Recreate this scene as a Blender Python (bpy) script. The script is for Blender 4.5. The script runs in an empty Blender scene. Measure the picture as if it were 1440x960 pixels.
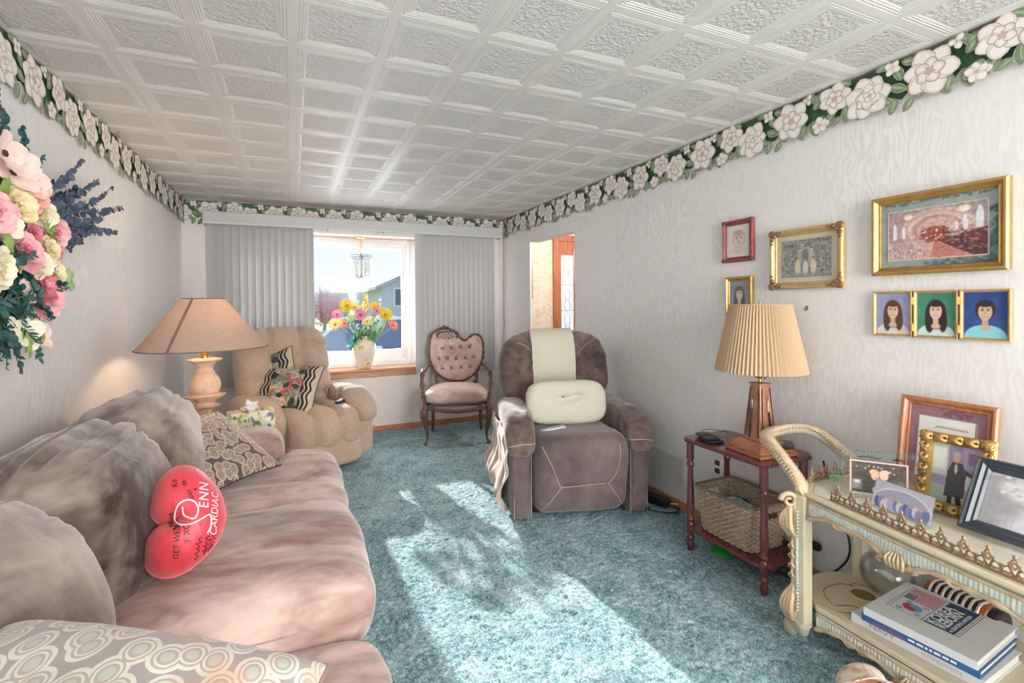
import bpy, bmesh, math, random
import numpy as np
from math import sin, cos, pi, sqrt, atan2, radians
from mathutils import Vector, Matrix, Euler, noise
from mathutils.bvhtree import BVHTree

rnd = random.Random(7)
SC = bpy.context.scene
COL = SC.collection

# ------------------------------------------------------------------ room size
RW, LW, FW, CE = 2.166, -0.871, 4.890, 2.195
BACK = -2.2

def lin(c):
    c = c / 255.0
    return c / 12.92 if c <= 0.04045 else ((c + 0.055) / 1.055) ** 2.4

def rgb(r, g, b, k=1.0):
    return (min(lin(r) * k, 0.95), min(lin(g) * k, 0.95), min(lin(b) * k, 0.95), 1.0)

# ------------------------------------------------------------------ materials
class NT:
    def __init__(self, name):
        self.m = bpy.data.materials.new(name)
        self.m.use_nodes = True
        self.t = self.m.node_tree
        self.b = self.t.nodes['Principled BSDF']

    def n(self, typ, **kw):
        nd = self.t.nodes.new(typ)
        for k, v in kw.items():
            if k in ('operation', 'blend_type', 'data_type', 'feature', 'wave_type', 'bands_direction',
                     'noise_dimensions', 'wave_profile', 'layer_name', 'distance', 'voronoi_dimensions',
                     'attribute_name', 'clamp', 'musgrave_type', 'invert', 'vector_type', 'rings_direction'):
                setattr(nd, k, v)
            else:
                key = int(k[1:]) if k[0] == 'i' and k[1:].isdigit() else k.replace('_', ' ')
                s = nd.inputs[key]
                if hasattr(v, 'links') or isinstance(v, bpy.types.NodeSocket):
                    self.t.links.new(v, s)
                else:
                    s.default_value = v
        return nd

    def link(self, a, b):
        self.t.links.new(a, b)

    def coord(self, scale=(1, 1, 1), obj=True, rot=(0, 0, 0)):
        tc = self.n('ShaderNodeTexCoord')
        mp = self.n('ShaderNodeMapping')
        mp.inputs['Scale'].default_value = scale
        mp.inputs['Rotation'].default_value = rot
        self.link(tc.outputs['Object' if obj else 'Generated'], mp.inputs['Vector'])
        return mp.outputs['Vector']

    def noise(self, vec, scale, detail=3, rough=.55, dist=0):
        nd = self.n('ShaderNodeTexNoise', Vector=vec, Scale=scale, Detail=detail, Roughness=rough, Distortion=dist)
        return nd.outputs['Fac']

    def ramp(self, fac, stops, interp='LINEAR'):
        nd = self.n('ShaderNodeValToRGB')
        self.link(fac, nd.inputs['Fac'])
        cr = nd.color_ramp
        cr.interpolation = interp
        while len(cr.elements) < len(stops):
            cr.elements.new(0.5)
        for e, (p, c) in zip(cr.elements, stops):
            e.position = p
            e.color = c if len(c) == 4 else (*c, 1)
        return nd.outputs['Color']

    def math(self, op, a, b=0.0, c=None):
        kw = dict(operation=op, i0=a, i1=b)
        nd = self.n('ShaderNodeMath', **kw)
        if c is not None:
            if isinstance(c, bpy.types.NodeSocket):
                self.link(c, nd.inputs[2])
            else:
                nd.inputs[2].default_value = c
        return nd.outputs[0]

    def mix(self, fac, a, b, blend='MIX'):
        nd = self.n('ShaderNodeMix', data_type='RGBA', blend_type=blend)
        for k, v in ((0, fac), (6, a), (7, b)):
            if isinstance(v, bpy.types.NodeSocket):
                self.link(v, nd.inputs[k])
            else:
                nd.inputs[k].default_value = v
        return nd.outputs[2]

    def color(self, c):
        if isinstance(c, bpy.types.NodeSocket):
            self.link(c, self.b.inputs['Base Color'])
        else:
            self.b.inputs['Base Color'].default_value = c
        return self

    def bump(self, h, strength=.4, dist=.01):
        nd = self.n('ShaderNodeBump', Strength=strength, Distance=dist)
        self.link(h, nd.inputs['Height'])
        self.link(nd.outputs[0], self.b.inputs['Normal'])
        return self

    def set(self, **kw):
        for k, v in kw.items():
            s = self.b.inputs[k.replace('_', ' ')]
            if isinstance(v, bpy.types.NodeSocket):
                self.link(v, s)
            else:
                s.default_value = v
        return self

def plain(name, c, rough=.55, metal=0.0, spec=.4, var=.08, vscale=14, bump=0.0, bscale=90, coat=0):
    t = NT(name)
    v = t.coord()
    if var:
        f = t.noise(v, vscale, 3)
        d = tuple(x * (1 - var) for x in c[:3]) + (1,)
        e = tuple(min(1, x * (1 + var)) for x in c[:3]) + (1,)
        t.color(t.ramp(f, [(.3, d), (.7, e)]))
    else:
        t.color(c)
    t.set(Roughness=rough, Metallic=metal, Specular_IOR_Level=spec, Coat_Weight=coat)
    if bump:
        t.bump(t.noise(v, bscale, 2), bump, .004)
    return t.m

def wood(name, a, b, scale=(1, 1, 1), rough=.4, grain=18, coat=.2):
    t = NT(name)
    v = t.coord(scale)
    n1 = t.noise(v, grain, 5, .6, .6)
    n2 = t.noise(v, grain * 6, 3, .6)
    f = t.math('ADD', t.math('MULTIPLY', n1, .7), t.math('MULTIPLY', n2, .3))
    t.color(t.ramp(f, [(.36, a), (.64, b)]))
    t.set(Roughness=rough, Coat_Weight=coat)
    t.bump(f, .12, .003)
    return t.m

def suede(name, dark, light, scale=3.2, sheen=.6, bump=.15, stretch=(1, 1, 1)):
    """brushed micro-suede: nap lies in large soft patches, lighter and darker"""
    t = NT(name)
    v = t.coord(stretch)
    n1 = t.noise(v, scale, 4, .6, .9)
    n2 = t.noise(v, scale * 5, 3, .6, .5)
    f = t.math('ADD', t.math('MULTIPLY', n1, .72), t.math('MULTIPLY', n2, .28))
    t.color(t.ramp(f, [(.39, dark), (.5, tuple((x + y) / 2 for x, y in zip(dark, light))), (.60, light)]))
    t.set(Roughness=.85, Specular_IOR_Level=.2, Sheen_Weight=sheen, Sheen_Roughness=.45)
    t.bump(t.math('ADD', t.math('MULTIPLY', n2, 1.0), t.math('MULTIPLY', t.noise(v, 220, 2), .12)), bump, .02)
    return t.m

def tweed(name, a, b, scale=240, bump=.5, sheen=.3):
    t = NT(name)
    v = t.coord()
    vo = t.n('ShaderNodeTexVoronoi', Vector=v, Scale=scale)
    n1 = t.noise(v, scale * .5, 2, .7)
    n2 = t.noise(v, 4, 3)
    f = t.math('ADD', t.math('MULTIPLY', n1, .8), t.math('MULTIPLY', n2, .2))
    t.color(t.ramp(f, [(.35, a), (.62, b)]))
    t.set(Roughness=.9, Specular_IOR_Level=.15, Sheen_Weight=sheen)
    t.bump(t.math('ADD', vo.outputs['Distance'], t.math('MULTIPLY', n1, .7)), bump, .004)
    return t.m

def vcol(name, rough=.5, spec=.3, coat=0, bump=0, bscale=300):
    """reads the printed / woven colour stored on the mesh"""
    t = NT(name)
    a = t.n('ShaderNodeAttribute')
    a.attribute_name = 'Col'
    t.color(a.outputs['Color'])
    t.set(Roughness=rough, Specular_IOR_Level=spec, Coat_Weight=coat, Coat_Roughness=.06)
    if bump:
        t.bump(t.noise(t.coord(), bscale, 2), bump, .003)
    return t.m

def glassmat(name, tint=(1, 1, 1, 1), rough=.0, ior=1.45):
    t = NT(name)
    t.color(tint)
    t.set(Transmission_Weight=1.0, Roughness=rough, IOR=ior)
    return t.m

def panemat(name, refl=.06, tint=(1, 1, 1, 1)):
    """thin sheet glass: mostly clear, a little mirror"""
    m = bpy.data.materials.new(name)
    m.use_nodes = True
    nt = m.node_tree
    nt.nodes.remove(nt.nodes['Principled BSDF'])
    out = nt.nodes['Material Output']
    tr = nt.nodes.new('ShaderNodeBsdfTransparent')
    tr.inputs[0].default_value = tint
    gl = nt.nodes.new('ShaderNodeBsdfGlossy')
    gl.inputs['Roughness'].default_value = .02
    mx = nt.nodes.new('ShaderNodeMixShader')
    lw = nt.nodes.new('ShaderNodeLayerWeight')
    lw.inputs['Blend'].default_value = .18
    fr = nt.nodes.new('ShaderNodeMath')
    fr.operation = 'MULTIPLY_ADD'
    fr.inputs[1].default_value = refl * 5
    fr.inputs[2].default_value = refl * .5
    nt.links.new(lw.outputs['Fresnel'], fr.inputs[0])
    nt.links.new(fr.outputs[0], mx.inputs[0])
    nt.links.new(tr.outputs[0], mx.inputs[1])
    nt.links.new(gl.outputs[0], mx.inputs[2])
    nt.links.new(mx.outputs[0], out.inputs[0])
    return m

# ------------------------------------------------------------------ mesh builder
class MB:
    def __init__(s):
        s.v, s.f, s.mi, s.col = [], [], [], None

    def add(s, vs, fs, mi=0, T=None):
        o = len(s.v)
        if T is not None:
            vs = [T @ Vector(p) for p in vs]
        s.v.extend([tuple(p) for p in vs])
        for f in fs:
            s.f.append(tuple(i + o for i in f))
            s.mi.append(mi)
        return s

    def box(s, x0, x1, y0, y1, z0, z1, mi=0, T=None):
        vs = [(x, y, z) for z in (z0, z1) for y in (y0, y1) for x in (x0, x1)]
        fs = [(0, 2, 3, 1), (4, 5, 7, 6), (0, 1, 5, 4), (2, 6, 7, 3), (0, 4, 6, 2), (1, 3, 7, 5)]
        return s.add(vs, fs, mi, T)

    def lathe(s, prof, n=32, c=(0, 0, 0), mi=0, T=None, rf=None, cap=True):
        """prof: list of (r, z). rf(angle, k) scales the radius"""
        vs, fs = [], []
        for k, (r, z) in enumerate(prof):
            for i in range(n):
                a = 2 * pi * i / n
                q = r * (rf(a, k) if rf else 1)
                vs.append((c[0] + q * cos(a), c[1] + q * sin(a), c[2] + z))
        for k in range(len(prof) - 1):
            for i in range(n):
                j = (i + 1) % n
                fs.append((k * n + i, k * n + j, (k + 1) * n + j, (k + 1) * n + i))
        if cap:
            if prof[0][0] > 1e-5:
                fs.append(tuple(range(n - 1, -1, -1)))
            if prof[-1][0] > 1e-5:
                o = (len(prof) - 1) * n
                fs.append(tuple(range(o, o + n)))
        return s.add(vs, fs, mi, T)

    def tube(s, path, r, n=8, mi=0, T=None, closed=False, cap=True, flat=1.0, up=None):
        path = [Vector(p) for p in path]
        N = len(path)
        rs = r if isinstance(r, (list, tuple)) else [r] * N
        vs, fs = [], []
        prev = None
        for k in range(N):
            if closed:
                d = path[(k + 1) % N] - path[k - 1]
            else:
                d = path[min(k + 1, N - 1)] - path[max(k - 1, 0)]
            if d.length < 1e-9:
                d = Vector((0, 0, 1))
            d.normalize()
            if prev is None:
                u = up or (Vector((0, 0, 1)) if abs(d.z) < .9 else Vector((1, 0, 0)))
                a = d.cross(Vector(u)).normalized()
            else:
                a = (prev - d * prev.dot(d))
                a = a.normalized() if a.length > 1e-6 else d.orthogonal().normalized()
            b = d.cross(a)
            prev = a
            for i in range(n):
                t = 2 * pi * i / n
                vs.append(path[k] + a * cos(t) * rs[k] + b * sin(t) * rs[k] * flat)
        M = N if closed else N - 1
        for k in range(M):
            k2 = (k + 1) % N
            for i in range(n):
                j = (i + 1) % n
                fs.append((k * n + i, k * n + j, k2 * n + j, k2 * n + i))
        if cap and not closed:
            fs.append(tuple(range(n - 1, -1, -1)))
            fs.append(tuple(range((N - 1) * n, N * n)))
        return s.add(vs, fs, mi, T)

    def grid(s, fn, nu, nv, mi=0, T=None, cu=False, cv=False):
        vs = [fn(i / (nu if cu else nu - 1), j / (nv if cv else nv - 1)) for j in range(nv) for i in range(nu)]
        fs = []
        for j in range(nv if cv else nv - 1):
            for i in range(nu if cu else nu - 1):
                i2, j2 = (i + 1) % nu, (j + 1) % nv
                fs.append((j * nu + i, j * nu + i2, j2 * nu + i2, j2 * nu + i))
        return s.add(vs, fs, mi, T)

    def sheet(s, fn, nu, nv, th, mi=0, T=None):
        """closed thin shell around the surface fn(u,v)"""
        P = [[Vector(fn(i / (nu - 1), j / (nv - 1))) for i in range(nu)] for j in range(nv)]
        vs = []
        for sg in (1, -1):
            for j in range(nv):
                for i in range(nu):
                    du = P[j][min(i + 1, nu - 1)] - P[j][max(i - 1, 0)]
                    dv = P[min(j + 1, nv - 1)][i] - P[max(j - 1, 0)][i]
                    nn = du.cross(dv)
                    nn = nn.normalized() if nn.length > 1e-12 else Vector((0, 0, 1))
                    vs.append(P[j][i] + nn * th * .5 * sg)
        fs, o = [], nu * nv
        for j in range(nv - 1):
            for i in range(nu - 1):
                a, b, c, d = j * nu + i, j * nu + i + 1, (j + 1) * nu + i + 1, (j + 1) * nu + i
                fs.append((a, b, c, d))
                fs.append((o + d, o + c, o + b, o + a))
        for i in range(nu - 1):
            a, b = i, i + 1
            fs.append((o + a, o + b, b, a))
            a, b = (nv - 1) * nu + i, (nv - 1) * nu + i + 1
            fs.append((a, b, o + b, o + a))
        for j in range(nv - 1):
            a, b = j * nu, (j + 1) * nu
            fs.append((a, b, o + b, o + a))
            a, b = j * nu + nu - 1, (j + 1) * nu + nu - 1
            fs.append((o + a, o + b, b, a))
        return s.add(vs, fs, mi, T)

    def soft(s, size, e=(4, 4, 4), n=14, fn=None, mi=0, T=None, c=(0, 0, 0)):
        """rounded box / cushion: cube grid pushed onto a super-ellipsoid; fn(p, u) may displace (p metres, u in -1..1)"""
        if not isinstance(e, (tuple, list)):
            e = (e, e, e)
        key, vs, fs = {}, [], []

        def vid(a, b, cc):
            k = (round(a, 5), round(b, 5), round(cc, 5))
            if k not in key:
                key[k] = len(vs)
                # even out the sampling towards the edges
                w = [sin(q * pi / 4) / sin(pi / 4) for q in k]
                d = sum(abs(q) ** ee for q, ee in zip(w, e))
                em = sum(e) / 3
                t = d ** (-1 / em)
                # newton for mixed exponents
                for _ in range(6):
                    F = sum((abs(q) * t) ** ee for q, ee in zip(w, e)) - 1
                    dF = sum(ee * abs(q) ** ee * t ** (ee - 1) for q, ee in zip(w, e) if q)
                    t -= F / dF
                u = Vector((w[0] * t, w[1] * t, w[2] * t))
                p = Vector((u.x * size[0] / 2 + c[0], u.y * size[1] / 2 + c[1], u.z * size[2] / 2 + c[2]))
                if fn:
                    p = fn(p, u)
                vs.append(p)
            return key[k]
        L = [-1 + 2 * i / n for i in range(n + 1)]
        for ax in range(3):
            for sg in (-1, 1):
                for i in range(n):
                    for j in range(n):
                        q = []
                        for (a, b) in ((i, j), (i + 1, j), (i + 1, j + 1), (i, j + 1)):
                            p = [0, 0, 0]
                            p[ax] = sg
                            p[(ax + 1) % 3] = L[a]
                            p[(ax + 2) % 3] = L[b]
                            q.append(vid(*p))
                        fs.append(tuple(q if sg > 0 else q[::-1]))
        return s.add(vs, fs, mi, T)

    def prism(s, pts, z0, z1, mi=0, T=None):
        """extrude a 2-D outline (counter-clockwise) from z0 to z1"""
        n = len(pts)
        vs = [(x, y, z0) for x, y in pts] + [(x, y, z1) for x, y in pts]
        fs = [tuple(range(n - 1, -1, -1)), tuple(range(n, 2 * n))]
        fs += [(i, (i + 1) % n, n + (i + 1) % n, n + i) for i in range(n)]
        return s.add(vs, fs, mi, T)

    def poly(s, pts, mi=0, T=None):
        return s.add(pts, [tuple(range(len(pts)))], mi, T)

    def frame(s, w, h, prof, mi=0, T=None):
        """mitred picture frame in the x/z plane, centred; prof: list of (inset, depth) cross-section, closed loop"""
        vs, fs = [], []
        n = len(prof)
        for sx, sz in ((-1, -1), (1, -1), (1, 1), (-1, 1)):
            for (i, d) in prof:
                vs.append((sx * (w / 2 - i), -d, sz * (h / 2 - i)))
        for k in range(4):
            k2 = (k + 1) % 4
            for i in range(n):
                j = (i + 1) % n
                fs.append((k * n + i, k2 * n + i, k2 * n + j, k * n + j))
        return s.add(vs, fs, mi, T)

    def build(s, name, mats, parent=None, smooth=40, bevel=0, seg=2, sub=0, world=False):
        me = bpy.data.meshes.new(name)
        vs = s.v
        if world and parent is not None:
            I = parent_matrix(parent).inverted()
            vs = [tuple(I @ Vector(p)) for p in vs]
        me.from_pydata(vs, [], s.f)
        if not isinstance(mats, (list, tuple)):
            mats = [mats]
        for m in mats:
            me.materials.append(m)
        me.polygons.foreach_set('material_index', s.mi)
        me.update()
        bm = bmesh.new()
        bm.from_mesh(me)
        bmesh.ops.recalc_face_normals(bm, faces=bm.faces)
        bm.to_mesh(me)
        bm.free()
        if s.col is not None:
            at = me.color_attributes.new('Col', 'FLOAT_COLOR', 'POINT')
            at.data.foreach_set('color', np.asarray(s.col, dtype=np.float32).ravel())
        if smooth:
            me.polygons.foreach_set('use_smooth', [True] * len(me.polygons))
            if smooth < 180:
                me.set_sharp_from_angle(angle=radians(smooth))
        o = bpy.data.objects.new(name, me)
        COL.objects.link(o)
        if parent is not None:
            o.parent = parent
        if bevel:
            md = o.modifiers.new('bevel', 'BEVEL')
            md.width = bevel
            md.segments = seg
            md.limit_method = 'ANGLE'
            md.angle_limit = radians(35)
            md.harden_normals = False
        if sub:
            md = o.modifiers.new('sub', 'SUBSURF')
            md.levels = md.render_levels = sub
        return o

def parent_matrix(o):
    m = Matrix.LocRotScale(o.location, o.rotation_euler, None)
    return parent_matrix(o.parent) @ m if o.parent else m

def thing(name, label, cat, loc=(0, 0, 0), rz=0.0, group=None, rot=None):
    o = bpy.data.objects.new(name, None)
    o.empty_display_size = .05
    COL.objects.link(o)
    o.location = loc
    o.rotation_euler = rot if rot else (0, 0, rz)
    return tag(o, label, cat, group)

def tag(o, label, cat, group=None):
    o['label'] = label
    o['category'] = cat
    if group:
        o['group'] = group
    return o

def struct(o):
    o['kind'] = 'structure'
    return o

def TR(loc=(0, 0, 0), rot=(0, 0, 0), sc=(1, 1, 1)):
    return Matrix.LocRotScale(Vector(loc), Euler(rot), Vector(sc))

def sm(x, a, b):
    t = min(max((x - a) / (b - a), 0), 1)
    return t * t * (3 - 2 * t)

def nz(p, s, o=2):
    return noise.fractal(Vector(p) * s, 1.0, 2.0, o)

def spline(pts, n=8, closed=False):
    """catmull-rom through pts"""
    P = [Vector(p) for p in pts]
    out = []
    N = len(P)
    rng = N if closed else N - 1
    for i in range(rng):
        p0 = P[(i - 1) % N] if closed or i > 0 else P[i] * 2 - P[i + 1]
        p1, p2 = P[i], P[(i + 1) % N]
        p3 = P[(i + 2) % N] if closed or i + 2 < N else p2 * 2 - p1
        for k in range(n):
            t = k / n
            out.append(.5 * ((2 * p1) + (p2 - p0) * t + (2 * p0 - 5 * p1 + 4 * p2 - p3) * t * t + (3 * p1 - p0 - 3 * p2 + p3) * t ** 3))
    if not closed:
        out.append(P[-1])
    return out

def text_mesh(body, size, extrude=.0006, font_shear=0.0, align='LEFT', space=1.0, bold=0.0):
    """lettering -> (verts, faces) in the x/y plane"""
    cu = bpy.data.curves.new('t', 'FONT')
    cu.body = body
    cu.size = size
    cu.extrude = extrude
    cu.shear = font_shear
    cu.align_x = align
    cu.space_character = space
    cu.offset = bold
    cu.resolution_u = 3
    ob = bpy.data.objects.new('t', cu)
    COL.objects.link(ob)
    dg = bpy.context.evaluated_depsgraph_get()
    me = bpy.data.meshes.new_from_object(ob.evaluated_get(dg))
    vs = [tuple(v.co) for v in me.vertices]
    fs = [tuple(p.vertices) for p in me.polygons]
    bpy.data.objects.remove(ob)
    bpy.data.curves.remove(cu)
    bpy.data.meshes.remove(me)
    return vs, fs

def paint(nx, nz_, fn):
    """flat printed picture: returns MB of a grid in x/z (unit -.5...5) coloured by fn(u, v)->(r,g,b) arrays, sRGB 0-255"""
    mb = MB()
    mb.grid(lambda u, v: (u - .5, 0, v - .5), nx, nz_)
    u, v = np.meshgrid(np.linspace(0, 1, nx), np.linspace(0, 1, nz_))
    c = fn(u, v)
    mb.col = np.concatenate([tolin(np.clip(c, 0, 255)), np.ones((nz_, nx, 1))], -1).reshape(-1, 4)
    return mb

def tolin(c):
    c = np.asarray(c, float) / 255
    return np.where(c <= .04045, c / 12.92, ((c + .055) / 1.055) ** 2.4)

class Pic:
    """tiny painter for printed pictures"""
    def __init__(s, u, v, asp=1.0, bg=(200, 200, 200)):
        s.u, s.v, s.a = u * asp, v, asp
        s.c = np.zeros(u.shape + (3,)) + np.array(bg, float)
        s.r = np.random.RandomState(3)

    def put(s, mask, col, k=1.0):
        m = (np.clip(mask, 0, 1) * k)[..., None]
        s.c = s.c * (1 - m) + np.array(col, float) * m
        return s

    def ell(s, x, y, rx, ry, col, k=1.0, soft=.12, rot=0):
        dx, dy = s.u - x * s.a, s.v - y
        c_, s_ = cos(rot), sin(rot)
        dx, dy = dx * c_ + dy * s_, -dx * s_ + dy * c_
        d = np.sqrt((dx / (rx * s.a)) ** 2 + (dy / ry) ** 2)
        return s.put((1 - d) / soft + .5, col, k)

    def rect(s, x0, x1, y0, y1, col, k=1.0, soft=.01):
        m = np.minimum(np.minimum(s.u / s.a - x0, x1 - s.u / s.a), np.minimum(s.v - y0, y1 - s.v)) / soft + .5
        return s.put(m, col, k)

    def poly(s, pts, col, k=1.0):
        u, v = s.u / s.a, s.v
        ins = np.zeros(u.shape, bool)
        n = len(pts)
        for i in range(n):
            x0, y0 = pts[i]
            x1, y1 = pts[(i + 1) % n]
            if y0 == y1:
                continue
            cnd = (y0 > v) != (y1 > v)
            ins ^= cnd & (u < (x1 - x0) * (v - y0) / (y1 - y0) + x0)
        return s.put(ins.astype(float), col, k)

    def noise(s, amp, cell=6):
        h, w = s.u.shape
        g = s.r.rand(h // cell + 2, w // cell + 2)
        yi, xi = np.arange(h) / cell, np.arange(w) / cell
        y0, x0 = yi.astype(int), xi.astype(int)
        fy, fx = (yi - y0)[:, None], (xi - x0)[None, :]
        q = (g[y0][:, x0] * (1 - fy) * (1 - fx) + g[y0 + 1][:, x0] * fy * (1 - fx) + g[y0][:, x0 + 1] * (1 - fy) * fx + g[y0 + 1][:, x0 + 1] * fy * fx)
        s.c = s.c + ((q - .5) * 2 * amp)[..., None]
        return s
# ================================================================== materials for the shell
def m_wallpaper(name, a, b, contrast=1.0, flat=False):
    t = NT(name)
    v = t.coord((1, 1, .22))
    n1 = t.noise(v, 15, 2, .5, .3)
    n2 = t.noise(t.coord((1, 1, .05)), 140, 2)
    s = t.math('SINE', t.math('MULTIPLY', n1, 60))
    s = t.math('ADD', t.math('MULTIPLY', s, .5), .5)
    f = t.math('ADD', t.math('MULTIPLY', s, .62), t.math('MULTIPLY', n2, .38))
    # the moire comes and goes over the wall
    big = t.ramp(t.noise(t.coord((1, 1, .6)), 2.3, 2), [(.35, (.12, .12, .12)), (.65, (1, 1, 1))])
    f2 = t.mix(big, (.5, .5, .5, 1), f)
    t.color(t.ramp(f2, [(.15, a), (.85, b)]))
    t.set(Roughness=t.ramp(f2, [(.2, (.75,) * 3), (.8, (.55,) * 3)]), Specular_IOR_Level=.35)
    t.bump(f2, .05 * contrast, .002)
    return t.m

M_WALLP = m_wallpaper('moire_wallpaper', rgb(223, 219, 217), rgb(236, 233, 232))
M_WALLF = plain('painted_wall', rgb(236, 228, 225), .6, var=.02, vscale=3)
t = NT('foyer_wallpaper')
v_ = t.coord((1, 1, 1))
t.color(t.ramp(t.noise(v_, 16, 4, .6, 1.5), [(.35, rgb(208, 190, 168)), (.6, rgb(232, 218, 200))]))
t.set(Roughness=.7)
M_FOYER = t.m
M_WHITE = plain('white_paint', rgb(228, 226, 224), .4, var=.02)
M_VINYL = plain('white_vinyl', rgb(236, 236, 238), .35, var=.01)
M_OAKTRIM = wood('oak_trim', rgb(168, 104, 66), rgb(208, 148, 104), (1, 1, 6), .4)
M_OAKTRIMX = wood('oak_sill', rgb(176, 116, 82), rgb(214, 160, 120), (.3, 4, 4), .35)
M_DOORW = wood('mahogany_door', rgb(150, 80, 52), rgb(190, 118, 84), (6, 6, .5), .35, 9)

# ceiling tile
t = NT('pressed_ceiling_tile')
v_ = t.coord()
vo = t.n('ShaderNodeTexVoronoi', Vector=v_, Scale=70.0)
n_ = t.noise(v_, 130, 3, .7)
t.color(rgb(214, 210, 206))
t.set(Roughness=.5, Specular_IOR_Level=.35)
t.bump(t.math('ADD', vo.outputs['Distance'], n_), .9, .006)
M_CEILF = t.m
M_CEILS = plain('ceiling_rib', rgb(216, 212, 208), .42, spec=.4, var=.02, vscale=5)

# carpet
t = NT('teal_carpet')
v_ = t.coord()
n1 = t.noise(v_, 170, 3, .7)
n2 = t.noise(v_, 7, 4, .65, .6)
n3 = t.noise(v_, 55, 3, .6)
f = t.math('ADD', t.math('MULTIPLY', n1, .5), t.math('ADD', t.math('MULTIPLY', n2, .24), t.math('MULTIPLY', n3, .26)))
t.color(t.ramp(f, [(.40, rgb(36, 94, 102)), (.5, rgb(134, 172, 180)), (.60, rgb(210, 224, 232))]))
t.set(Roughness=.95, Specular_IOR_Level=.1, Sheen_Weight=.25)
t.bump(t.math('ADD', n1, t.math('MULTIPLY', n3, .6)), .55, .008)
M_CARPET = t.m

# ================================================================== floor
def vnoise(nx, ny, cell, seed):
    r = np.random.RandomState(seed)
    gx, gy = int(nx / cell) + 3, int(ny / cell) + 3
    g = r.rand(gy, gx)
    xi, yi = np.arange(nx) / cell, np.arange(ny) / cell
    x0, y0 = xi.astype(int), yi.astype(int)
    fx, fy = (xi - x0)[None, :], (yi - y0)[:, None]
    fx, fy = fx * fx * (3 - 2 * fx), fy * fy * (3 - 2 * fy)
    return (g[y0][:, x0] * (1 - fy) * (1 - fx) + g[y0 + 1][:, x0] * fy * (1 - fx)
            + g[y0][:, x0 + 1] * (1 - fy) * fx + g[y0 + 1][:, x0 + 1] * fy * fx)

def make_floor():
    x0, x1, y0, y1, st = -.95, 2.2, .75, 4.9, .0075
    nx, ny = int((x1 - x0) / st), int((y1 - y0) / st)
    h = vnoise(nx, ny, 1.3, 1) * .9 + vnoise(nx, ny, 2.2, 2) * .7 + vnoise(nx, ny, 9, 3) * .22 + vnoise(nx, ny, 40, 4) * .2
    h = (h - h.mean()) / h.std()
    z = np.clip(h, -2.2, 2.2) * .0024 - .004
    X, Y = np.meshgrid(np.linspace(x0, x1, nx), np.linspace(y0, y1, ny))
    j = np.random.RandomState(9).rand(ny, nx, 2) * st * .5
    V = np.stack([X + j[..., 0], Y + j[..., 1], z], -1).reshape(-1, 3)
    i = np.arange(nx * ny).reshape(ny, nx)
    F = np.stack([i[:-1, :-1], i[:-1, 1:], i[1:, 1:], i[1:, :-1]], -1).reshape(-1, 4)
    extra = [(x0, BACK, -.006), (3.6, BACK, -.006), (3.6, y0 + .004, -.006), (x0, y0 + .004, -.006),
             (2.19, y0, -.006), (3.6, y0, -.006), (3.6, 4.9, -.006), (2.19, 4.9, -.006)]
    o = len(V)
    V = np.concatenate([V, np.array(extra)])
    me = bpy.data.meshes.new('floor')
    F = [tuple(q) for q in F] + [(o, o + 1, o + 2, o + 3), (o + 4, o + 5, o + 6, o + 7)]
    me.from_pydata([tuple(p) for p in V], [], F)
    me.materials.append(M_CARPET)
    me.polygons.foreach_set('use_smooth', [True] * len(me.polygons))
    ob = bpy.data.objects.new('floor', me)
    COL.objects.link(ob)
    struct(ob)

make_floor()

# ================================================================== walls
mb = MB().box(LW - .1, LW, BACK, FW + .1, -.05, CE + .1)
struct(mb.build('wall_left', M_WALLP, smooth=0))

OP0, OP1, OPZ = 3.413, 4.232, 1.872
mb = MB()
mb.box(RW, RW + .11, BACK, OP0, -.05, CE + .1)
mb.box(RW, RW + .02, OP1, FW, -.05, CE + .1)
mb.box(RW, RW + .11, OP0, OP1, OPZ, CE + .1)
struct(mb.build('wall_right', M_WALLP, smooth=0))

WX0, WX1, WZ0, WZ1 = -.60, 1.95, .60, 1.955       # window opening in the front wall
mb = MB()
mb.box(LW, WX0, FW, FW + .1, -.05, CE + .1)
mb.box(WX1, 3.6, FW, FW + .1, -.05, CE + .1)
mb.box(WX0, WX1, FW, FW + .1, -.05, WZ0)
mb.box(WX0, WX1, FW, FW + .1, WZ1, CE + .1)
struct(mb.build('wall_front', M_WALLF, smooth=0))

# wall behind the viewer; its wide patio opening is added to admit fill light
mb = MB()
mb.box(LW, -.55, BACK - .1, BACK, -.05, CE + .1)
mb.box(1.85, 3.6, BACK - .1, BACK, -.05, CE + .1)
mb.box(-.55, 1.85, BACK - .1, BACK, 2.05, CE + .1)
struct(mb.build('wall_back', M_WALLF, smooth=0))

# foyer beyond the opening
mb = MB()
mb.box(3.5, 3.6, BACK, FW, -.05, CE + .1)
struct(mb.build('wall_foyer', M_FOYER, smooth=0))
mb = MB()
mb.box(RW + .11, 3.5, FW - .012, FW - .001, 0, CE)
struct(mb.build('wall_foyer_front', M_FOYER, smooth=0))
mb = MB()
mb.box(RW + .11, 3.5, 2.2, 2.3, 0, CE)
struct(mb.build('wall_foyer_back', M_WALLF, smooth=0))

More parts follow.
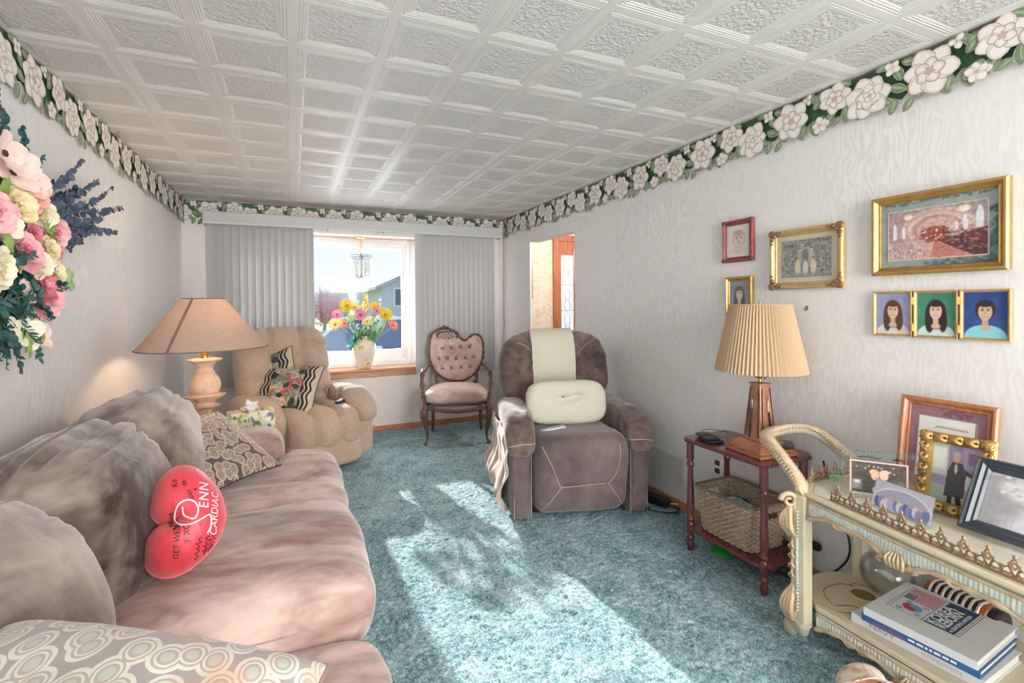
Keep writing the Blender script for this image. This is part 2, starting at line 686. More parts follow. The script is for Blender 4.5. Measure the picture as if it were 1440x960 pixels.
# ================================================================== ceiling of pressed tiles
def make_ceiling():
    mb = MB()
    P = .3048
    prof = [(0, .0), (.0160, .0), (.0176, .0016), (.0205, .0016), (.0216, .0002), (.0265, .0002), (.0278, .0018), (.0310, .0018),
            (.0322, .0005), (.0360, .0005), (.0374, .0020), (.0410, .0020), (.0425, .0012), (.0480, .0030), (.051, .0030)]
    ox, oy = .0117, 1.2485
    i0, i1 = int(math.floor((LW - ox) / P)), int(math.ceil((RW - ox) / P))
    j0, j1 = int(math.floor((-.6 - oy) / P)), int(math.ceil((FW - oy) / P))

    def cl(x, y):
        return (min(max(x, LW - .02), RW + .02), min(max(y, -.6), FW + .02))
    for i in range(i0, i1):
        for j in range(j0, j1):
            x0, y0 = ox + i * P, oy + j * P
            vs = []
            for (s, dz) in prof:
                for (a, b) in ((0, 0), (1, 0), (1, 1), (0, 1)):
                    x, y = cl(x0 + (P - s if a else s), y0 + (P - s if b else s))
                    vs.append((x, y, CE + dz))
            fs, n = [], len(prof)
            for k in range(n - 1):
                for c in range(4):
                    d = (c + 1) % 4
                    fs.append((k * 4 + c, k * 4 + d, k * 4 + 4 + d, k * 4 + 4 + c))
            mb.add(vs, fs, 0)
            mb.add([vs[-4], vs[-3], vs[-2], vs[-1]], [(0, 1, 2, 3)], 1)
    mb.box(LW - .1, 3.6, BACK, -.6, CE, CE + .05, 0)
    mb.box(RW, 3.6, -.6, FW + .1, CE, CE + .05, 0)
    mb.box(LW - .1, RW, -.6, FW + .1, CE + .03, CE + .06, 0)
    struct(mb.build('ceiling', [M_CEILS, M_CEILF], smooth=0))

make_ceiling()

# ================================================================== skirting, corner strip, soffit
def board(name, x0, x1, y0, y1, z0, z1, m, bev=.004):
    return struct(MB().box(x0, x1, y0, y1, z0, z1).build(name, m, smooth=0, bevel=bev))

board('baseboard_front', LW, RW - .0, FW - .014, FW, -.004, .05, M_OAKTRIM)
board('baseboard_right', RW - .014, RW, BACK, OP0, -.004, .055, M_OAKTRIM)
board('baseboard_left', LW, LW + .014, BACK, FW - .014, -.004, .05, M_OAKTRIM)
board('trim_1', RW - .05, RW - .016, FW - .022, FW, .05, CE - .17, M_WHITE)

# ================================================================== wallpaper border of magnolias
M_BGREEN = plain('border_green', rgb(62, 104, 72), .55, var=.12, vscale=30)
M_BLEAF = plain('border_leaf', rgb(118, 142, 112), .55, var=.25, vscale=50)
M_BLEAF2 = plain('border_leaf_pale', rgb(164, 174, 132), .55, var=.15, vscale=50)
M_BPET = plain('border_petal', rgb(226, 214, 208), .55, var=.05, vscale=40)
M_BPET2 = plain('border_petal_light', rgb(240, 232, 226), .55, var=.03, vscale=40)
M_BLINE = plain('border_outline', rgb(172, 156, 146), .55, var=.1)
M_BPINK = plain('border_rose_shade', rgb(204, 176, 170), .55, var=.1)
M_BRED = plain('border_top_band', rgb(150, 108, 104), .55, var=.05)
BM = [M_BGREEN, M_BLEAF, M_BLEAF2, M_BPET, M_BPET2, M_BLINE, M_BPINK, M_BRED]

def border(name, length, T, seed, ztop=0.0):
    """printed strip hanging from the ceiling line; local x runs along the wall, z down from 0, -y is into the room"""
    mb = MB()
    R = random.Random(seed)
    lay = [0]

    def put(pts, mi):
        lay[0] += 1
        d = .0006 + .000008 * lay[0]
        pts = [(min(max(x, 0), length), z) for x, z in pts]
        mb.poly([(x, -d, z) for x, z in pts], mi)

    def petal(cx, cz, ang, ln, wd, mi, n=12, notch=0.0):
        pts = []
        for k in range(n):
            a = 2 * pi * k / n
            u = .5 - .5 * cos(a)
            w = sin(a) * wd * (.35 + .65 * sin(pi * min(u * .62 + .2, 1)))
            l = ln * u * (1 - notch * (abs(sin(a)) < .2) * (u > .8))
            pts.append((cx + l * cos(ang) - w * sin(ang), cz + l * sin(ang) + w * cos(ang)))
        put(pts, mi)

    def leaf(cx, cz, ang, ln):
        petal(cx, cz, ang, ln * 1.06, ln * .30, 5)
        petal(cx, cz, ang, ln, ln * .25, 1)
        petal(cx + ln * .1 * cos(ang), cz + ln * .1 * sin(ang), ang + .08, ln * .75, ln * .09, 2)

    def bloom(cx, cz, r, n, rot, inner=True):
        for k in range(n):
            a = rot + 2 * pi * k / n + R.uniform(-.12, .12)
            ln = r * R.uniform(.9, 1.08)
            petal(cx, cz, a, ln * 1.03, ln * .45, 5)
            petal(cx, cz, a, ln, ln * .42, 3)
            petal(cx + .3 * ln * cos(a), cz + .3 * ln * sin(a), a, ln * .62, ln * .28, 4)
        if inner:
            for k in range(n - 1):
                a = rot + .5 + 2 * pi * k / (n - 1)
                petal(cx, cz, a, r * .56, r * .27, 5)
                petal(cx, cz, a, r * .52, r * .23, 3)
                petal(cx + .1 * r * cos(a), cz + .1 * r * sin(a), a, r * .34, r * .13, 4)
        for k in range(5):
            a = rot + 2 * pi * k / 5
            petal(cx, cz, a, r * .22, r * .08, 6)

    # ground strip with a ragged lower edge, and the band on top
    L = .528
    n = int(length / .02)
    low = [(length * i / n, -.138 - .022 * sin(i * 1.3) * sin(i * .37)) for i in range(n + 1)]
    for i in range(n):
        put([(low[i][0], 0), (low[i + 1][0], 0), low[i + 1], low[i]], 0)
    put([(0, 0), (length, 0), (length, -.006), (0, -.006)], 7)
    for k in range(-1, int(length / L) + 2):
        o = k * L + .002
        for (x, z, a, l) in ((.157, -.165, -2.2, .055), (.10, -.15, -1.9, .06), (.13, -.12, -.4, .07), (-.17, -.12, -2.4, .07), (.30, -.13, -1.2, .07),
                             (.06, -.03, .5, .05), (.255, -.03, .4, .06), (-.06, -.03, 2.5, .055), (.31, -.08, .9, .06), (.045, -.13, -.8, .06),
                             (-.10, -.15, -2.7, .05), (.23, -.15, -.9, .055), (.33, -.05, 2.3, .05), (.28, -.10, -2.5, .06), (.15, -.14, -.9, .05), (.32, -.14, -.6, .06), (.36, -.10, .5, .06), (.12, -.09, 1.9, .06), (.08, -.10, -.5, .06), (-.08, -.11, -1.6, .07), (.27, -.13, -1.9, .06), (.35, -.02, -2.6, .05), (.12, -.02, -.4, .05), (.03, -.02, .2, .05), (-.05, -.14, -1.2, .05), (.40, -.11, -2.2, .06)):
            leaf(o + x, z, a, l)
        bloom(o - .19, -.155, .036, 5, .4, False)
        bloom(o + .345, -.155, .034, 5, 1.4, False)
        bloom(o - .126, -.065, .070, 6, .3)
        bloom(o + .090, -.030, .030, 4, .9, False)
        bloom(o + .285, -.026, .026, 3, .9, False)
        bloom(o + .206, -.092, .088, 6, .9)
        bloom(o, -.115, .084, 7, .1)
        bloom(o + .01, -.105, .048, 5, .6)
    ob = mb.build(name, BM, smooth=0)
    ob.matrix_world = T
    return struct(ob)

border('trim_2', FW - .1, Matrix.Translation((RW - .0005, FW, CE)) @ Matrix.Rotation(radians(-90), 4, 'Z'), 1)
border('trim_3', RW - LW, Matrix.Translation((LW, FW - .0005, CE)), 2)
border('trim_4', FW - .5, Matrix.Translation((LW + .0005, .5, CE)) @ Matrix.Rotation(radians(90), 4, 'Z'), 3)
# ================================================================== bay window
M_PANE = panemat('window_glass', .012)
BY = 5.17                                        # plane of the glass
mb = MB()                                        # reveal: top, bottom, sides of the bay box
mb.box(WX0 - .05, WX1 + .05, FW + .1, BY + .08, WZ1, WZ1 + .06, 0)
mb.box(WX0 - .05, WX0, FW + .1, BY + .08, WZ0, WZ1, 1)
mb.box(WX1, WX1 + .05, FW + .1, BY + .08, WZ0, WZ1, 1)
struct(mb.build('trim_5', [M_OAKTRIMX, M_WHITE], smooth=0))
mb = MB().box(WX0 - .02, WX1 + .02, FW - .025, BY + .08, WZ0, WZ0 + .028)
struct(mb.build('trim_6', M_OAKTRIMX, smooth=0, bevel=.008, seg=3))
mb = MB().box(WX0, WX1, FW - .014, FW, WZ0 - .055, WZ0)
struct(mb.build('trim_7', M_OAKTRIMX, smooth=0, bevel=.005))
GZ0, GZ1 = .79, 1.855

def window(name, x0, x1):
    w, h = x1 - x0, WZ1 - WZ0 - .03
    cx, cz = (x0 + x1) / 2, WZ0 + .028 + h / 2
    fr = MB()
    # outer jamb, inner sash, stepped
    def fbox(i0, i1, y0, y1, bz0, bz1):
        fr.box(x0 + i0, x0 + i1, y0, y1, WZ0 + .028 + bz0, WZ1 - bz0)
        fr.box(x1 - i1, x1 - i0, y0, y1, WZ0 + .028 + bz0, WZ1 - bz0)
        fr.box(x0 + i1, x1 - i1, y0, y1, WZ0 + .028 + bz0, WZ0 + .028 + bz1)
        fr.box(x0 + i1, x1 - i1, y0, y1, WZ1 - bz1, WZ1 - bz0)
    fbox(0, .040, BY - .055, BY + .06, 0, .05)
    fbox(.040, .062, BY - .035, BY + .05, .05, .075)
    fbox(.062, .085, BY - .016, BY + .02, .075, .10)
    fr.box(x0 + .085, x1 - .085, BY - .016, BY + .02, WZ0 + .128, GZ0)
    o = struct(fr.build(name, M_VINYL, smooth=0, bevel=.003))
    g = MB().box(x0 + .08, x1 - .08, BY - .001, BY + .003, GZ0 - .01, GZ1 + .01)
    p = g.build('pane', M_PANE, o, smooth=0)
    return o

window('window_1', .10, 1.17)
window('window_2', WX0, .10)
window('window_3', 1.17, WX1)

# ------------------------------------------------------------------ vertical blinds and valance
t = NT('blind_vinyl')
t.color(rgb(206, 205, 205))
t.set(Roughness=.45, Specular_IOR_Level=.4, Transmission_Weight=0.0, Subsurface_Weight=0.0)
tr_ = t.n('ShaderNodeBsdfTranslucent')
tr_.inputs[0].default_value = rgb(206, 208, 210)
mx_ = t.n('ShaderNodeMixShader')
mx_.inputs[0].default_value = .12
t.link(t.b.outputs[0], mx_.inputs[1])
t.link(tr_.outputs[0], mx_.inputs[2])
t.link(mx_.outputs[0], t.t.nodes['Material Output'].inputs[0])
M_BLIND = t.m

def blind(x0, x1, label, n, seed):
    R = random.Random(seed)
    th = thing('vertical_blind', label, 'blinds', ((x0 + x1) / 2, FW - .06, .548), group='vertical blinds at the front window')
    mb = MB()
    w = .089
    for k in range(n):
        x = x0 + .035 + (x1 - x0 - .07) * k / (n - 1)
        a = radians(-62 + R.uniform(-5, 5)) if seed == 1 else radians(-58 + R.uniform(-5, 5))
        a = -a + pi / 2 - radians(90) if False else a

        def fn(u, v, x=x, a=a):
            s = (u - .5) * w
            bow = .006 * (1 - (2 * u - 1) ** 2)
            return (x + s * cos(a * .34) - bow * sin(a * .34) - (x0 + x1) / 2, s * sin(a * .34) + bow * cos(a * .34), v * 1.44)
        mb.sheet(fn, 6, 2, .0012)
    mb.build('vane', M_BLIND, th, smooth=30)
    ch = MB()
    for k in range(n - 1):
        xa = x0 + .035 + (x1 - x0 - .07) * k / (n - 1) - (x0 + x1) / 2
        xb = x0 + .035 + (x1 - x0 - .07) * (k + 1) / (n - 1) - (x0 + x1) / 2
        ch.tube([(xa, .0, .02), ((xa + xb) / 2, 0, .008), (xb, 0, .02)], .0014, 5)
    ch.build('spacer_chain', M_WHITE, th)
    hr = MB().box((x0 - x1) / 2, (x1 - x0) / 2, -.02, .03, 1.44, 1.47)
    hr.build('head_rail', M_WHITE, th, smooth=0)
    return th

blind(-.675, .185, 'white vertical blind stacked at the window side next to the tan recliner', 14, 1)
blind(1.165, 2.02, 'white vertical blind hanging behind the carved pink armchair', 15, 2)

th = thing('valance', 'long pale grey valance box over the whole front window', 'valance', (.705, FW - .05, 1.975))
mb = MB().box(-1.40, 1.40, -.085, -.075, 0, .105)
mb.box(-1.40, -1.39, -.075, .049, 0, .105)
mb.box(1.39, 1.40, -.075, .049, 0, .105)
mb.box(-1.40, 1.40, -.085, .049, .105, .111)
mb.build('valance_board', plain('valance_vinyl', rgb(206, 206, 206), .4, var=.02), th, smooth=0, bevel=.003)
MB().box(-1.401, 1.401, -.0875, -.0865, .008, .016).build('groove_strip', M_WHITE, th, smooth=0)

# ================================================================== outdoors (seen through the window)
GR = -.76
M_GRASS = plain('lawn', rgb(150, 160, 104), .9, var=.25, vscale=1.2)
M_ROADM = plain('concrete_drive', rgb(206, 202, 200), .85, var=.06, vscale=.8)
mb = MB().box(-60, 60, FW + .6, 120, GR - .2, GR)
o = mb.build('ground_lawn', M_GRASS, smooth=0)
struct(o)
struct(MB().box(-20, 20, -40, BACK - .3, -.3, -.1).build('ground_yard', M_GRASS, smooth=0))
pf = MB()
for (x0_, x1_, y_) in ((-.55, .69, BACK - .06), (.61, 1.85, BACK - .03)):
    pf.box(x0_, x0_ + .07, y_ - .025, y_, 0, 2.05).box(x1_ - .07, x1_, y_ - .025, y_, 0, 2.05).box(x0_ + .07, x1_ - .07, y_ - .025, y_, 0, .09).box(x0_ + .07, x1_ - .07, y_ - .025, y_, 1.97, 2.05)
po_ = struct(pf.build('fill_window', M_VINYL, smooth=0, bevel=.003))  # unseen sash, added for the fill light from behind
MB().box(-.49, .63, BACK - .075, BACK - .072, .08, 1.98).build('pane', M_PANE, po_, smooth=0)
MB().box(.67, 1.79, BACK - .045, BACK - .042, .08, 1.98).build('pane', M_PANE, po_, smooth=0)
mb = MB()
mb.box(-2.2, 5.5, FW + .7, 15, GR, GR + .015)
mb.box(-60, 60, 15, 20.5, GR, GR + .02)
mb.box(-60, 60, 22, 23.2, GR, GR + .03)
struct(mb.build('road', M_ROADM, smooth=0))

# --- parked car, side-on, nose to the left
M_CARW = plain('car_paint', rgb(216, 222, 230), .18, .1, .6, var=0, coat=.8)
M_CARG = plain('car_window', rgb(88, 108, 146), .08, 0, .9, var=0)
M_TYRE = plain('tyre_rubber', rgb(40, 40, 44), .8, var=.1)
M_CHROME = plain('chrome', rgb(210, 212, 214), .12, 1.0, var=0)
M_LAMPR = plain('tail_lamp', rgb(150, 40, 40), .2, var=0)

def make_car():
    th = thing('car', 'pale silver car with dark windows parked outside the window behind the flower vase', 'car', (1.62, 11.3, GR), radians(36))
    # body side outline x (forward = -x), z
    W = .88
    body = [(-2.2, .42), (-2.25, .60), (-2.1, .86), (-1.95, .93), (-.95, 1.06), (2.1, 1.08), (2.25, .95), (2.28, .5), (2.2, .36), (1.72, .36)]
    for cx in (1.35, -1.35):
        body += [(cx + .38 * cos(a), .36 + .38 * sin(a)) for a in [pi * k / 8 for k in range(9)]]
    body += [(-1.75, .36)]
    # order: along the top then back along the bottom with wheel arches
    mb = MB()
    pts = body[:10] + [p for p in body[10:19]] + [p for p in body[19:28]] + [body[28]]
    mb.prism([(x, z) for x, z in pts][::-1], -W, W, T=Matrix(((1, 0, 0, 0), (0, 0, 1, 0), (0, 1, 0, 0), (0, 0, 0, 1))))
    mb.build('body', M_CARW, th, smooth=30, bevel=.05, seg=3)
    # cabin
    cb = MB()
    base = [(-1.0, 1.05), (2.0, 1.07)]
    lo = [(-1.0, -.80, 1.05), (2.12, -.80, 1.07), (2.12, .80, 1.07), (-1.0, .80, 1.05)]
    hi = [(-.20, -.62, 1.70), (1.85, -.62, 1.70), (1.85, .62, 1.70), (-.20, .62, 1.70)]
    cb.add(lo + hi, [(3, 2, 1, 0), (4, 5, 6, 7), (0, 1, 5, 4), (1, 2, 6, 5), (2, 3, 7, 6), (3, 0, 4, 7)])
    cb.build('cabin_glass', M_CARG, th, smooth=0, bevel=.03)
    rf = MB()
    rf.soft((2.25, 1.30, .09), 6, 8, c=(.82, 0, 1.71))
    rf.build('roof', M_CARW, th, smooth=60)
    for s, nm in ((-1, 'a'), (1, 'b')):
        for (xa, xb) in ((-1.0, -.20), (.35, .45), (1.25, 1.3), (2.12, 1.85)):
            pl = MB().tube([(xa, s * .81, 1.05), (xb, s * .63, 1.71)], .045, 6)
            pl.build('pillar', M_CARW, th)
        for cx in (-1.35, 1.35):
            wh = MB().lathe([(.06, -.11), (.30, -.11), (.335, -.07), (.335, .07), (.30, .11), (.06, .11)], 28, T=TR((cx, s * .78, .335), (pi / 2, 0, 0)))
            w_ = wh.build('wheel', M_TYRE, th)
            hb = MB().lathe([(.0, -.005), (.2, -.005), (.21, .012), (.05, .02), (0, .02)], 20, T=TR((cx, s * .895, .335), (pi / 2 * (1 if s < 0 else -1), 0, 0)))
            hb.build('hub_cap', M_CHROME, w_)
        mr = MB().soft((.16, .2, .13), 3, 5, c=(-.72, s * .98, 1.12))
        mr.build('mirror', M_CARW, th)
        for hx in (.30, 1.2):
            MB().box(hx, hx + .16, s * .885 - .012, s * .885 + .012, .93, .955).build('door_handle', M_CHROME, th, smooth=0, bevel=.005)
        MB().soft((.25, .3, .14), 3, 5, c=(-2.05, s * .68, .80)).build('head_lamp', M_CHROME, th)
        MB().soft((.14, .18, .3), 3, 5, c=(2.2, s * .72, .86)).build('tail_lamp', M_LAMPR, th)

make_car()

# --- house across the street
M_SIDING = plain('grey_siding', rgb(190, 196, 210), .7, var=.05)
M_ROOF = plain('roof_shingle', rgb(170, 174, 186), .8, var=.15, vscale=3)
M_WDARK = plain('house_window', rgb(96, 108, 130), .15, var=0)

def house(label, x0, x1, y0, y1, hz, rz, zb=GR):
    th = thing('house', label, 'house', ((x0 + x1) / 2, y0, zb))
    w, d = (x1 - x0) / 2, y1 - y0
    MB().box(-w, w, 0, d, 0, hz).build('wall', M_SIDING, th, smooth=0)
    rf = MB()
    e = .4
    A = [(-w - e, -e, hz - .1), (w + e, -e, hz - .1), (w + e, d + e, hz - .1), (-w - e, d + e, hz - .1), (-w - e, d / 2, rz), (w + e, d / 2, rz)]
    rf.add(A, [(0, 1, 5, 4), (2, 3, 4, 5), (0, 4, 3), (1, 2, 5), (3, 2, 1, 0)])
    rf.build('roof', M_ROOF, th, smooth=0)
    n = max(2, int(w * 2 / 2.4))
    for fl in range(2):
        for k in range(n):
            cx = -w + (k + .5) * 2 * w / n
            z = .9 + fl * 2.7
            if z + 1.3 < hz:
                f = MB().box(cx - .55, cx + .55, -.06, -.001, z, z + 1.3).build('window', M_WHITE, th, smooth=0)
                MB().box(cx - .46, cx + .46, -.075, -.061, z + .09, z + 1.21).build('pane', M_WDARK, f, smooth=0)
    return th

def gable_house(label, x0, x1, y0, y1, ez, rz):
    th = thing('house', label, 'house', ((x0 + x1) / 2, y0, GR))
    w, d = (x1 - x0) / 2, y1 - y0
    wl_ = MB()
    wl_.add([(-w, 0, 0), (w, 0, 0), (w, 0, ez), (0, 0, rz), (-w, 0, ez), (-w, d, 0), (w, d, 0), (w, d, ez), (0, d, rz), (-w, d, ez)],
            [(0, 1, 2, 3, 4), (9, 8, 7, 6, 5), (0, 4, 9, 5), (1, 6, 7, 2), (0, 5, 6, 1)])
    wl_.build('wall', M_SIDING, th, smooth=0)
    rf = MB()
    for s in (-1, 1):
        A = [(s * (w + .4), -.4, ez - .2), (0, -.4, rz + .05), (0, d + .4, rz + .05), (s * (w + .4), d + .4, ez - .2)]
        rf.add(A + [(x, y, z + .16) for x, y, z in A], [(0, 1, 2, 3), (4, 7, 6, 5), (0, 4, 5, 1), (1, 5, 6, 2), (2, 6, 7, 3), (3, 7, 4, 0)])
    rf.build('roof', M_ROOF, th, smooth=0)
    for cx, z in ((-w + 1.0, 1.9), (-w + 2.3, 1.9), (-w + 4.6, 1.9), (-w + 1.0, .2), (-w + 2.6, .2)):
        f = MB().box(cx - .42, cx + .42, -.06, -.001, z, z + 1.0).build('window', M_WHITE, th, smooth=0)
        MB().box(cx - .34, cx + .34, -.075, -.061, z + .08, z + .92).build('pane', M_WDARK, f, smooth=0)

gable_house('pale grey gabled house across the road, right of the vase in the window view', 4.25, 13.5, 25, 36, 3.0, 5.0)
house('low pale house far off behind the bare trees', -1.5, 9, 88, 96, 2.6, 4.2)

# --- bare trees
M_BARK = plain('bare_bark', rgb(140, 122, 128), .9, var=.2)
M_TWIG = plain('purple_twig', rgb(186, 166, 180), .9, var=.25, vscale=2)
M_PINKT = plain('russet_leaf', rgb(198, 146, 160), .9, var=.25, vscale=2)

def tree(x, y, h, seed, label, leafm):
    R = random.Random(seed)
    th = thing('bare_tree', label, 'tree', (x, y, GR), group='trees along the far side of the road')
    tr = MB()
    tr.tube([(0, 0, -.1), (.05, 0, h * .25), (-.03, .03, h * .5)], [.16, .12, .07], 7)
    tips = []
    for k in range(9):
        a = R.uniform(0, 2 * pi)
        z0 = h * R.uniform(.22, .48)
        r = h * R.uniform(.18, .34)
        e = Vector((r * cos(a), r * sin(a), z0 + h * R.uniform(.2, .48)))
        tr.tube([(0, 0, z0), (e.x * .5, e.y * .5, z0 + (e.z - z0) * .6), e], [.055, .035, .015], 5)
        tips.append(e)
    tr.build('trunk', M_BARK, th)
    cr = MB()
    for k in range(420):
        e = R.choice(tips) * R.uniform(.55, 1.05)
        c = e + Vector((R.gauss(0, .3), R.gauss(0, .3), R.gauss(0, .26)))
        d = Vector((R.gauss(0, 1), R.gauss(0, 1), R.gauss(.5, .8))).normalized() * R.uniform(.4, .9)
        cr.tube([c - d * .5, c + d * .5], [.02, .008], 3, cap=False)
        for q in range(3):
            w = d.orthogonal().normalized() * R.uniform(.05, .10)
            o = c + Vector((R.gauss(0, .25), R.gauss(0, .25), R.gauss(0, .25)))
            cr.add([o - w, o + d * .12, o + w, o - d * .12], [(0, 1, 2, 3)])
    cr.build('crown', leafm, th, smooth=0)

for i, (x, y, h, lab, lm) in enumerate([
        (2.35, 41, 2.7, 'small russet leaved tree beyond the road, left in the window view', M_PINKT),
        (1.3, 62, 4.4, 'bare purple twigged tree far beyond the road, at the left edge of the window view', M_TWIG),
        (4.3, 66, 4.3, 'bare purple twigged tree far beyond the road, right of the russet tree', M_TWIG),
        (8.6, 60, 3.8, 'bare purple twigged tree far beyond the road, behind the vase flowers', M_TWIG),
        (7.8, 48, 4.3, 'bare tree rising just left of the gabled house', M_TWIG)]):
    tree(x, y, h, 20 + i, lab, lm)
# ================================================================== sofa
M_SU_BACK = suede('sofa_suede', rgb(66, 48, 40), rgb(184, 166, 156), 1.7, .5)
M_SU_SEAT = suede('sofa_suede_seat', rgb(124, 84, 74), rgb(214, 188, 178), 2.0, .5, .2, (.7, 1.7, 1))
M_SU_ARM = suede('sofa_suede_arm', rgb(118, 88, 82), rgb(176, 146, 138), 4, .5)
M_FOOT = plain('dark_wood_foot', rgb(70, 48, 38), .4)

sofa = thing('sofa', 'brown microsuede three seat sofa along the left wall', 'sofa', (-.32, 1.66, 0))

def wr(p, amp, s):
    return amp * noise.noise(Vector((p[0] * s[0], p[1] * s[1], p[2] * s[2])))

mb = MB().soft((.98, 2.42, .27), 10, 10, c=(-.36, 1.55, .185))
mb.build('base', M_SU_ARM, sofa, world=True)
mb = MB().soft((.24, 2.5, .72), (5, 9, 4), 12, c=(-.735, 1.56, .44))
mb.build('back_frame', M_SU_ARM, sofa, world=True)
for (ya, yb) in ((2.665, 2.935), (.20, .46)):
    def fa(p, u):
        p.z += wr(p, .006, (5, 5, 3))
        p.y += wr(p, .006, (4, 2, 4))
        return p
    mb = MB().soft((.82, yb - ya, .60), (9, 5, 5.5), 14, fa, c=(-.455, (ya + yb) / 2, .325))
    mb.build('arm', M_SU_ARM, sofa, world=True)
for x in (-.78, .02):
    for y in (.40, 2.75):
        MB().lathe([(.03, -.004), (.035, .05), (.04, .06)], 14, (x, y, 0)).build('foot', M_FOOT, sofa, world=True)

for k, (ya, yb, zt, tee) in enumerate(((.50, 1.340, .405, 0), (1.325, 2.03, .530, 0), (2.02, 2.665, .490, 1))):
    def fs_(p, u, k=k, tee=tee, ya=ya, yb=yb):
        if tee:
            p.y += .24 * sm(p.x, -.10, .0) * max(0, u.y)
        # crown in the middle, nap creases running across the seat
        p.z += .018 * (1 - u.x ** 2) * (1 - u.y ** 2) * (1 if u.z > 0 else 0)
        if u.z > .2:
            c = noise.noise(Vector((p.x * 1.5 + k * 3, p.y * 8, 1.7 + k)))
            p.z -= .010 * math.exp(-(c * 6) ** 2) * sm(p.x, -.45, -.2)
            p.z += wr(p, .010, (3, 4, 3))
        p.x += .012 * noise.noise(Vector((p.y * 5, p.z * 8, k)))
        return p
    h = zt - .285
    mb = MB().soft((.74, yb - ya, h), (6.0, 7.5, 3.4), 30, fs_, c=(-.155, (ya + yb) / 2, .285 + h / 2))
    mb.build('seat_cushion', M_SU_SEAT, sofa, world=True, smooth=180)
    # seam welt along the front edge

for k, (ya, yb, zt) in enumerate(((.70, 1.40, .905), (1.37, 2.055, .925), (2.03, 2.69, .93))):
    H, D = zt - .43, .40

    def fb(p, u, k=k):
        ang = atan2(u.z, u.x)
        # gathered folds over the top seam
        top = sm(u.z, .05, .75)
        fold = noise.noise(Vector((ang * 3.6 + .5 * noise.noise(Vector((p.y * 3, 3, k))), p.y * .8, 4.4 * k)))
        fold2 = noise.noise(Vector((ang * 9, p.y * 1.4, 9.1 + k)))
        d = -(.020 * math.exp(-(fold * 3.0) ** 2) + .007 * math.exp(-(fold2 * 4) ** 2)) * top * (1 - abs(u.y) ** 5)
        d += .022 * noise.noise(Vector((p.y * 3.1, p.z * 3.2, 5 * k)))
        # soft dimple low on the face
        d += .02 * sm(-u.z, -.2, .8) * (1 - u.y ** 2)
        n = Vector((u.x, 0, u.z))
        n = n.normalized() if n.length > .01 else Vector((0, 0, 0))
        p += n * d
        p.x -= .03 * (abs(u.y) ** 3) * (u.x > 0)
        return p
    mb = MB().soft((D, yb - ya, H), (2.7, 3.6, 2.9), 34, fb, T=TR((-.565, (ya + yb) / 2, .43 + H / 2), (0, radians(-15), 0)))
    mb.build('back_cushion', M_SU_BACK, sofa, world=True, smooth=180)

# ================================================================== throw pillows
def rings(name, bg, ring, mid, core, scale=17, warm=None):
    t = NT(name)
    v = t.coord((1, .78, 1), rot=(0, 0, .5))
    vo = t.n('ShaderNodeTexVoronoi', voronoi_dimensions='2D', Vector=v, Scale=scale, Randomness=.66)
    d = t.math('ADD', vo.outputs['Distance'], t.math('MULTIPLY', t.math('SUBTRACT', t.noise(v, 30, 2), .5), .08))
    c = t.ramp(d, [(.0, core), (.18, mid), (.28, ring), (.35, mid), (.42, ring), (.54, bg)], 'CONSTANT')
    if warm:
        pos = t.ramp(t.noise(v, 9, 1), [(.60, (0, 0, 0)), (.68, (1, 1, 1))])
        c = t.mix(pos, c, t.mix(.35, c, warm))
    t.color(c)
    t.set(Roughness=.6, Sheen_Weight=.3, Specular_IOR_Level=.3)
    t.bump(t.math('ADD', t.math('MULTIPLY', d, -1.0), t.math('MULTIPLY', t.noise(v, 420, 2), .12)), .35, .006)
    return t.m

def pillow_mesh(w, h, th, n=36, seed=1, pinch=.07, wrinkle=.006):
    mb = MB()
    for sg in (1, -1):
        def fn(a, b, sg=sg):
            u, v = sin((a * 2 - 1) * pi / 2), sin((b * 2 - 1) * pi / 2)
            x = u * (1 - pinch * (1 - v * v) * abs(u) ** 3)
            y = v * (1 - pinch * (1 - u * u) * abs(v) ** 3)
            z = sg * ((1 - u * u) * (1 - v * v)) ** .42
            k = noise.noise(Vector((u * 2.3 + seed, v * 2.3, sg)))
            zz = z * th / 2 * (1 + .12 * k) + sg * wrinkle * noise.noise(Vector((u * 6, v * 6, seed))) * (1 - u ** 4) * (1 - v ** 4)
            return (x * w / 2, y * h / 2, zz)
        mb.grid(fn, n, n)
    return mb

def edge_loop(w, h, pinch=.07, n=20):
    pts = []
    for (ax, s) in ((0, -1), (1, 1), (0, 1), (1, -1)):
        for i in range(n):
            t_ = -1 + 2 * i / n
            if s > 0 and ax == 0 or s < 0 and ax == 1:
                t_ = -t_
            u, v = (t_, s) if ax == 0 else (s, t_)
            pts.append((u * (1 - pinch * (1 - v * v) * abs(u) ** 3) * w / 2, v * (1 - pinch * (1 - u * u) * abs(v) ** 3) * h / 2, 0))
    return pts

def basis(cx, u, v):
    u = Vector(u).normalized()
    v = Vector(v)
    v = (v - u * v.dot(u)).normalized()
    w = u.cross(v)
    m = Matrix((u, v, w)).transposed()
    return m.to_euler()

M_RINGD = rings('brown_ring_print', rgb(92, 76, 72), rgb(196, 178, 160), rgb(120, 100, 90), rgb(158, 140, 124), 29)
M_RINGL = rings('pale_ring_print', rgb(156, 146, 142), rgb(206, 200, 190), rgb(170, 158, 146), rgb(178, 180, 172), 26, rgb(206, 140, 90))
M_PIPED = plain('brown_piping', rgb(74, 60, 58), .7)
M_PIPEL = plain('taupe_piping', rgb(134, 112, 98), .7)

def throw_pillow(label, loc, u, v, w, h, th, m, mp, seed, name='throw_pillow', group=None):
    t = thing(name, label, 'pillow', loc, rot=basis(None, u, v), group=group)
    pillow_mesh(w, h, th, 40, seed).build('cover', m, t, smooth=180)
    MB().tube(edge_loop(w, h), .0045, 6, closed=True).build('piping', mp, t)
    return t

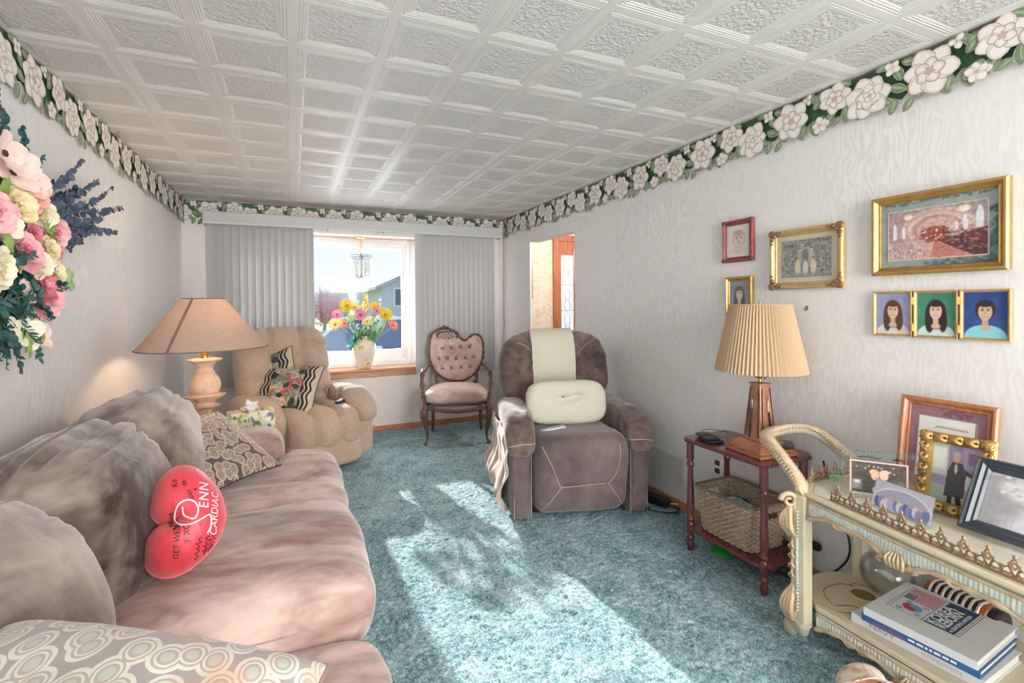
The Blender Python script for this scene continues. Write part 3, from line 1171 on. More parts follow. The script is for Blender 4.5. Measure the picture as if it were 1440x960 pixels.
Cc, Aa, Bb = Vector((-.335, 2.14, .530)), Vector((-.565, 2.43, .745)), Vector((-.105, 2.385, .535))
throw_pillow('dark brown pillow printed with oval rings leaning in the far corner of the sofa', (Cc + ((Aa - Cc) + (Bb - Cc)) / 2), Bb - Cc, Aa - Cc, .40, .44, .13, M_RINGD, M_PIPED, 3, group='ring printed pillows on the sofa')
A2, B2 = Vector((-.435, .99, .764)), Vector((.02, .80, .690))
vv = Vector((-.30, -.80, -.28))
throw_pillow('pale grey pillow printed with oval rings lying on the near seat of the sofa', A2 + (B2 - A2) / 2 + vv.normalized() * .235, B2 - A2, -vv, .50, .50, .33, M_RINGL, M_PIPEL, 8, group='ring printed pillows on the sofa')

# ================================================================== heart pillow
t = NT('red_satin')
v_ = t.coord()
t.color(t.ramp(t.noise(v_, 9, 3), [(.3, rgb(206, 46, 60)), (.7, rgb(232, 80, 92))]))
t.set(Roughness=.38, Specular_IOR_Level=.5, Sheen_Weight=.3)
t.bump(t.noise(t.coord((3, 14, 3)), 9, 3), .25, .01)
M_HEART = t.m
M_INK = plain('black_marker_ink', rgb(58, 24, 34), .6, var=0)
M_WINK = plain('white_print', rgb(250, 232, 236), .5, var=0)
heart = thing('heart_pillow', 'red heart shaped pillow signed in black marker on the middle sofa seat', 'pillow', (-.262, 1.560, .668),
              rot=basis(None, (.02, .50, .87), (-.90, -.15, .10)))

def heart_out(t_):
    x = 16 * sin(t_) ** 3 * (1 + .10 * sin(t_))
    y = 13 * cos(t_) - 5 * cos(2 * t_) - 2 * cos(3 * t_) - cos(4 * t_)
    y = y if y > -9 else -9 - (1 - math.exp(-(-9 - y) / 5.0)) * 3.2
    if y > 0:
        y += 3.2 * math.exp(-(x / 4.5) ** 2)
    x = math.copysign(16 * (abs(x) / 16) ** .80, x)
    return x / 16 * .144, (y + 1.0) / 16 * .122

def heart_mesh():
    mb = MB()
    N, K = 96, 18
    for sg in (1, -1):
        def fn(a, b, sg=sg):
            x, y = heart_out(2 * pi * a)
            r = sin(b * pi / 2)
            cy = .018
            px, py = x * r, cy * (1 - r) + y * r
            h = .092 * (1 - r ** 2.4) ** .5
            # crease running in from the notch
            c = math.exp(-(px / .022) ** 2) * sm(py, .0, .07)
            h *= 1 - .55 * c
            h += .004 * noise.noise(Vector((a * 40, r * 2, sg))) * sm(r, .4, .8) * (1 - sm(r, .93, 1))
            return (px, py, sg * h)
        mb.grid(fn, N, K, cu=True)
    return mb

hm = heart_mesh()
hb = hm.build('cover', M_HEART, heart, smooth=180)
MB().tube([(*heart_out(2 * pi * k / 80), 0) for k in range(80)], .003, 5, closed=True).build('seam', M_HEART, heart)
bv = BVHTree.FromPolygons([Vector(p) for p in hm.v], hm.f)

def on_heart(vs):
    out = []
    for (x, y, z) in vs:
        h = bv.ray_cast(Vector((x, y, .3)), Vector((0, 0, -1)))
        if not h[0]:
            x, y = x * .86, y * .86
            h = bv.ray_cast(Vector((x, y, .3)), Vector((0, 0, -1)))
        out.append((x, y, (h[0].z if h[0] else 0) + .0012 + z))
    return out

def heart_text(body, size, x, y, rot=0.0, shear=0.0, sp=1.0):
    vs, fs = text_mesh(body, size, .0002, shear, 'LEFT', sp)
    T = TR((x, y, 0), (0, 0, rot))
    return on_heart([tuple(T @ Vector(p)) for p in vs]), fs

mb = MB()
mb.add(*heart_text('ENN', .033, .016, -.030, .06, .25, 1.15))
mb.add(*heart_text('CARDIAC', .025, -.052, -.056, .03, .25, 1.05))
# big script capital P with its loop
sw = [(-.052, -.064), (-.03, -.072), (.0, -.066), (-.012, -.04), (-.022, -.012), (-.018, .018), (.006, .034), (.036, .028), (.048, .004), (.038, -.020), (.014, -.030), (-.008, -.020), (.006, .008), (.030, .016)]
mb.tube(on_heart([(p.x * .88, p.y * .80 + .018, .001) for p in spline([(x, y, 0) for x, y in sw], 6)]), .0021, 5)
mb.build('printed_lettering', M_WINK, heart, smooth=0)
mb = MB()
for (b, s, x, y, r) in (('GET WELL', .021, -.112, .030, .06), (':)', .020, -.075, .008, .1), ('XO', .022, -.052, .008, .15), ('Ke', .024, .092, .050, .3), ('de', .020, .092, .028, .3),
                        ('e.', .018, .075, .0, .3), ('alec', .022, .050, .006, .4)):
    MB().add(*heart_text(b, s * .88, x * .88, y * .88, r, .2, 1.0)).build('handwriting', M_INK, heart, smooth=0)
R = random.Random(5)
for (x, y, L_) in ((-.118, -.018, .05), (-.110, -.038, .045), (-.10, -.055, .04), (-.02, .058, .035), (-.03, .045, .03)):
    pts = [(x * .88 + L_ * i / 14, y * .88 + .006 * sin(i * 2.1) + R.uniform(-.003, .003), 0) for i in range(15)]
    MB().tube(on_heart(pts), .0012, 4).build('signature', M_INK, heart, smooth=0)

# ================================================================== end table + lamp + tissue box in the corner
M_ENDT = wood('end_table_wood', rgb(120, 78, 56), rgb(150, 104, 78), (3, 1, 3))
et = thing('end_table', 'small square wooden end table behind the far sofa arm', 'table', (-.43, 3.21, 0))
MB().box(-.26, .27, -.22, .21, .525, .55).build('tabletop', M_ENDT, et, smooth=0, bevel=.006)
MB().box(-.23, .24, -.19, .18, .45, .525).build('apron', M_ENDT, et, smooth=0)
for x in (-.22, .23):
    for y in (-.18, .17):
        MB().tube([(x, y, -.004), (x, y, .45)], [.016, .022], 10).build('leg', M_ENDT, et)

M_LAMPB = plain('washed_terracotta', rgb(226, 192, 168), .6, var=.14, vscale=22, bump=.2, bscale=60)
t = NT('linen_shade')
v_ = t.coord((1, 1, 1))
lc = t.ramp(t.noise(t.coord((1, 1, 3)), 120, 2), [(.3, rgb(200, 178, 164)), (.7, rgb(222, 204, 190))])
t.color(lc)
t.set(Roughness=.85, Specular_IOR_Level=.1)
tb = t.n('ShaderNodeBsdfTranslucent')
t.link(lc, tb.inputs[0])
mx_ = t.n('ShaderNodeMixShader')
mx_.inputs[0].default_value = .38
t.link(t.b.outputs[0], mx_.inputs[1])
t.link(tb.outputs[0], mx_.inputs[2])
t.link(mx_.outputs[0], t.t.nodes['Material Output'].inputs[0])
M_LINEN = t.m
M_BRASS = plain('brass', rgb(206, 170, 96), .25, .95, var=.05)
M_BULB = bpy.data.materials.new('lit_bulb')
M_BULB.use_nodes = True
M_BULB.node_tree.nodes['Principled BSDF'].inputs['Emission Color'].default_value = (1, .72, .45, 1)
M_BULB.node_tree.nodes['Principled BSDF'].inputs['Emission Strength'].default_value = 40

lx, ly = -.462, 3.17
lp = thing('table_lamp', 'cream carved table lamp with a wide tan cone shade in the left corner', 'lamp', (lx, ly, .55))

def fl(n, amp):
    return lambda a, k: 1 + amp * abs(sin(n * a / 2)) - amp * .5

b_ = MB()
b_.lathe([(.072, 0), (.075, .012), (.067, .02), (.058, .03), (.045, .05), (.034, .08), (.028, .105), (.031, .125), (.04, .14)], 48, rf=fl(16, .18))
b_.build('base', M_LAMPB, lp)
b_ = MB()
b_.lathe([(.040, .135), (.066, .148), (.068, .153), (.048, .158), (.044, .17)], 64, rf=lambda a, k: 1 + (.16 * abs(sin(4 * a)) if k in (1, 2) else .03 * sin(16 * a)))
b_.lathe([(.046, .17), (.06, .185), (.095, .205), (.098, .211), (.080, .215), (.078, .222)], 64, rf=lambda a, k: 1 + (.14 * abs(sin(4 * a + .4)) - .06 if k in (2, 3) else 0))
b_.build('leaf_collar', M_LAMPB, lp)
b_ = MB()
b_.lathe([(.058, .215), (.070, .232), (.077, .258), (.077, .28), (.070, .305), (.058, .325), (.046, .336), (.050, .342), (.044, .348)], 64, rf=lambda a, k: 1 + (.05 * abs(sin(10 * a)) - .02 if k in (1, 2, 3) else 0))
b_.build('urn_body', M_LAMPB, lp)
b_ = MB()
b_.lathe([(.042, .348), (.038, .36), (.042, .378), (.056, .398), (.082, .410), (.082, .417), (.055, .421), (.022, .425)], 64, rf=lambda a, k: 1 + (.12 * abs(sin(5 * a)) - .05 if 2 < k < 6 else .04 * abs(sin(10 * a))))
b_.build('capital', M_LAMPB, lp)
MB().lathe([(.022, .425), (.02, .455), (.012, .465), (.012, .56)], 16).build('stem', M_BRASS, lp)
MB().lathe([(0.0, .655), (.02, .65), (.03, .625), (.026, .595), (.014, .57), (.014, .555)], 20).build('bulb', M_BULB, lp)
MB().tube([(-.06, 0, .56), (-.066, 0, .62), (-.05, 0, .72), (0, 0, .765), (.05, 0, .72), (.066, 0, .62), (.06, 0, .56), (0, 0, .552), (-.06, 0, .56)], .0025, 6).build('harp', M_BRASS, lp)
sh = MB()
sh.sheet(lambda u, v: ((.325 - .221 * v) * cos(2 * pi * u), (.325 - .221 * v) * sin(2 * pi * u), .480 + .280 * v), 65, 6, .002)
so = sh.build('lamp_shade', M_LINEN, lp, smooth=30)
M_SEAM = plain('shade_tape', rgb(138, 118, 106), .9)
MB().tube([(.326 * cos(2 * pi * k / 48), .326 * sin(2 * pi * k / 48), .481) for k in range(48)], .004, 6, closed=True).build('hem', M_SEAM, so)
MB().tube([(.105 * cos(2 * pi * k / 48), .105 * sin(2 * pi * k / 48), .760) for k in range(48)], .004, 6, closed=True).build('hem', M_SEAM, so)
a0 = radians(-112)
MB().sheet(lambda u, v: ((.3275 - .221 * v) * cos(a0 + (u - .5) * .016 / (.3275 - .221 * v)), (.3275 - .221 * v) * sin(a0 + (u - .5) * .016 / (.3275 - .221 * v)), .480 + .280 * v), 4, 4, .0016).build('seam', M_SEAM, so)
MB().tube([(-.104, 0, .752), (.104, 0, .752)], .002, 5).tube([(0, -.104, .752), (0, .104, .752)], .002, 5).lathe([(0, .775), (.009, .77), (.006, .76), (.008, .75)], 10).build('finial', M_BRASS, lp)

# tissue box
tx = thing('tissue_box', 'floral yellow and green tissue box beside the cream table lamp', 'tissue box', (-.232, 3.145, .55), .12)

def boxprint(u, v):
    P = Pic(u, v, 2, (226, 224, 196))
    R = random.Random(4)
    for k in range(70):
        c = R.choice([(150, 170, 80), (206, 196, 96), (112, 112, 160), (90, 120, 90), (236, 236, 226), (170, 160, 190)])
        P.ell(R.random(), R.random(), R.uniform(.015, .05), R.uniform(.05, .16), c, .9, .3, R.uniform(-1, 1))
    return P.c

tb_ = MB()
tb_.soft((.25, .13, .105), 22, 44, c=(0, 0, .0525))
u_ = np.array([[p[0] / .25 + .5 + p[1] * .7, p[2] / .11 * .8 + p[1] * .9] for p in tb_.v])
cc = boxprint(u_[:, 0][None, :] % 1, u_[:, 1][None, :] % 1)[0]
tb_.col = np.concatenate([tolin(np.clip(cc, 0, 255)), np.ones((len(tb_.v), 1))], 1)
tb_.build('carton', vcol('tissue_carton', .5), tx)
ts = MB()
ts.sheet(lambda u, v: ((u - .5) * .10 * (1 - .35 * v) + .012 * sin(9 * v + 4 * u), .018 * sin(u * 9 + v * 3) * (1 - .4 * v), .100 + .075 * v - .02 * abs(u - .45) * v * 4), 16, 10, .0012)
ts.sheet(lambda u, v: (.02 * sin(u * 8 + 1) + .02 * v, (u - .5) * .06 * (1 - .3 * v), .100 + .062 * v - .015 * u * v), 12, 8, .0012)
ts.build('tissue', M_WHITE, tx)
# ================================================================== tan rocker recliner
M_TWEED = tweed('tan_tweed', rgb(164, 138, 118), rgb(208, 184, 164), 330, .45)
M_DARKM = plain('dark_metal', rgb(48, 44, 44), .4, .6)
M_BLACKP = plain('black_plastic', rgb(38, 38, 42), .35, var=.05)
M_CORD = plain('grey_cord', rgb(112, 106, 104), .6, var=0)
M_CORDB = plain('black_cord', rgb(34, 34, 36), .5, var=0)

TAN = (.045, 4.10, 0)
tan = thing('recliner', 'tan tweed tufted recliner in front of the window holding two floral pillows', 'armchair', TAN, radians(25))

def gro(x, c, w):
    return math.exp(-((x - c) / w) ** 2)

MB().box(-.25, .25, -.20, .25, -.002, .09).build('base', M_DARKM, tan, smooth=0, bevel=.01)

def f_seat(p, u):
    front = u.y < -.2 or u.z > 0
    if front:
        g = gro(p.x, -.095, .017) + gro(p.x, .095, .017)
        lob = .030 * abs(cos(pi * p.x / .19)) ** .6 * (abs(u.x) < .98)
        n = Vector((0, u.y, u.z)).normalized() if abs(u.y) + abs(u.z) > .1 else Vector((0, 0, 0))
        p += n * (lob - .034 * g - .015)
    p.z += .012 * noise.noise(p * 5)
    return p

MB().soft((.56, .70, .29), (9, 4.5, 4.2), 34, f_seat, c=(0, -.13, .345)).build('seat_cushion', M_TWEED, tan, smooth=180)
MB().soft((.58, .20, .22), (9, 3.2, 4), 12, c=(0, -.375, .175)).build('footrest', M_TWEED, tan, smooth=180)

def f_back(p, u):
    if u.y < .15:
        col = 0 if abs(p.x) < .125 else 1
        g = gro(p.x, -.125, .017) + gro(p.x, .125, .017)
        lob = .042 * (abs(cos(pi * (p.x) / .25)) ** .6)
        zs = (.20, -.02, -.2) if col else (.10, -.12)
        h = sum(gro(p.z, z_ + (.02 if p.x > 0 else 0), .018) for z_ in zs)
        p.y -= (lob - .052 * min(1, g + h * .8)) * sm(-u.y, -.15, .5)
    p.y += .008 * noise.noise(p * 6)
    # rounded shoulders
    p.z -= .035 * (abs(u.x) ** 4) * (u.z > 0) * u.z
    return p

MB().soft((.75, .24, .78), (4.6, 3.2, 5), 36, f_back, T=TR((0, .27, .70), (radians(-13), 0, 0))).build('backrest', M_TWEED, tan, smooth=180)
for s in (-1, 1):
    MB().soft((.18, .74, .40), (6, 6, 8), 12, c=(s * .355, -.01, .26)).build('side_panel', M_TWEED, tan, smooth=180)

    def f_arm(p, u):
        q = (p.y + .07) / .33
        p.z -= .075 * sm(-q, .35, 1.05)
        g = gro(p.y, -.15, .020) + gro(p.y, .04, .020)
        n = Vector((u.x, 0, u.z))
        n = n.normalized() if n.length > .1 else n
        p -= n * .024 * g * (u.z > -.4)
        p += n * .010 * noise.noise(p * 7 + Vector((s, 0, 0)))
        return p
    MB().soft((.245, .68, .225), (2.9, 3.0, 2.7), 26, f_arm, c=(s * .365, -.09, .495)).build('arm_pad', M_TWEED, tan, smooth=180)
MB().lathe([(.0, 0), (.018, 0), (.018, .018), (.0, .02)], 16, T=TR((.455, -.20, .46), (0, pi / 2, 0))).build('recline_button', M_BLACKP, tan)
MB().tube(spline([(.47, -.20, .46), (.53, -.18, .50), (.55, -.16, .40), (.50, -.12, .22), (.47, -.05, .10)], 6), .004, 6).build('release_cable', M_CORD, tan)

t = NT('floral_tapestry')
v_ = t.coord()
dn = t.n('ShaderNodeTexNoise', Vector=v_, Scale=14.0, Detail=2.0)
vv_ = t.n('ShaderNodeVectorMath', operation='MULTIPLY_ADD', i0=dn.outputs['Color'], i1=(.05, .05, .05), i2=v_).outputs[0]
vo = t.n('ShaderNodeTexVoronoi', voronoi_dimensions='2D', Vector=vv_, Scale=22.0)
s_ = t.n('ShaderNodeSeparateColor')
t.link(vo.outputs['Color'], s_.inputs[0])
pal = t.ramp(s_.outputs[0], [(0, rgb(78, 82, 80)), (.12, rgb(150, 154, 126)), (.34, rgb(206, 196, 172)), (.54, rgb(198, 122, 122)), (.66, rgb(226, 186, 176)), (.76, rgb(84, 92, 100)), (.88, rgb(176, 176, 150))], 'CONSTANT')
fine = t.ramp(t.noise(v_, 60, 2), [(.42, (.45, .45, .47)), (.6, (1, 1, 1))])
flo = t.mix(.8, pal, t.mix(1.0, pal, fine, 'MULTIPLY'))
sx = t.n('ShaderNodeSeparateXYZ')
t.link(v_, sx.inputs[0])
ax = t.math('ABSOLUTE', sx.outputs['X'])
wv = t.math('ADD', ax, t.math('MULTIPLY', t.math('SINE', t.math('MULTIPLY', sx.outputs['Y'], 55)), .008))
band = t.ramp(t.math('MULTIPLY', wv, 5.0), [(0, (0, 0, 0)), (.6, (1, 1, 1)), (.66, (.35, .35, .35)), (.70, (1, 1, 1)), (.80, (.35, .35, .35)), (.86, (1, 1, 1)), (.93, (.5, .5, .5))], 'CONSTANT')
bandc = t.ramp(band, [(0, rgb(52, 48, 52)), (.34, rgb(196, 186, 164)), (.45, rgb(196, 186, 164)), (.9, rgb(60, 54, 58))], 'CONSTANT')
inb = t.math('GREATER_THAN', ax, .118)
t.color(t.mix(inb, flo, bandc))
t.set(Roughness=.9, Specular_IOR_Level=.1)
t.bump(t.noise(v_, 320, 2), .4, .004)
M_TAP = t.m
M_TAPP = plain('dark_cord_edge', rgb(60, 54, 58), .8)
throw_pillow('floral tapestry pillow in front on the tan recliner seat', (-.035, 4.015, .625), (.90, -.38, -.02), (-.02, .32, .34), .46, .42, .14, M_TAP, M_TAPP, 5, group='tapestry pillows on the tan recliner')
throw_pillow('floral tapestry pillow half hidden behind the other on the tan recliner', (-.17, 4.19, .680), (.87, -.42, .34), (-.22, .26, .34), .46, .42, .12, M_TAP, M_TAPP, 6, group='tapestry pillows on the tan recliner')
rm = thing('remote_control', 'small black remote by the right arm of the tan recliner', 'remote', (.335, 3.93, .515), radians(60))
MB().soft((.13, .05, .024), (3, 3, 3), 8).build('case', M_BLACKP, rm, smooth=180)
MB().lathe([(0, .006), (.012, .005), (.013, 0)], 14, (.02, 0, .009)).build('dial', M_CORD, rm)

# ================================================================== brown lift recliner
M_BSU = suede('brown_suede', rgb(76, 60, 60), rgb(134, 112, 104), 3.0, .5, .15)
M_BSUF = suede('brown_suede_front', rgb(92, 78, 78), rgb(124, 108, 106), 2.2, .4, .12)
M_STITCH = plain('cream_stitch', rgb(196, 178, 160), .8, var=0)
M_SCOVER = suede('pale_side_cloth', rgb(176, 150, 138), rgb(226, 208, 196), 4, .4, .2)
br = thing('recliner', 'brown suede recliner with a cream towel on its headrest, in the middle of the carpet', 'armchair', (1.645, 2.745, 0), radians(-16.3))
MB().box(-.27, .27, -.25, .33, -.003, .06).build('base', M_DARKM, br, smooth=0, bevel=.01)
for s in (-1, 1):
    def f_pan(p, u, s=s):
        p.x += .012 * s * sm(-u.y, .2, .9) * sm(u.z, -.9, .5)
        p.x += .006 * noise.noise(p * 6)
        return p
    pm = MB().soft((.13, .84, .50), (6, 9, 9), 18, f_pan, c=(s * .348, .0, .262))
    po = pm.build('arm_panel', M_BSUF, br, smooth=180)
    st = MB()
    for xx in ((.297, .398) if s > 0 else (-.297, -.398)):
        st.tube([(xx, -.418 + (.006 if abs(xx) > .35 else .012), z) for z in (.03, .15, .30, .44)], .0018, 5)
    st.build('stitching', M_STITCH, po)

    def f_pad(p, u, s=s):
        q = -p.y
        p.z -= .095 * sm(q, .24, .47) ** 1.3
        p.x += s * .03 * sm(q, .0, .4) - s * .01
        n = Vector((u.x, 0, u.z))
        n = n.normalized() if n.length > .1 else n
        w = noise.noise(Vector((p.x * 6, p.y * 22, 2 * s)))
        p -= n * .014 * math.exp(-(w * 3) ** 2) * sm(q, .05, .2) * (1 - sm(q, .3, .38))
        p += n * .006 * noise.noise(p * 6)
        p.z -= .10 * sm(-q, .15, .4)
        return p
    pad = MB().soft((.190, .80, .165), (4.0, 6.5, 3), 28, f_pad, c=(s * .338, -.055, .545))
    pd = pad.build('arm_pad', M_BSU, br, smooth=180)
    bvp = BVHTree.FromPolygons([Vector(p) for p in pad.v], pad.f)
    pp = []
    for i in range(15):
        x = s * (.245 + .0135 * i)
        h = bvp.ray_cast(Vector((x, -1, .475 - .018 * ((i - 7) / 7) ** 2)), Vector((0, 1, 0)))
        if h[0]:
            pp.append(h[0] + Vector((0, -.001, 0)))
    MB().tube(pp, .0022, 5).build('piping', M_STITCH, pd)

def f_bseat(p, u):
    p.z += .012 * noise.noise(p * 5)
    return p

MB().soft((.56, .62, .22), (9, 6, 3.6), 18, f_bseat, c=(0, -.07, .385)).build('seat_cushion', M_BSU, br, smooth=180)

def f_foot(p, u):
    if u.y < 0:
        p.y -= .055 * sm(u.z, -.5, .75) * (1 - .4 * abs(u.x) ** 3)
        w = noise.noise(Vector((p.x * 2.5, p.z * 24, 3.3)))
        p.y += .009 * max(0, 1 - abs(w) * 4) * sm(abs(u.x), .55, .9)
        # seams pulled in
        p.y += .010 * gro(p.z, .218, .008) * (abs(p.x) < .135)
    p.y += .006 * noise.noise(p * 5)
    return p

fm = MB().soft((.575, .25, .47), (10, 3.0, 4.2), 40, f_foot, c=(0, -.315, .275))
fo = fm.build('footrest', M_BSUF, br, smooth=180)
bvf = BVHTree.FromPolygons([Vector(p) for p in fm.v], fm.f)

def on_front(pts):
    o = []
    for (x, z) in pts:
        h = bvf.ray_cast(Vector((x, -1, z)), Vector((0, 1, 0)))
        if h[0]:
            o.append(h[0] + Vector((0, -.0008, 0)))
    return o

st = MB()
for line in ([(-.243, .458), (-.215, .40), (-.19, .35), (-.158, .27), (-.131, .215)], [(-.131, .215), (-.20, .12), (-.258, .05)], [(-.131, .215), (0, .219), (.148, .228)],
             [(.206, .462), (.208, .40), (.198, .316), (.178, .27), (.148, .228)], [(.148, .228), (.20, .15), (.255, .075)]):
    st.tube(on_front([(p.x, p.z) for p in spline([(a, 0, b) for a, b in line], 8)]), .0017, 5)
st.build('stitching', M_STITCH, fo)

def f_bback(p, u):
    p.x *= 1 - .17 * sm(-p.z, -.02, .18)
    if u.y < 0:
        # gathered wrinkles fanning from the headrest centre
        r = sm(abs(p.x), .12, .2)
        w = noise.noise(Vector((p.x * 2.2 * (1 if p.x > 0 else -1), (p.z - .25 - .35 * (abs(p.x) - .15)) * 17, 5 + (p.x > 0))))
        p.y += .026 * math.exp(-(w * 4) ** 2) * r * sm(p.z, -.05, .12)
        p.y -= .02 * sm(p.z, .0, .2)
    p.y += .010 * noise.noise(p * 4)
    return p

BT = TR((0, .27, .705), (radians(-11), 0, 0))
bm_ = MB().soft((.80, .25, .74), (3.4, 3, 3.6), 40, f_bback, T=BT)
bo = bm_.build('backrest', M_BSU, br, smooth=180)
bvb = BVHTree.FromPolygons([Vector(p) for p in bm_.v], bm_.f)
st = MB()
for s in (-1, 1):
    pts = []
    for i in range(12):
        x, z = s * (.145 + .012 * i), .90 + .0085 * i + .05 * sin(i / 11 * pi) * .4
        h = bvb.ray_cast(Vector((x, -1, z)), Vector((0, 1, 0)))
        if h[0]:
            pts.append(h[0] + Vector((0, -.001, 0)))
    if len(pts) > 3:
        st.tube(pts, .0016, 5)
st.build('stitching', M_STITCH, bo)
# gathered pale cloth hanging down the window-side of the chair

def f_cover(u, v):
    z = .49 - .45 * v
    y = -.37 + .74 * u
    x = -.428 - .016 * sin(u * 34 + 3 * noise.noise(Vector((u * 3, v * 2, 0)))) * (.3 + .7 * v) - .05 * sm(v, .45, .75) * (1 - sm(v, .8, 1)) - .02 * noise.noise(Vector((u * 5, v * 5, 2)))
    return (x, y, z)

MB().sheet(f_cover, 70, 24, .004).build('side_cloth', M_SCOVER, br, smooth=180)

t = NT('quilted_cream')
v_ = t.coord()
sx = t.n('ShaderNodeSeparateXYZ')
t.link(v_, sx.inputs[0])
a_ = t.math('SINE', t.math('MULTIPLY', t.math('ADD', sx.outputs['X'], sx.outputs['Z']), 230))
b2 = t.math('SINE', t.math('MULTIPLY', t.math('SUBTRACT', sx.outputs['X'], sx.outputs['Z']), 230))
q_ = t.math('MULTIPLY', t.math('ABSOLUTE', a_), t.math('ABSOLUTE', b2))
q_ = t.math('POWER', q_, .45)
t.color(t.ramp(q_, [(.1, rgb(176, 172, 150)), (.6, rgb(226, 222, 202))]))
t.set(Roughness=.85, Specular_IOR_Level=.1)
t.bump(q_, .6, .004)
M_QUILT = t.m

tw = thing('towel', 'cream quilted towel draped over the brown recliner headrest', 'towel', (1.645, 2.745, 0), radians(-16.3))

def f_towel(u, v):
    x = -.172 + .300 * u + .006 * (v - .5) * (u - .5)
    if v < .82:
        z = .66 + (1.045 - .66) * v / .82
        h = bvb.ray_cast(Vector((x, -1, z)), Vector((0, 1, 0)))
        y = h[0].y - .007 if h[0] else .2
        return (x, y + .002 * noise.noise(Vector((x * 20, z * 20, 1))), z)
    w = (v - .82) / .18
    h0 = bvb.ray_cast(Vector((x, -1, 1.045)), Vector((0, 1, 0)))
    y = h0[0].y + .006 + .12 * w if h0[0] else .3 + .12 * w
    h = bvb.ray_cast(Vector((x, y, 2)), Vector((0, 0, -1)))
    return (x, y, (h[0].z if h[0] else 1.05) + .007)

MB().sheet(f_towel, 22, 44, .009).build('cloth', M_QUILT, tw, smooth=60)

lu = thing('lumbar_pillow', 'cream quilted lumbar pillow with a dented middle on the brown recliner', 'pillow', (1.600, 2.635, .635), radians(-16.3), rot=(radians(-10), 0, radians(-16.3)))

def f_lum(p, u):
    if u.y < 0:
        p.y += .034 * math.exp(-((p.x + .02) / .05) ** 2 - ((p.z - .02) / .025) ** 2)
        p.y += .034 * math.exp(-((p.x - .06) / .035) ** 2 - ((p.z - .035) / .02) ** 2)
        p.y -= .008 * math.exp(-((p.x) / .04) ** 2 - ((p.z + .07) / .05) ** 2)
    p.y += .006 * noise.noise(p * 9)
    return p

MB().soft((.52, .13, .28), (4.2, 2.6, 3.4), 34, f_lum).build('cover', M_QUILT, lu, smooth=180)
MB().soft((.016, .01, .012), 3, 4, c=(-.03, -.048, .035)).build('button', M_CORD, lu)

ct = thing('coiled_strap', 'small black and white striped strap on the brown recliner seat', 'strap', (1.44, 2.56, .502), radians(-16.3))
M_STRW = plain('white_strap', rgb(226, 226, 228), .5, var=0)
for k in range(4):
    MB().tube(spline([(-.07, -.02 - .014 * k, .0), (-.02, -.035 - .014 * k, .012), (.04, -.01 - .014 * k, .014), (.09, .03 - .014 * k, .008)], 6), .007, 6).build('band', (M_BLACKP, M_STRW)[k % 2], ct)

# ================================================================== carved armchair
M_WALN = wood('carved_walnut', rgb(80, 54, 44), rgb(132, 98, 82), (2, 2, 2), .4, 26)
M_PINKV = suede('pink_velvet', rgb(206, 172, 158), rgb(236, 212, 202), 8, .6, .1)
M_CANE = plain('crest_fabric', rgb(236, 232, 232), .7)
vc = thing('carved_armchair', 'carved walnut armchair with tufted pink back and seat by the front wall', 'armchair', (1.435, 4.36, 0), radians(-18))

def vp(cx, cy):
    return ((cx - 348) / 740, .50 + (460 - cy) / 745)

raw = [(150, 260), (153, 190), (168, 120), (205, 88), (250, 75), (300, 82), (340, 98), (368, 135), (392, 160), (418, 168), (442, 152), (465, 128), (500, 122), (532, 142), (546, 190), (547, 250), (532, 325), (490, 400), (420, 448), (348, 460), (265, 442), (200, 392), (165, 325)]
out = [vp(*q) for q in raw]
ctr = vp(345, 290)
BTILT = TR((0, .235, .50), (radians(-9), 0, 0)) @ TR((0, 0, -.50))
op = spline([(x, 0, z) for x, z in out], 6, True)

def carve(i, n):
    return .0165 + .003 * sin(i * 1.9) + .002 * sin(i * .7)

mb = MB().tube(op, [carve(i, len(op)) * 1.18 for i in range(len(op))], 8, closed=True, T=BTILT)
for k in range(18):       # leaf carving along the moulding
    p = op[int(k * len(op) / 18)]
    mb.soft((.030, .030, .036), 2.2, 4, T=BTILT @ TR((p.x, -.006, p.z)))
bf = mb.build('back_frame', M_WALN, vc, smooth=180)
btn = [vp(*q) for q in [(243, 222), (312, 218), (378, 214), (445, 214), (218, 297), (278, 297), (346, 297), (413, 294), (474, 292), (243, 368), (312, 368), (380, 366), (446, 362)]]

def f_tuft(a, b):
    i = a * len(op)
    p = op[int(i) % len(op)]
    r = b ** .8
    x, z = ctr[0] + (p.x - ctr[0]) * r, ctr[1] + (p.z - ctr[1]) * r
    y = -.055 * (1 - r ** 5) ** .6 - .004
    for (bx, bz) in btn:
        d2 = (x - bx) ** 2 + (z - bz) ** 2
        y += .034 * math.exp(-d2 / .00022)
        y += .011 * (math.exp(-(((x - bx) + (z - bz)) / .006) ** 2) + math.exp(-(((x - bx) - (z - bz)) / .006) ** 2)) * math.exp(-d2 / .0016)
    return (x, y, z)

up_ = MB().grid(f_tuft, len(op), 40, T=BTILT, cu=True)
up_.grid(lambda a, b: (ctr[0] + (op[int(a * len(op)) % len(op)].x - ctr[0]) * b, .018 * (1 - b ** 4) + .002, ctr[1] + (op[int(a * len(op)) % len(op)].z - ctr[1]) * b), len(op), 6, T=BTILT, cu=True)
uo = up_.build('back_upholstery', M_PINKV, vc, smooth=180)
for (bx, bz) in btn:
    MB().soft((.013, .008, .013), 2, 4, T=BTILT @ TR((bx, -.034, bz))).build('button', plain('tuft_button', rgb(120, 84, 72), .7) if bx == btn[0][0] and bz == btn[0][1] else bpy.data.materials['tuft_button'], uo)
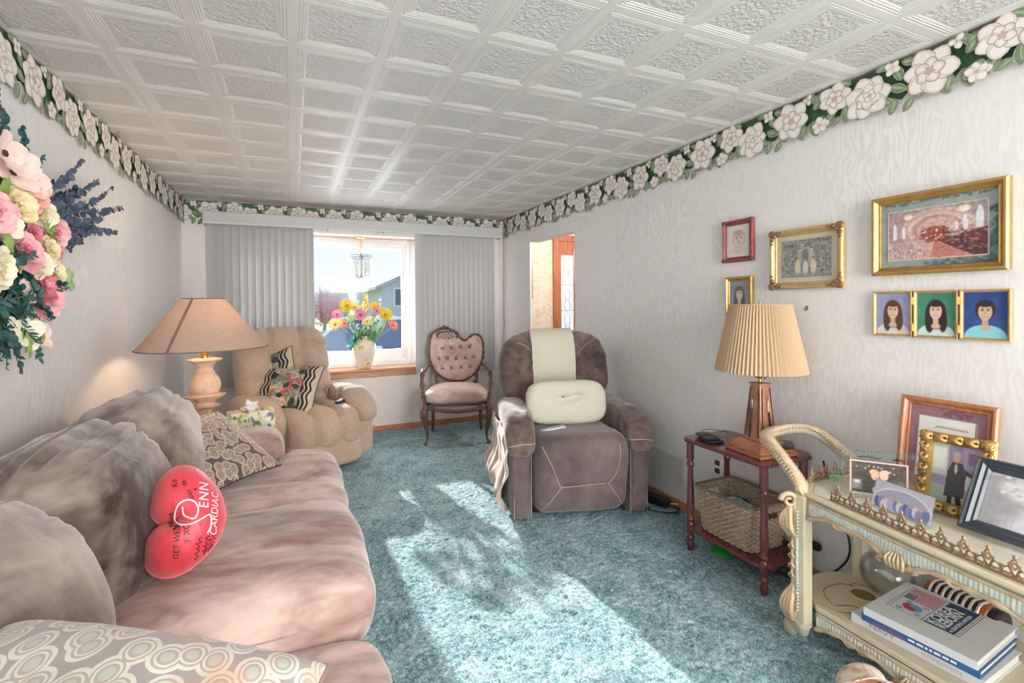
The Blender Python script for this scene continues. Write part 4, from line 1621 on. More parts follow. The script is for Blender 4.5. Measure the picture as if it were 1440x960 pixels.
# crest: pierced basket shell at the top left
cm = MB()
cx0, cz0 = vp(283, 130)
cr_ = [(cx0 + .105 * cos(a), cz0 + .055 * sin(a) + .012 * cos(2 * a)) for a in [2 * pi * k / 40 for k in range(40)]]
cm.tube([(x, -.038, z) for x, z in cr_], .011, 7, closed=True, T=BTILT)
for k in range(-4, 5):
    for s in (1, -1):
        pts = []
        for q in range(9):
            tt = -1 + 2 * q / 8
            x, z = k * .030 + s * .034 * tt, .050 * tt
            if (x / .10) ** 2 + (z / .052) ** 2 <= 1.02:
                bulge = .026 * (1 - (x / .105) ** 2 - (z / .055) ** 2)
                pts.append((cx0 + x, -.038 - bulge, cz0 + z))
        if len(pts) > 2:
            cm.tube(pts, .0036, 5, T=BTILT)
for (q, r_) in (((235, 72), .020), ((258, 62), .026), ((285, 66), .020), ((365, 130), .022), ((455, 135), .024), ((352, 112), .018)):
    x, z = vp(*q)
    cm.soft((r_ * 1.6, .04, r_ * 1.6), 2.3, 6, T=BTILT @ TR((x, -.02, z)))
cm.build('crest', M_WALN, vc, smooth=180)
MB().soft((.19, .044, .10), 2.2, 10, T=BTILT @ TR((cx0, -.034, cz0))).build('crest_panel', M_CANE, vc, smooth=180)

def f_vs(p, u):
    w = .86 + .14 * sm(-u.y, -1, .6)
    p.x *= w
    p.z += .018 * (1 - u.x ** 2) * (u.z > 0)
    return p

MB().soft((.60, .50, .135), (5, 4.5, 2.8), 20, f_vs, c=(0, -.01, .415)).build('seat_cushion', M_PINKV, vc, smooth=180)
rl = MB()
fr_ = [(-.285, -.235, .33), (-.20, -.262, .318), (-.10, -.272, .305), (0, -.278, .300), (.10, -.272, .305), (.20, -.262, .318), (.285, -.235, .33)]
rl.tube(spline(fr_, 5), .022, 8, flat=.8)
rl.tube([(-.285, -.235, .335), (-.24, .19, .335)], .02, 8).tube([(.285, -.235, .335), (.24, .19, .335)], .02, 8).tube([(-.24, .19, .335), (.24, .19, .335)], .02, 8)
for k in range(-3, 4):
    rl.soft((.022, .02, .038 - .004 * abs(k)), 2.2, 4, c=(k * .017, -.298, .303))
rl.box(-.24, .24, -.22, .18, .335, .36)
rl.build('seat_rail', M_WALN, vc, smooth=50)
for s in (-1, 1):
    pt = spline([(s * .285, -.232, .355), (s * .297, -.250, .29), (s * .288, -.238, .20), (s * .270, -.215, .10), (s * .272, -.222, .04), (s * .285, -.245, .012)], 6)
    n_ = len(pt)
    lg = MB().tube(pt, [.030 + (.006 if 3 < i < 10 else 0) - .019 * sm(i / n_, .25, .75) + .008 * sm(i / n_, .85, 1) for i in range(n_)], 10)
    lg.soft((.036, .05, .026), 2.4, 6, c=(s * .287, -.25, .011))
    lg.build('leg', M_WALN, vc, smooth=180)
    pt = spline([(s * .235, .19, .35), (s * .235, .195, .22), (s * .238, .215, .10), (s * .245, .255, -.004)], 6)
    MB().tube(pt, [.022 - .008 * i / len(pt) for i in range(len(pt))], 10).build('leg', M_WALN, vc, smooth=180)
    # back uprights
    pt = spline([(s * .205, .19, .35), (s * .175, .205, .44), (s * .205, .225, .52), (s * .19, .24, .58)], 5)
    um = MB().tube(pt, [.018 + .005 * sin(i * 1.1) for i in range(len(pt))], 8)
    um.build('back_upright', M_WALN, vc, smooth=180)
    # arm: from the back down to its post
    pt = spline([(s * .255, .245, .66), (s * .285, .19, .655), (s * .30, .10, .625), (s * .315, -.02, .640), (s * .315, -.09, .638)], 6)
    am = MB().tube(pt, [.015 + .004 * sin(i * 1.4) for i in range(len(pt))], 8)
    am.soft((.04, .05, .04), 2.2, 6, c=(s * .315, -.10, .632))
    am.build('arm', M_WALN, vc, smooth=180)
    pt = spline([(s * .315, -.095, .63), (s * .322, -.11, .56), (s * .312, -.15, .48), (s * .297, -.20, .40), (s * .288, -.225, .34)], 6)
    MB().tube(pt, [.019 + .004 * sin(i * .9) for i in range(len(pt))], 8).build('arm_post', M_WALN, vc, smooth=180)
# ================================================================== pictures on the right wall
M_GOLD = plain('gold_leaf', rgb(186, 152, 92), .36, .6, var=.14, vscale=30)
M_GOLDP = plain('pale_gold_frame', rgb(206, 174, 122), .4, .35, var=.12, vscale=30)
M_BRONZE = plain('bronze_ornament', rgb(146, 112, 84), .45, .4, var=.2, vscale=60)
M_REDF = wood('red_stained_frame', rgb(122, 54, 52), rgb(160, 84, 78), (5, 5, 1), .4)
M_MATB = plain('beige_mat', rgb(206, 196, 176), .8, var=.03)
M_BACK = plain('frame_backing', rgb(96, 82, 70), .8)
M_PIC = vcol('printed_picture', .32, .4, .25)
PROF_W = [(0, 0), (0, .020), (.006, .026), (.014, .026), (.019, .018), (.027, .013), (.032, .015), (.035, .010), (.035, 0)]

def prof(w, d):
    return [(a / .035 * w, b / .026 * d) for a, b in PROF_W]

def hang(th, w, h, z, fr, m, pics, name='frame'):
    """frame + backing + flat prints; pics = [(name, w, h, zoff, painter, nx, ny, depth)] in the frame plane"""
    T = Matrix.Translation((0, 0, z))
    f = MB().frame(w, h, fr, T=T).build(name, m, th, smooth=35)
    MB().box(-w / 2 + .004, w / 2 - .004, -.003, 0, z - h / 2 + .004, z + h / 2 - .004).build('backing', M_BACK, th, smooth=0)
    for (nm, pw, ph, ox, oz, fn, nx, ny, d) in pics:
        mb = paint(nx, ny, fn)
        mb.v = [(p[0] * pw + ox, -d, p[2] * ph + z + oz) for p in mb.v]
        mb.build(nm, M_PIC, th, smooth=0)
    return f

def solid(c):
    return lambda u, v: Pic(u, v, 1, c).c

def p_mat(u, v):
    P = Pic(u, v, 1.4, (150, 158, 156))
    P.noise(8, 5)
    R = random.Random(11)
    for k in range(26):
        P.ell(.06 + k * .036, .965 + R.uniform(-.02, .02), R.uniform(.01, .03), R.uniform(.01, .03), (86, 104, 96), .8, .4)
    for k in range(70):
        P.ell(R.uniform(.42, 1), R.uniform(.01, .09), R.uniform(.01, .03), R.uniform(.01, .03), R.choice([(84, 102, 104), (110, 124, 128), (64, 84, 88)]), .7, .4)
    for k in range(70):
        P.ell(R.uniform(.93, 1), R.uniform(.02, .75), R.uniform(.008, .03), R.uniform(.01, .05), R.choice([(84, 102, 104), (120, 132, 134), (64, 84, 88)]), .7, .4)
    return P.c

def p_church(u, v):
    P = Pic(u, v, 1.9, (176, 148, 146))
    P.rect(0, 1, .34, 1, (166, 146, 146), 1, .1)
    for r, c in ((.40, (206, 178, 168)), (.36, (190, 156, 148)), (.32, (212, 186, 174)), (.27, (178, 140, 134)), (.22, (202, 168, 158))):
        P.ell(.52, .56, r * .95, r * 1.0, c, .85, .06)
    P.rect(0, 1, .30, .40, (172, 140, 140), .6, .08)
    P.ell(.50, .46, .15, .16, (150, 84, 76), .9, .3)
    R = random.Random(2)
    for k in range(60):
        P.ell(R.gauss(.52, .08), R.gauss(.47, .08), .012, .02, R.choice([(226, 196, 180), (120, 56, 52), (170, 60, 56), (90, 50, 50)]), .8, .4)
    for (x, y, w_, h_) in ((.08, .58, .022, .16), (.18, .56, .016, .12), (.92, .70, .035, .20), (.79, .62, .022, .15), (.71, .57, .013, .1)):
        P.ell(x, y, w_, h_, (232, 228, 232), .9, .25)
        P.rect(x - w_, x + w_, y - h_, y, (226, 222, 226), .75)
    for k in range(5):
        P.poly([(.60 + k * .02, .50 + k * .03), (.86, .72 - .03 * k), (.86, .70 - .03 * k), (.60 + k * .02, .49 + k * .03)], (214, 206, 210), .6)
    P.poly([(.52, .34), (1, .52), (1, .02), (.86, .02)], (92, 54, 54), .95)
    for k in range(120):
        P.ell(R.uniform(.6, 1), R.uniform(.12, .5), .018, .02, R.choice([(130, 74, 70), (60, 36, 40), (170, 120, 112), (150, 138, 140)]), .55, .4)
    P.poly([(.22, 0), (.86, 0), (.54, .33), (.46, .33)], (206, 166, 154), .9)
    P.poly([(.45, 0), (.86, 0), (.54, .33), (.50, .33)], (186, 104, 92), .7)
    P.poly([(0, .36), (.42, .38), (.22, .0), (0, 0)], (196, 170, 166), .8)
    for k in range(60):
        P.ell(R.uniform(0, .4), R.uniform(.02, .34), .012, .03, R.choice([(220, 200, 194), (150, 122, 120), (176, 146, 142)]), .6, .4)
    P.ell(.22, .85, .05, .05, (236, 222, 206), .9, .4).ell(.78, .88, .06, .06, (236, 222, 206), .9, .4)
    P.rect(0, 1, .985, 1, (214, 206, 200)).rect(0, 1, 0, .015, (214, 206, 200)).rect(0, .01, 0, 1, (214, 206, 200)).rect(.99, 1, 0, 1, (214, 206, 200))
    return P.noise(16, 3).noise(10, 8).c

RZ = radians(-90)

def on_right(y0, y1, z0, z1):
    return (RW - .003, (y0 + y1) / 2, (z0 + z1) / 2), abs(y1 - y0), abs(z1 - z0)

loc, w, h = on_right(1.175, .772, 1.365, 1.671)
th = thing('picture_frame', 'large gold frame holding a wide church interior print', 'picture', loc, RZ)
hang(th, w, h, 0, prof(.030, .028), M_GOLD, [('mat_board', w - .05, h - .05, 0, 0, p_mat, 130, 96, .008), ('print', w - .105, h - .115, 0, -.004, p_church, 190, 120, .010)])

def p_family(u, v):
    P = Pic(u, v, 1.3, (138, 138, 134))
    P.noise(36, 3).noise(20, 7)
    for (x, y, s, c) in ((.38, .62, 1, (168, 160, 150)), (.50, .66, 1, (120, 118, 116)), (.62, .62, 1, (176, 170, 160)), (.34, .36, .95, (214, 198, 168)), (.50, .33, .95, (206, 202, 196)), (.66, .36, .95, (216, 200, 170))):
        P.ell(x, y - .10, .060 * s, .20 * s, c, .95, .3)
        P.ell(x, y + .12, .026 * s, .045 * s, (206, 180, 162), .95, .3)
        P.ell(x, y + .15, .028 * s, .03 * s, (110, 96, 86), .8, .3)
    P.rect(0, 1, 0, .12, (150, 148, 144), .6, .05)
    return P.noise(9, 2).c

loc, w, h = on_right(1.622, 1.284, 1.325, 1.602)
th = thing('picture_frame', 'pale gold frame with ornamented corners around a family group photo', 'picture', loc, RZ)
hang(th, w, h, 0, prof(.030, .024), M_GOLDP, [('mat_board', w - .05, h - .05, 0, 0, solid((202, 192, 172)), 2, 2, .007), ('photograph', w - .11, h - .105, 0, 0, p_family, 120, 90, .009)])
for sx_ in (-1, 1):
    for sz_ in (-1, 1):
        c = MB()
        for (a, b, r) in ((.012, .012, .017), (.040, .012, .011), (.012, .040, .011), (.026, .024, .010), (.060, .010, .007), (.010, .060, .007)):
            c.soft((r * 2, .016, r * 2), 2.2, 6, c=(sx_ * (w / 2 - a), -.022, sz_ * (h / 2 - b)))
        c.build('corner_ornament', M_BRONZE, th, smooth=180)

def p_baby(u, v):
    P = Pic(u, v, .8, (216, 212, 206))
    P.ell(.52, .55, .30, .27, (198, 170, 158), .9, .2).ell(.52, .55, .27, .24, (216, 196, 184), .9, .3)
    P.ell(.50, .74, .24, .10, (170, 140, 128), .6, .6)
    for x in (.42, .62):
        P.ell(x, .57, .04, .018, (92, 72, 68), .9, .4)
        P.ell(x, .61, .06, .012, (140, 110, 100), .6, .4)
    P.ell(.52, .50, .03, .03, (186, 150, 138), .7, .5).ell(.52, .43, .06, .016, (178, 110, 104), .9, .4)
    P.ell(.5, .20, .30, .10, (204, 190, 182), .7, .6)
    return P.noise(5, 3).c

loc, w, h = on_right(1.906, 1.719, 1.476, 1.697)
th = thing('picture_frame', 'small dark red wooden frame around a pencil drawing of a baby', 'picture', loc, RZ)
hang(th, w, h, 0, prof(.028, .020), M_REDF, [('drawing', w - .05, h - .05, 0, 0, p_baby, 60, 74, .007)])
for sx_ in (-1, 1):
    for sz_ in (-1, 1):
        MB().soft((.022, .014, .022), 3, 5, c=(sx_ * (w / 2 - .010), -.018, sz_ * (h / 2 - .010))).build('corner_block', M_BACK, th, smooth=180)

def portrait(bg, hair, skin, top, hl=.62, long=True, noise_=10):
    def fn(u, v):
        P = Pic(u, v, .78, bg)
        P.noise(noise_, 9)
        P.ell(.5, .02, .48, .27, top, 1, .1)
        P.rect(.32, .68, .0, .2, top, 1, .05)
        if long:
            P.ell(.50, .50, .27, .34, hair, 1, .15).ell(.34, .34, .12, .26, hair, 1, .2).ell(.68, .34, .11, .24, hair, 1, .2)
        P.rect(.43, .57, .24, .46, tuple(c * .92 for c in skin), 1, .03)
        P.ell(.5, .23, .12, .06, tuple(c * .95 for c in skin), 1, .3)
        P.ell(.5, .62, .23, .20, hair, 1, .15)
        P.ell(.50, .57, .155, .185, skin, 1, .10)
        P.ell(.5, .74, .17, .07, hair, 1, .3)
        for x in (.435, .565):
            P.ell(x, .60, .030, .014, (58, 42, 38), 1, .4)
            P.ell(x, .635, .045, .010, hair, .8, .5)
        P.ell(.5, .545, .018, .028, tuple(c * .88 for c in skin), .9, .6)
        P.ell(.5, .475, .055, .016, (196, 104, 100), 1, .4)
        P.ell(.5, .478, .04, .007, (244, 236, 232), .8, .4)
        return P.c
    return fn

loc, w, h = on_right(1.889, 1.725, 1.191, 1.398)
th = thing('picture_frame', 'small gold frame with a faded portrait, just above the pleated lampshade', 'picture', loc, RZ)
hang(th, w, h, 0, prof(.024, .020), M_GOLD, [('portrait', w - .04, h - .04, 0, 0, portrait((150, 150, 158), (110, 100, 96), (206, 192, 182), (176, 172, 176)), 56, 72, .007)])

loc, w, h = on_right(1.176, .768, 1.127, 1.302)
th = thing('picture_frame', 'thin gold triple frame hinged together with three school portraits', 'picture', loc, RZ)
pw = w / 3
for k, pt_ in enumerate((portrait((158, 160, 196), (92, 66, 52), (226, 188, 168), (226, 218, 212)), portrait((70, 140, 116), (56, 42, 40), (230, 192, 172), (206, 226, 220)),
                         portrait((52, 78, 140), (58, 46, 44), (214, 174, 152), (140, 206, 214), long=False))):
    cx = -w / 2 + pw * (k + .5)
    MB().frame(pw - .004, h, prof(.010, .014), T=TR((cx, 0, 0))).build('frame', M_GOLDP, th, smooth=35)
    MB().box(cx - pw / 2 + .004, cx + pw / 2 - .004, -.003, 0, -h / 2 + .003, h / 2 - .003).build('backing', M_BACK, th, smooth=0)
    mb = paint(64, 80, pt_)
    mb.v = [(p[0] * (pw - .02) + cx, -.006, p[2] * (h - .016)) for p in mb.v]
    mb.build('portrait', M_PIC, th, smooth=0)
for cx in (-pw / 2, pw / 2):
    hm_ = MB()
    for z in (-.05, .05):
        hm_.tube([(cx, -.015, z - .014), (cx, -.015, z + .014)], .004, 8)
    hm_.build('hinge', M_BRASS, th)

# ------------------------------------------------------------------ small wall fittings
th = thing('wall_hook', 'small dark picture hook on the bare wall right of the pleated lampshade', 'hook', (RW - .001, 1.453, 1.235), RZ)
MB().soft((.012, .006, .022), 3, 4).tube([(0, -.002, -.006), (0, -.012, -.012), (0, -.016, -.004)], .0025, 5).build('hook', M_BRONZE, th)

th = thing('wall_outlet', 'white double socket plate on the wall behind the cherry side table', 'outlet', (RW - .001, 1.955, .350), RZ)
MB().box(-.036, .036, -.006, 0, -.058, .058).build('plate', M_WHITE, th, smooth=0, bevel=.003)
for z in (-.022, .022):
    s_o = MB().soft((.034, .005, .030), 4, 6, c=(0, -.007, z)).build('receptacle', plain('socket_face', rgb(60, 58, 58), .4) if z < 0 else bpy.data.materials['socket_face'], th)
th = thing('light_switch', 'white light switch plate on the short wall by the corner', 'switch', (RW - .001, 4.62, 1.31), RZ)
MB().box(-.036, .036, -.006, 0, -.058, .058).build('plate', M_WHITE, th, smooth=0, bevel=.003)
MB().box(-.005, .005, -.016, -.005, -.010, .010).build('toggle', M_WHITE, th, smooth=0, bevel=.002)

M_VENT = plain('vent_white', rgb(222, 220, 218), .4, var=.02)
M_VENTD = plain('vent_dark', rgb(96, 98, 98), .6)
th = thing('wall_vent', 'white metal wall register low on the wall between recliner and side table', 'vent', (RW - .001, 2.42, .235), RZ)
W2, H2 = .235, .100
fv = MB().frame(W2 * 2, H2 * 2, [(0, 0), (0, .010), (.006, .014), (.022, .012), (.024, .004), (.024, 0)])
fv.box(.012, .034, -.012, 0, -H2 + .02, H2 - .02)
fv.build('frame', M_VENT, th, smooth=0)
MB().box(-W2 + .02, W2 - .02, -.002, 0, -H2 + .02, H2 - .02).build('back_plate', M_VENTD, th, smooth=0)
gv = MB()
x = -W2 + .030
while x < W2 - .028:
    if not .010 < x < .036:
        gv.box(x, x + .0028, -.010, -.002, -H2 + .022, H2 - .022)
    x += .0085
for z in np.linspace(-H2 + .03, H2 - .03, 9):
    gv.box(.036, W2 - .024, -.008, -.004, z - .001, z + .001)
    gv.box(-W2 + .024, .010, -.008, -.004, z - .0006, z + .0006)
gv.build('grille', M_VENT, th, smooth=0)
MB().box(W2 - .016, W2 - .008, -.022, -.01, -.03, .01).build('lever', M_VENT, th, smooth=0, bevel=.002)

# ------------------------------------------------------------------ foyer: front door with leaded glass, framed picture
dn_ = struct(MB().box(-.07, .0, -.03, .0, 0, 2.06).box(.0, .54, -.03, .0, 1.99, 2.06).box(.54, .61, -.03, .0, 0, 2.06).build('door_1', M_DOORW, None, smooth=0, bevel=.008))
dn_.location = (2.862, FW - .012, 0)
lf = MB()
lf.box(0, .035, -.022, 0, 0, 1.99).box(.205, .54, -.022, 0, 0, 1.99).box(.035, .205, -.022, 0, 1.83, 1.99).box(.035, .205, -.022, 0, 0, .3)
lf.build('door_leaf', M_DOORW, dn_, smooth=0, bevel=.006)
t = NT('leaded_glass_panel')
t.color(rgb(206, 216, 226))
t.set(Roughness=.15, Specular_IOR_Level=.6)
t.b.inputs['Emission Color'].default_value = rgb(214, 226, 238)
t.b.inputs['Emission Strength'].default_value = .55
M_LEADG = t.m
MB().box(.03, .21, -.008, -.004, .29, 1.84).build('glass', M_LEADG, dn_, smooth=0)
M_CAME = plain('lead_came', rgb(128, 132, 140), .4, .6)
cm = MB()
for x in (.052, .085, .155, .188):
    cm.tube([(x, -.010, .3), (x, -.010, 1.83)], .0028, 5)
for zc in (.55, 1.0, 1.30, 1.62):
    for s in (-1, 1):
        cm.tube(spline([(.12, -.010, zc + .14), (.12 + s * .05, -.010, zc + .06), (.12, -.010, zc), (.12 - s * .05, -.010, zc - .06), (.12, -.010, zc - .14)], 5), .0026, 5)
    cm.tube([(.12, -.010, zc + .045), (.15, -.010, zc), (.12, -.010, zc - .045), (.09, -.010, zc), (.12, -.010, zc + .045)], .0026, 5)
    cm.tube([(.035, -.010, zc + .18), (.205, -.010, zc + .18)], .0026, 5)
for s in (0, 1):
    cm.tube([(.035 + s * .17, -.010, 1.83), (.035 + s * .17 + (.04 if s == 0 else -.04), -.010, 1.78)], .0026, 5)
cm.build('came', M_CAME, dn_)
th = thing('picture_frame', 'narrow gold frame edge showing in the foyer beside the wall corner', 'picture', (2.40, FW - .013, 1.535), 0)
hang(th, .235, .43, 0, prof(.018, .03), M_GOLD, [('print', .20, .40, 0, 0, solid((176, 166, 150)), 2, 2, .006)])
# ================================================================== cherry side table
M_CHERRY = wood('cherry_wood', rgb(92, 42, 44), rgb(116, 58, 58), (2, 7, 2), .22, 10, .5)
tb = thing('side_table', 'small cherry side table with turned legs and a lower shelf', 'table', (1.99, 1.647, 0))

def clipped(hx, hy, c):
    return [(-hx + c, -hy), (hx - c, -hy), (hx, -hy + c), (hx, hy - c), (hx - c, hy), (-hx + c, hy), (-hx, hy - c), (-hx, -hy + c)]

MB().prism(clipped(.166, .242, .03), .556, .576).build('tabletop', M_CHERRY, tb, smooth=0, bevel=.006, seg=3)
MB().prism(clipped(.160, .236, .045), .112, .130).build('shelf', M_CHERRY, tb, smooth=0, bevel=.006, seg=3)
LP = [(.012, -.004), (.015, .01), (.017, .03), (.012, .045), (.018, .055), (.018, .065), (.012, .075), (.016, .09), (.019, .105), (.019, .135), (.014, .145), (.019, .155), (.019, .163), (.013, .175),
      (.017, .20), (.018, .24), (.015, .33), (.013, .42), (.017, .432), (.017, .444), (.013, .455), (.018, .47), (.018, .556)]
for x in (-.128, .128):
    for y in (-.208, .208):
        MB().lathe(LP, 20, (x, y, 0)).build('leg', M_CHERRY, tb)

# ================================================================== pleated lamp on its wooden obelisk
M_OBW = wood('walnut_obelisk', rgb(150, 98, 76), rgb(192, 142, 116), (4, 4, .8), .3, 14)
M_OBD = wood('oiled_pedestal', rgb(140, 82, 54), rgb(190, 130, 92), (1, 5, 5), .35, 10)
M_GROOVE = plain('dark_groove', rgb(66, 44, 38), .6)
M_STEEL = plain('worn_steel', rgb(150, 146, 140), .35, .7)
ol = thing('table_lamp', 'wooden obelisk table lamp with a tan pleated shade on the cherry table', 'lamp', (1.968, 1.540, .577), radians(-6))

def sq(a, b=None):
    b = a if b is None else b
    return [(-a, -b), (a, -b), (a, b), (-a, b)]

MB().prism(sq(.105), 0, .016).build('pedestal', M_OBD, ol, smooth=0, bevel=.003)
m_ = MB().prism(sq(.098), .016, .031)
m_.build('pedestal_step', M_OBD, ol, smooth=0, bevel=.003)
m_ = MB()
a, b = .090, .064
m_.add([(-a, -a, .031), (a, -a, .031), (a, a, .031), (-a, a, .031), (-b, -b, .058), (b, -b, .058), (b, b, .058), (-b, b, .058)], [(3, 2, 1, 0), (4, 5, 6, 7), (0, 1, 5, 4), (1, 2, 6, 5), (2, 3, 7, 6), (3, 0, 4, 7)])
m_.build('pedestal_slope', M_OBD, ol, smooth=0, bevel=.003)
a, b, z0, z1 = .050, .029, .058, .312
m_ = MB()
m_.add([(-a, -a, z0), (a, -a, z0), (a, a, z0), (-a, a, z0), (-b, -b, z1), (b, -b, z1), (b, b, z1), (-b, b, z1)], [(3, 2, 1, 0), (4, 5, 6, 7), (0, 1, 5, 4), (1, 2, 6, 5), (2, 3, 7, 6), (3, 0, 4, 7)])
ob = m_.build('obelisk', M_OBW, ol, smooth=0, bevel=.003)
MB().prism(sq(.034), .312, .318).build('cap', M_OBW, ol, smooth=0, bevel=.002)

def face_pt(f, s, z, d=.0):
    """point on face f (0..3), s across -1..1 of the half width"""
    w_ = a + (b - a) * (z - z0) / (z1 - z0)
    p = Vector((s * w_, -w_ - d, z))
    return Matrix.Rotation(f * pi / 2, 4, 'Z') @ p

for f in range(4):
    g = MB()
    for s in (-.72, .72):
        g.tube([face_pt(f, s, .075, .0008), face_pt(f, s, .295, .0008)], .0026, 5)
    g.build('groove', M_GROOVE, ob)
    k = MB()
    if f % 2 == 0:
        k.tube([face_pt(f, .25, .07, .004), face_pt(f, .15, .19, .004)], [.006, .005], 8)
    else:
        k.tube([face_pt(f, -.2, .07, .004), face_pt(f, -.25, .24, .004)], [.0055, .004], 8)
    k.build('inlay', M_GROOVE, ob)
    k = MB()
    if f % 2 == 0:
        k.tube(spline([face_pt(f, .15, .19, .005), face_pt(f, .1, .245, .006), face_pt(f, .3, .265, .010)], 5), .0018, 6)
        k.tube(spline([face_pt(f, .0, .19, .005), face_pt(f, .05, .235, .006), face_pt(f, .18, .262, .012)], 5), .0016, 6)
    else:
        k.soft((.014, .01, .05), 3, 6, T=Matrix.Rotation(f * pi / 2, 4, 'Z') @ TR((-.006, -.042, .225)))
    k.build('fitting', M_STEEL, ob)
MB().lathe([(.012, .318), (.006, .323), (.006, .335), (.013, .342), (.015, .352), (.015, .38), (.011, .386), (.004, .40), (.004, .665), (.008, .672), (.004, .69), (0, .692)], 18).build('socket', M_BRASS, ol)
MB().tube(spline([(0, -.020, .335), (.0, -.045, .365), (0, -.06, .45), (0, -.05, .58), (0, 0, .665), (0, .05, .58), (0, .06, .45), (0, .045, .365), (0, .020, .335)], 5), .0022, 6).build('harp', M_DARKM, ol)
M_PLEAT = NT('pleated_fabric')
M_PLEAT.color(rgb(212, 184, 150))
M_PLEAT.set(Roughness=.7, Specular_IOR_Level=.2)
tb2 = M_PLEAT.n('ShaderNodeBsdfTranslucent')
tb2.inputs[0].default_value = rgb(214, 184, 150)
mx_ = M_PLEAT.n('ShaderNodeMixShader')
mx_.inputs[0].default_value = .22
M_PLEAT.link(M_PLEAT.b.outputs[0], mx_.inputs[1])
M_PLEAT.link(tb2.outputs[0], mx_.inputs[2])
M_PLEAT.link(mx_.outputs[0], M_PLEAT.t.nodes['Material Output'].inputs[0])
M_PLEAT = M_PLEAT.m
NP = 70

def f_pl(u, v):
    i = round(u * NP * 2)
    zig = (i % 2) - .5
    r = .188 - .063 * v
    r += zig * (.0085 - .002 * v)
    return (r * cos(2 * pi * u), r * sin(2 * pi * u), .372 + .302 * v)

so = MB().sheet(f_pl, NP * 2 + 1, 5, .0012).build('lamp_shade', M_PLEAT, ol, smooth=20)
MB().tube([(.126 * cos(2 * pi * k / 60), .126 * sin(2 * pi * k / 60), .674) for k in range(60)], .004, 6, closed=True).tube([(-.12, 0, .667), (.12, 0, .667)], .002, 5).tube([(0, -.12, .667), (0, .12, .667)], .002, 5).build('shade_ring', M_PLEAT, so)

# things lying on the table and on the pedestal
M_NAVY = plain('dark_navy_leather', rgb(44, 50, 66), .45, var=.1)
ph = thing('wallet', 'dark navy wallet lying on the cherry table', 'wallet', (1.915, 1.775, .577), radians(70))
MB().soft((.14, .085, .012), (6, 6, 3), 10, c=(0, 0, .006)).build('lower_flap', M_NAVY, ph, smooth=180)
MB().soft((.13, .080, .011), (6, 6, 3), 10, c=(.008, .012, .017)).build('upper_flap', M_BLACKP, ph, smooth=180)
eg = thing('eyeglasses', 'pair of silver rimmed eyeglasses resting against the navy wallet', 'glasses', (1.96, 1.715, .577), radians(40))
M_LENS = panemat('eyeglass_lens', .08)
for s in (-1, 1):
    rim = [(s * .034 + .027 * cos(q), 0, .026 + .021 * sin(q)) for q in [2 * pi * k / 24 for k in range(24)]]
    MB().tube(rim, .0016, 6, closed=True).build('rim', M_STEEL, eg)
    MB().lathe([(0, -.0005), (.026, -.0005), (.026, .0005), (0, .0005)], 24, T=TR((s * .034, 0, .026), (pi / 2, 0, 0), (1, .79, 1))).build('lens', M_LENS, eg)
    MB().tube(spline([(s * .061, 0, .034), (s * .063, .05, .038), (s * .062, .10, .036), (s * .06, .13, .012)], 5), .0016, 6).build('temple', M_DARKM, eg)
MB().tube(spline([(-.009, 0, .03), (0, -.003, .036), (.009, 0, .03)], 5), .0016, 6).build('bridge', M_STEEL, eg)
rm = thing('mobile_phone', 'black mobile phone lying on the wooden lamp pedestal', 'phone', (2.040, 1.470, .622), radians(-20), rot=(0, 0, radians(-50)))
MB().soft((.065, .115, .011), (8, 8, 4), 10, c=(0, -.01, .0)).build('case', M_BLACKP, rm, smooth=180)
MB().box(-.027, .027, -.060, .040, .0052, .0062).build('screen', plain('phone_screen', rgb(66, 70, 76), .1, var=0), rm, smooth=0)

# ================================================================== wicker basket on the shelf
M_WICK = plain('seagrass_wicker', rgb(176, 156, 134), .8, var=.22, vscale=55, bump=.3, bscale=160)
M_WICKD = plain('seagrass_rim', rgb(120, 104, 88), .8, var=.2, vscale=55)
bk = thing('wicker_basket', 'grey brown wicker basket on the shelf of the cherry side table', 'basket', (1.985, 1.66, .131))

def rrect(hx, hy, r, n):
    """n points round a rounded rectangle, by arc length"""
    pts = []
    per = [('l', -hx + r, -hy, hx - r, -hy), ('a', hx - r, -hy + r, -pi / 2), ('l', hx, -hy + r, hx, hy - r), ('a', hx - r, hy - r, 0), ('l', hx - r, hy, -hx + r, hy),
           ('a', -hx + r, hy - r, pi / 2), ('l', -hx, hy - r, -hx, -hy + r), ('a', -hx + r, -hy + r, pi)]
    ln = [(2 * (hx - r) if i % 4 == 0 else 2 * (hy - r)) if p[0] == 'l' else r * pi / 2 for i, p in enumerate(per)]
    tot = sum(ln)
    for k in range(n):
        d = tot * k / n
        i = 0
        while d > ln[i]:
            d -= ln[i]
            i += 1
        p, q = per[i], d / ln[i]
        if p[0] == 'l':
            pts.append((p[1] + (p[3] - p[1]) * q, p[2] + (p[4] - p[2]) * q))
        else:
            g = p[3] + q * pi / 2
            pts.append((p[1] + r * cos(g), p[2] + r * sin(g)))
    return pts

